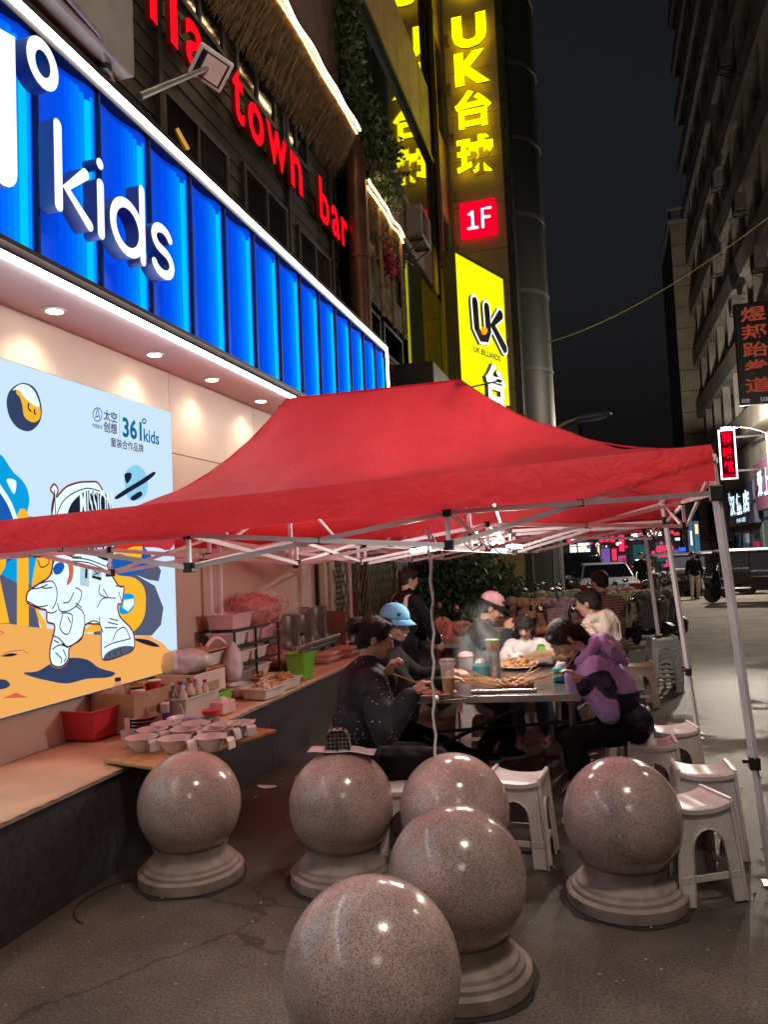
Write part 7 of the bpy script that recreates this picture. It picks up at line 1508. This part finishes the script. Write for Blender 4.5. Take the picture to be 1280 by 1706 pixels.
    if hair == 'bun': MB().tube([H(-.035, -.10, .10), H(.0, -.145, .075), H(.03, -.12, -.01), H(.0, -.10, -.04)], .007 * s, 6).build('hair_clip', cm_('clip_silver', (.5, .55, .65), .25, metal=.6), body, smooth=60)
    if glasses:
        gl = MB()
        for k in (1, -1): gl.tube([H(k * .032 + .025 * math.cos(a * PI / 8), .097 - .004 * abs(math.cos(a * PI / 8)), .002 + .019 * math.sin(a * PI / 8)) for a in range(16)], .0022 * s, 5, closed=True); gl.tube([H(k * .057, .093, .008), H(k * .080, .04, .010), H(k * .082, -.02, .008)], .0022 * s, 5)
        gl.tube([H(-.008, .099, .006), H(.008, .099, .006)], .002 * s, 5); gl.build('glasses', BLACKP, body)
    if hat:
        hm, bm_ = hat; q = MB(); n, mm = 28, 9; vs_ = []
        for j in range(mm + 1):
            a = PI / 2 * j / mm
            for i in range(n): t = 2 * PI * i / n; vs_.append(H(.094 * math.cos(t) * math.cos(a) ** .8, -.014 + .110 * math.sin(t) * math.cos(a) ** .8, .052 + .098 * math.sin(a)))
        q.add(vs_, [(j * n + i, j * n + (i + 1) % n, (j + 1) * n + (i + 1) % n, (j + 1) * n + i) for j in range(mm) for i in range(n)]); cp_ = q.build('cap', hm, body, smooth=180, solid=.006)
        q = MB(); vs_ = []
        for j in range(6):
            for i in range(13): t = R(22 + 136 * i / 12); r = 1 + .62 * (j / 5) * math.sin((i / 12) * PI) ** .55; vs_.append(H(.095 * math.cos(t) * (1 + .06 * j / 5), -.014 + .110 * math.sin(t) * r, .054 - .004 * j - .020 * abs(math.cos(t)) * j / 5))
        q.add(vs_, [(j * 13 + i, j * 13 + i + 1, (j + 1) * 13 + i + 1, (j + 1) * 13 + i) for j in range(5) for i in range(12)]); q.build('brim', bm_, cp_, smooth=180, solid=.007); MB().sph(H(0, -.014, .150), .010 * s, 8, 6).build('button', hm, cp_)
    # ---- trousers and shoes
    if bottom:
        t = MB(); t.sph(P + V((0, 0, .0)), (.165 * s * g_, .13 * s * g_, .12 * s), 18, 12)
        for k in (0, 1): t.cone(hip[k], Kn[k], .098 * s * g_, .072 * s * g_); t.cone(Kn[k], F_[k].lerp(Kn[k], .12), .072 * s * g_, .062 * s)
        solidify(t, 'trousers', bottom, body, .013, 3, .006, 11)
    if shoe:
        for k in (0, 1):
            f = F_[k]; q = Euler((0, 0, 0)).to_matrix(); t = MB(); t.cone(f + V((0, -.035 * s, -.040)), f + V((0, .12 * s, -.050)), .044 * s, .036 * s); t.cone(f + V((0, -.03 * s, .0)), f + V((0, -.01, -.03)), .046 * s, .048 * s)
            sh_ = solidify(t, 'shoe', shoe, body, .010, 2); so = MB(); so.prism(catmull([(f.x - .038 * s, f.y - .07 * s), (f.x + .038 * s, f.y - .07 * s), (f.x + .046 * s, f.y + .08 * s), (f.x, f.y + .165 * s), (f.x - .046 * s, f.y + .08 * s)], 4), lambda u, v, h: V((u, v, f.z - .085 + h)), .024); so.build('sole', CERAM, sh_)
    # ---- jacket: trunk, sleeves, collar, optional hood
    if top:
        j = MB(); j.sph(P + dv(lean) * .02, (.180 * s * g_, .145 * s * g_, .13 * s), 20, 14, 0, pq_); j.sph(M_, (.172 * s * g_, .138 * s * g_, .19 * s), 20, 14, 0, pq_); j.sph(M_.lerp(N_, .55), (.188 * s * g_, .140 * s * g_, .18 * s), 20, 14, 0, tq); j.cone(sh[0], sh[1], .082 * s, .082 * s); j.cone(N_ - dv(lean2) * .06 * s, N_ + dv(lean2) * .010 * s, .10 * s, .075 * s)
        for k in (0, 1):
            j.cone(sh[k], E_l[k], .080 * s * sleeves, .068 * s * sleeves); j.cone(E_l[k], W_[k].lerp(E_l[k], .10), .066 * s * sleeves, .047 * s * sleeves)
        if collar: j.cone(N_ + dv(lean2) * .01, N_ + dv(lean2) * .045 * s, .075 * s, .066 * s)
        if False: j.cone(N_ + V((-.085 * s, -.085 * s, .05 * s)), N_ + V((.085 * s, -.085 * s, .05 * s)), .068 * s, .068 * s); j.sph(N_ + V((0, -.125 * s, .0)), (.13 * s, .075 * s, .12 * s), 16, 10, 0, tq); j.cone(N_ + V((-.09 * s, .0, .05 * s)), N_ + V((-.08 * s, -.07 * s, .06 * s)), .042 * s, .05 * s); j.cone(N_ + V((.09 * s, .0, .05 * s)), N_ + V((.08 * s, -.07 * s, .06 * s)), .042 * s, .05 * s)
        mats_ = list(top) if isinstance(top, (list, tuple)) else [top]
        pf = (lambda c: paint(c, dict(P=P, M=M_, N=N_, sh=sh, E=E_l, W=W_))) if paint else None
        jk = solidify(j, 'jacket', mats_[0], body, .010 if voxel < .01 else .014, 3, .0125, 9, pf, mats_)
        if hood:
            hm_ = MB(); ring = [N_ + tq @ V((.105 * math.cos(a) * s, -.045 * s + .095 * math.sin(a) * s, (.035 + .03 * max(0, -math.sin(a))) * s)) for a in [R(60 - 300 * i / 12) for i in range(13)]]
            for a_, b_ in zip(ring, ring[1:]): hm_.cone(a_, b_, .036 * s, .036 * s, 10)
            hm_.sph(N_ + tq @ V((0, -.15 * s, -.03 * s)), (.115 * s, .055 * s, .12 * s), 16, 10, 0, tq); hm_.cone(N_ + tq @ V((0, -.17 * s, .02)), N_ + tq @ V((0, -.175 * s, -.17 * s)), .05 * s, .022 * s)
            hd2 = solidify(hm_, 'hood', hood, jk, .009, 3, .008, 13)
            MB().tube([N_ + tq @ V((0, -.215 * s, .05 * s)), N_ + tq @ V((0, -.232 * s, -.05 * s)), N_ + tq @ V((0, -.205 * s, -.17 * s))], .004, 6).build('hood_seam', hood, hd2)
        for k in (0, 1): c_ = W_[k].lerp(E_l[k], .13); MB().cone(c_, W_[k].lerp(E_l[k], .05), .044 * s * sleeves, .041 * s * sleeves, 12).build('cuff', NAVC if paint and hood else (mats_[-1] if not paint else BLKC), jk, smooth=60)
    return dict(body=body, H=H, W=[body.location + Matrix.Rotation(rzr, 3, 'Z') @ w for w in W_], N=N_, P=P, L=Lc, sh=sh, E=E_l, Wl=W_)
def cloth(n, c, **k): return mat(n, c, k.pop('r', .85), spec=.2, **{})if False else mat(n, c, k.pop('r', .85), spec=k.pop('spec', .18), var=k.pop('var', .15), vs_=k.pop('vs', 10), bump=k.pop('bump', .12), bs=k.pop('bs', 120), **k)
BLKC = cloth('black_cloth', (.008, .008, .010)); BLKT = cloth('black_trousers', (.006, .006, .007)); GRYC = cloth('charcoal_cloth', (.032, .036, .040)); CREAMC = cloth('cream_fleece', (.70, .66, .56), bump=.3, bs=60); LAV = cloth('lavender_shell', (.44, .30, .62), r=.5, bump=.2, bs=20); NAVC = cloth('navy_shell', (.022, .020, .050), r=.55); WHC = cloth('white_cloth', (.62, .58, .56)); DEN = cloth('denim', (.08, .13, .24)); BEIT = cloth('beige_trousers', (.50, .44, .38)); PKS = mat('pink_shoe', (.58, .20, .20), .5, var=.1); WHS = mat('white_shoe', (.55, .53, .52), .5, var=.1); BLS = mat('black_shoe', (.015, .015, .015), .5)
def sequin_mat():
    m, nt, out = _mat('sequin_cloth'); N = nt.nodes; L = nt.links; b = N.new('ShaderNodeBsdfPrincipled'); L.new(b.outputs[0], out.inputs[0]); tc = N.new('ShaderNodeTexCoord')
    v = N.new('ShaderNodeTexVoronoi'); v.inputs['Scale'].default_value = 55; L.new(tc.outputs['Object'], v.inputs['Vector']); r = N.new('ShaderNodeValToRGB'); r.color_ramp.interpolation = 'CONSTANT'; r.color_ramp.elements[0].color = (1, 1, 1, 1); r.color_ramp.elements[1].position = .16; r.color_ramp.elements[1].color = (0, 0, 0, 1); L.new(v.outputs['Distance'], r.inputs[0])
    n = N.new('ShaderNodeTexNoise'); n.inputs['Scale'].default_value = 9; L.new(tc.outputs['Object'], n.inputs['Vector']); k = N.new('ShaderNodeMath'); k.operation = 'GREATER_THAN'; k.inputs[1].default_value = .54; L.new(n.outputs['Fac'], k.inputs[0]); x = N.new('ShaderNodeMath'); x.operation = 'MULTIPLY'; L.new(r.outputs[0], x.inputs[0]); L.new(k.outputs[0], x.inputs[1])
    c = N.new('ShaderNodeMix'); c.data_type = 'RGBA'; L.new(x.outputs[0], c.inputs[0]); c.inputs[6].default_value = (.006, .007, .012, 1); c.inputs[7].default_value = (.9, .9, 1., 1); L.new(c.outputs[2], b.inputs['Base Color']); q = N.new('ShaderNodeMapRange'); q.inputs[3].default_value = .75; q.inputs[4].default_value = .3; L.new(x.outputs[0], q.inputs[0]); L.new(q.outputs[0], b.inputs['Roughness']); return m
def duo(n, a, b_, rough):
    m, nt, out = _mat(n); N = nt.nodes; L = nt.links; b = N.new('ShaderNodeBsdfPrincipled'); b.inputs['Roughness'].default_value = rough; b.inputs['Specular IOR Level'].default_value = .25; L.new(b.outputs[0], out.inputs[0]); at = N.new('ShaderNodeAttribute'); at.attribute_name = 'mask'; g_ = N.new('ShaderNodeMath'); g_.operation = 'GREATER_THAN'; g_.inputs[1].default_value = 0; L.new(at.outputs['Fac'], g_.inputs[0])
    x = N.new('ShaderNodeMix'); x.data_type = 'RGBA'; L.new(g_.outputs[0], x.inputs[0]); x.inputs[6].default_value = (*a, 1); x.inputs[7].default_value = (*b_, 1); L.new(x.outputs[2], b.inputs['Base Color'])
    tc = N.new('ShaderNodeTexCoord'); n2 = N.new('ShaderNodeTexNoise'); n2.inputs['Scale'].default_value = 16; n2.inputs['Detail'].default_value = 6; n2.inputs['Distortion'].default_value = 1.; L.new(tc.outputs['Object'], n2.inputs['Vector']); bp = N.new('ShaderNodeBump'); bp.inputs['Strength'].default_value = .5; bp.inputs['Distance'].default_value = .02; L.new(n2.outputs['Fac'], bp.inputs['Height']); L.new(bp.outputs[0], b.inputs['Normal']); return m
DUO1 = duo('striped_black_cloth', (.008, .008, .010), (.55, .52, .48), .8); DUO2 = duo('lavender_navy_shell', (.44, .30, .62), (.022, .020, .050), .5)
SEQ = sequin_mat(); CHECK = check_mat('plaid_cloth', (.33, .20, .15), (.03, .022, .022), 11)
def capmat():
    m, nt, out = _mat('cap_blue_lilac'); N = nt.nodes; L = nt.links; b = N.new('ShaderNodeBsdfPrincipled'); b.inputs['Roughness'].default_value = .7; L.new(b.outputs[0], out.inputs[0]); b.inputs['Base Color'].default_value = (.12, .38, .62, 1); return m
CAPB = capmat(); CAPP = cloth('pink_cap', (.62, .36, .40)); CAPD = cloth('cap_dark', (.02, .02, .025))
def B_at(px, dep, py=1200): p = atd(px, py, dep); return (p.x, p.y, gz(p.y))
# woman in the sparkly black jacket
A1 = person('person in a sparkly black jacket with hair bun and glasses at the near table corner', B_at(598, 4.42), -62, seat=.43, lean=3, lean2=10, hp=16, hy=-6, girth=1.12, voxel=.0065, wrists=(atd(688, 1158, 4.18), atd(646, 1126, 4.40)), top=[SEQ], bottom=BLKT, shoe=BLS, hair='bun', glasses=True, curl=.95, sleeves=1.08, elbow=V((.35, -.3, -1)), feet=(B_at(740, 4.5) and V((*B_at(735, 4.45)[:2], .085)), V((*B_at(745, 4.75)[:2], .085))))
stool(600, 1220, -62, 'white stool under the person in the sparkly jacket', z=.43, at=(*B_at(598, 4.42)[:2], 0))
w = A1['W']; sk_ = thing('bamboo_skewer', 'bamboo skewer held between the hands of the person in the sparkly jacket', 'skewer', w[1]); MB(w[1]).tube([w[1] + V((.04, 0, .01)), w[0] + V((.12, .06, .02))], .004, 6).build('stick', BAMB, sk_)
# blue cap
A2 = person('person in a black coat and light blue cap, seated beside the sparkly jacket', B_at(634, 5.35), -78, seat=.43, lean=6, lean2=14, hp=10, hy=-34, voxel=.0065, wrists=(atd(738, 1136, 5.0), atd(750, 1122, 5.3)), top=[BLKC, CREAMC], bottom=BLKT, shoe=PKS, hair='long', hat=(CAPB, CAPB), sk=SKIN2, collar=True, elbow=V((.4, -.2, -1)), feet=(V((*B_at(815, 5.3)[:2], .085)), V((*B_at(835, 5.6)[:2], .085))))
stool(0, 0, -70, 'white stool under the person in the blue cap', z=.43, at=(*B_at(634, 5.35)[:2], 0))
# man standing behind with striped shoulders
def pst(c, d): return min(.018 - abs(abs(c.x) - .11), c.z - d['N'].z + .10)
A3 = person('person in a black jacket with pale shoulder stripes, standing with their back turned', B_at(676, 7.4), -38, s=.90, lean=6, lean2=12, hp=12, hy=-14, voxel=.011, top=[DUO1], bottom=BLKT, shoe=BLS, paint=pst, wrists=(atd(735, 1075, 7.5), atd(718, 1075, 7.7)))
# pink cap looking at a phone
A4 = person('person in a pink cap and charcoal coat looking down at a phone', B_at(792, 6.75), -72, seat=.43, lean=8, lean2=18, hp=26, hy=-6, voxel=.008, wrists=(atd(846, 1052, 6.6), atd(850, 1058, 6.85)), top=[GRYC], bottom=BLKT, shoe=BLS, hair='short', hat=(CAPP, CAPD), elbow=V((.5, -.1, -1)), feet=(V((*B_at(800, 6.2)[:2], .085)), V((*B_at(842, 6.3)[:2], .085))))
stool(0, 0, -70, 'white stool under the person in the pink cap', z=.43, at=(*B_at(792, 6.75)[:2], 0))
w = A4['W']; ph = thing('mobile_phone', 'phone held by the person in the pink cap', 'phone', w[0].lerp(w[1], .5) + V((.07, .0, .05)), R(0)); MB().box((0, 0, 0), (.010, .078, .16), (0, R(42), R(8))).build('case', BLACKP, ph, bev=.004); MB().box((-.0055, 0, .004), (.0015, .07, .145), (0, R(42), R(8))).build('screen', emis('phone_screen', (.4, .5, .6), .5), ph)
# child
A5 = person('small child with a fringe in a white top facing the viewer across the table', B_at(889, 6.42), 176, seat=.50, s=.74, lean=10, lean2=22, hp=26, voxel=.0065, wrists=(atd(862, 1098, 6.1), atd(897, 1102, 6.05)), top=[WHC], bottom=DEN, shoe=PKS, hair='child', sk=SKIN2, elbow=V((1, -.2, -.5)), feet=(V((*B_at(868, 6.15)[:2], .22)), V((*B_at(908, 6.15)[:2], .22))))
stool(0, 0, 0, 'white stool under the small child', z=.48, at=(*B_at(889, 6.45)[:2], 0))
t = thing('bib', 'bright green bib strap hanging on the small child', 'bib', atd(902, 1088, 6.2)); MB().prism(catmull([(-.03, -.07), (.03, -.07), (.035, .05), (.0, .075), (-.03, .05)], 3), lambda u, v, h: V((u, h - .02 + .1 * v * v, v)), .012).build('cloth', cm_('bib_green', (.20, .60, .08), .5), t)
# purple jacket
def ppr(c, d):
    sl = min((c - d['sh'][k].lerp(d['E'][k], .50)).length for k in (0, 1)); 
    cuff = .085 - min((c - d['W'][k]).length for k in (0, 1))
    side = min(d['M'].y + .02 - c.y, c.z - d['P'].z + .02, d['M'].z + .01 - c.z)
    return max(.125 - sl, cuff, side)
A6 = person('person in a lavender and navy jacket bending over a bowl at the right table end', B_at(1052, 4.98), 96, seat=.43, lean=22, lean2=40, hp=50, hy=8, voxel=.0065, wrists=(atd(955, 1098, 5.05), atd(968, 1136, 4.72)), top=[DUO2], bottom=BLKT, shoe=mat('grey_shoe', (.30, .30, .29), .6, var=.3, vs_=20), hair='nape', hood=LAV, paint=ppr, sk=SKIN2, elbow=V((.5, -.3, -1)), sleeves=1.02, girth=.95, feet=(V((*B_at(990, 4.95)[:2], .085)), V((*B_at(972, 4.75)[:2], .085))))
cs = atd(958, 1094, 5.0); t = thing('chopsticks', 'brown chopsticks at the mouth of the person in lavender', 'chopsticks', cs)
for k in (0, 1): MB().tube([(.03, .01 * k, .05), (-.10, .02 * k, -.13)], .004, 6).build('stick', cm_('stick_brown', (.45, .20, .08), .5), t)
# hooded and checked diners
A7 = person('person in a cream hooded top seen from behind, beyond the lavender jacket', B_at(1022, 6.5), 58, seat=.44, lean=10, lean2=18, hp=12, hy=14, voxel=.009, girth=1.05, wrists=(atd(958, 1085, 6.5), atd(962, 1088, 6.4)), top=[CREAMC], bottom=BLKT, shoe=WHS, hair='short', hood=CREAMC, feet=(V((*B_at(930, 6.4)[:2], .085)), V((*B_at(965, 6.6)[:2], .085))))
stool(0, 0, 50, 'white stool under the person in the cream hooded top', z=.44, at=(*B_at(1022, 6.5)[:2], 0))
A8 = person('person in a brown checked shirt seen from behind, tallest of the seated diners', B_at(1024, 8.4), 28, seat=.48, s=1.06, lean=6, lean2=14, hp=14, hy=8, voxel=.011, top=[CHECK], bottom=BLKT, shoe=BLS, hair='short', girth=1.12, wrists=(atd(1010, 1060, 8.9), atd(972, 1052, 8.7)))
stool(0, 0, 20, 'white stool under the person in the checked shirt', z=.48, at=(*B_at(1024, 8.4)[:2], 0))
# passers-by
wk = gnd(1160, 998); A9 = person('person in a black jacket and pale trousers walking towards the viewer on the street', wk, 186, s=.97, lean=1, lean2=3, hp=6, voxel=.014, top=[BLKC], bottom=BEIT, shoe=WHS, feet=(wk + V((-.14, -.18, .085)), wk + V((.10, .16, .10))))
p10 = atd(1072, 985, 27); p10.z = gz(p10.y); person('person in dark clothes standing far off between the tent legs', p10, 160, s=1., lean=1, lean2=3, hp=5, voxel=.016, top=[BLKC], bottom=BLKT, shoe=BLS)
# steam over the hot food
def steam():
    m, nt, out = _mat('steam'); N = nt.nodes; L = nt.links; v = N.new('ShaderNodeVolumePrincipled'); v.inputs['Color'].default_value = (.9, .9, .9, 1); L.new(v.outputs[0], out.inputs['Volume']); tc = N.new('ShaderNodeTexCoord')
    n = N.new('ShaderNodeTexNoise'); n.inputs['Scale'].default_value = 4.5; n.inputs['Detail'].default_value = 4; n.inputs['Distortion'].default_value = 1.2; L.new(tc.outputs['Object'], n.inputs['Vector']); g_ = N.new('ShaderNodeTexGradient'); g_.gradient_type = 'SPHERICAL'; mp = N.new('ShaderNodeMapping'); mp.inputs['Scale'].default_value = (4.6, 4.6, 2.6); L.new(tc.outputs['Object'], mp.inputs[0]); L.new(mp.outputs[0], g_.inputs[0])
    r = N.new('ShaderNodeMapRange'); r.inputs[1].default_value = .45; r.inputs[2].default_value = .75; L.new(n.outputs['Fac'], r.inputs[0]); x = N.new('ShaderNodeMath'); x.operation = 'MULTIPLY'; L.new(r.outputs[0], x.inputs[0]); L.new(g_.outputs[0], x.inputs[1]); y = N.new('ShaderNodeMath'); y.operation = 'MULTIPLY'; y.inputs[1].default_value = 9; L.new(x.outputs[0], y.inputs[0]); L.new(y.outputs[0], v.inputs['Density']); return m
sp_ = atd(800, 1080, 5.7); st_ = MB(sp_).sph(sp_, (.24, .24, .40), 20, 12).build('steam', steam()); tag(st_, kind='stuff')
bpy.data.scenes.remove(_TMP)
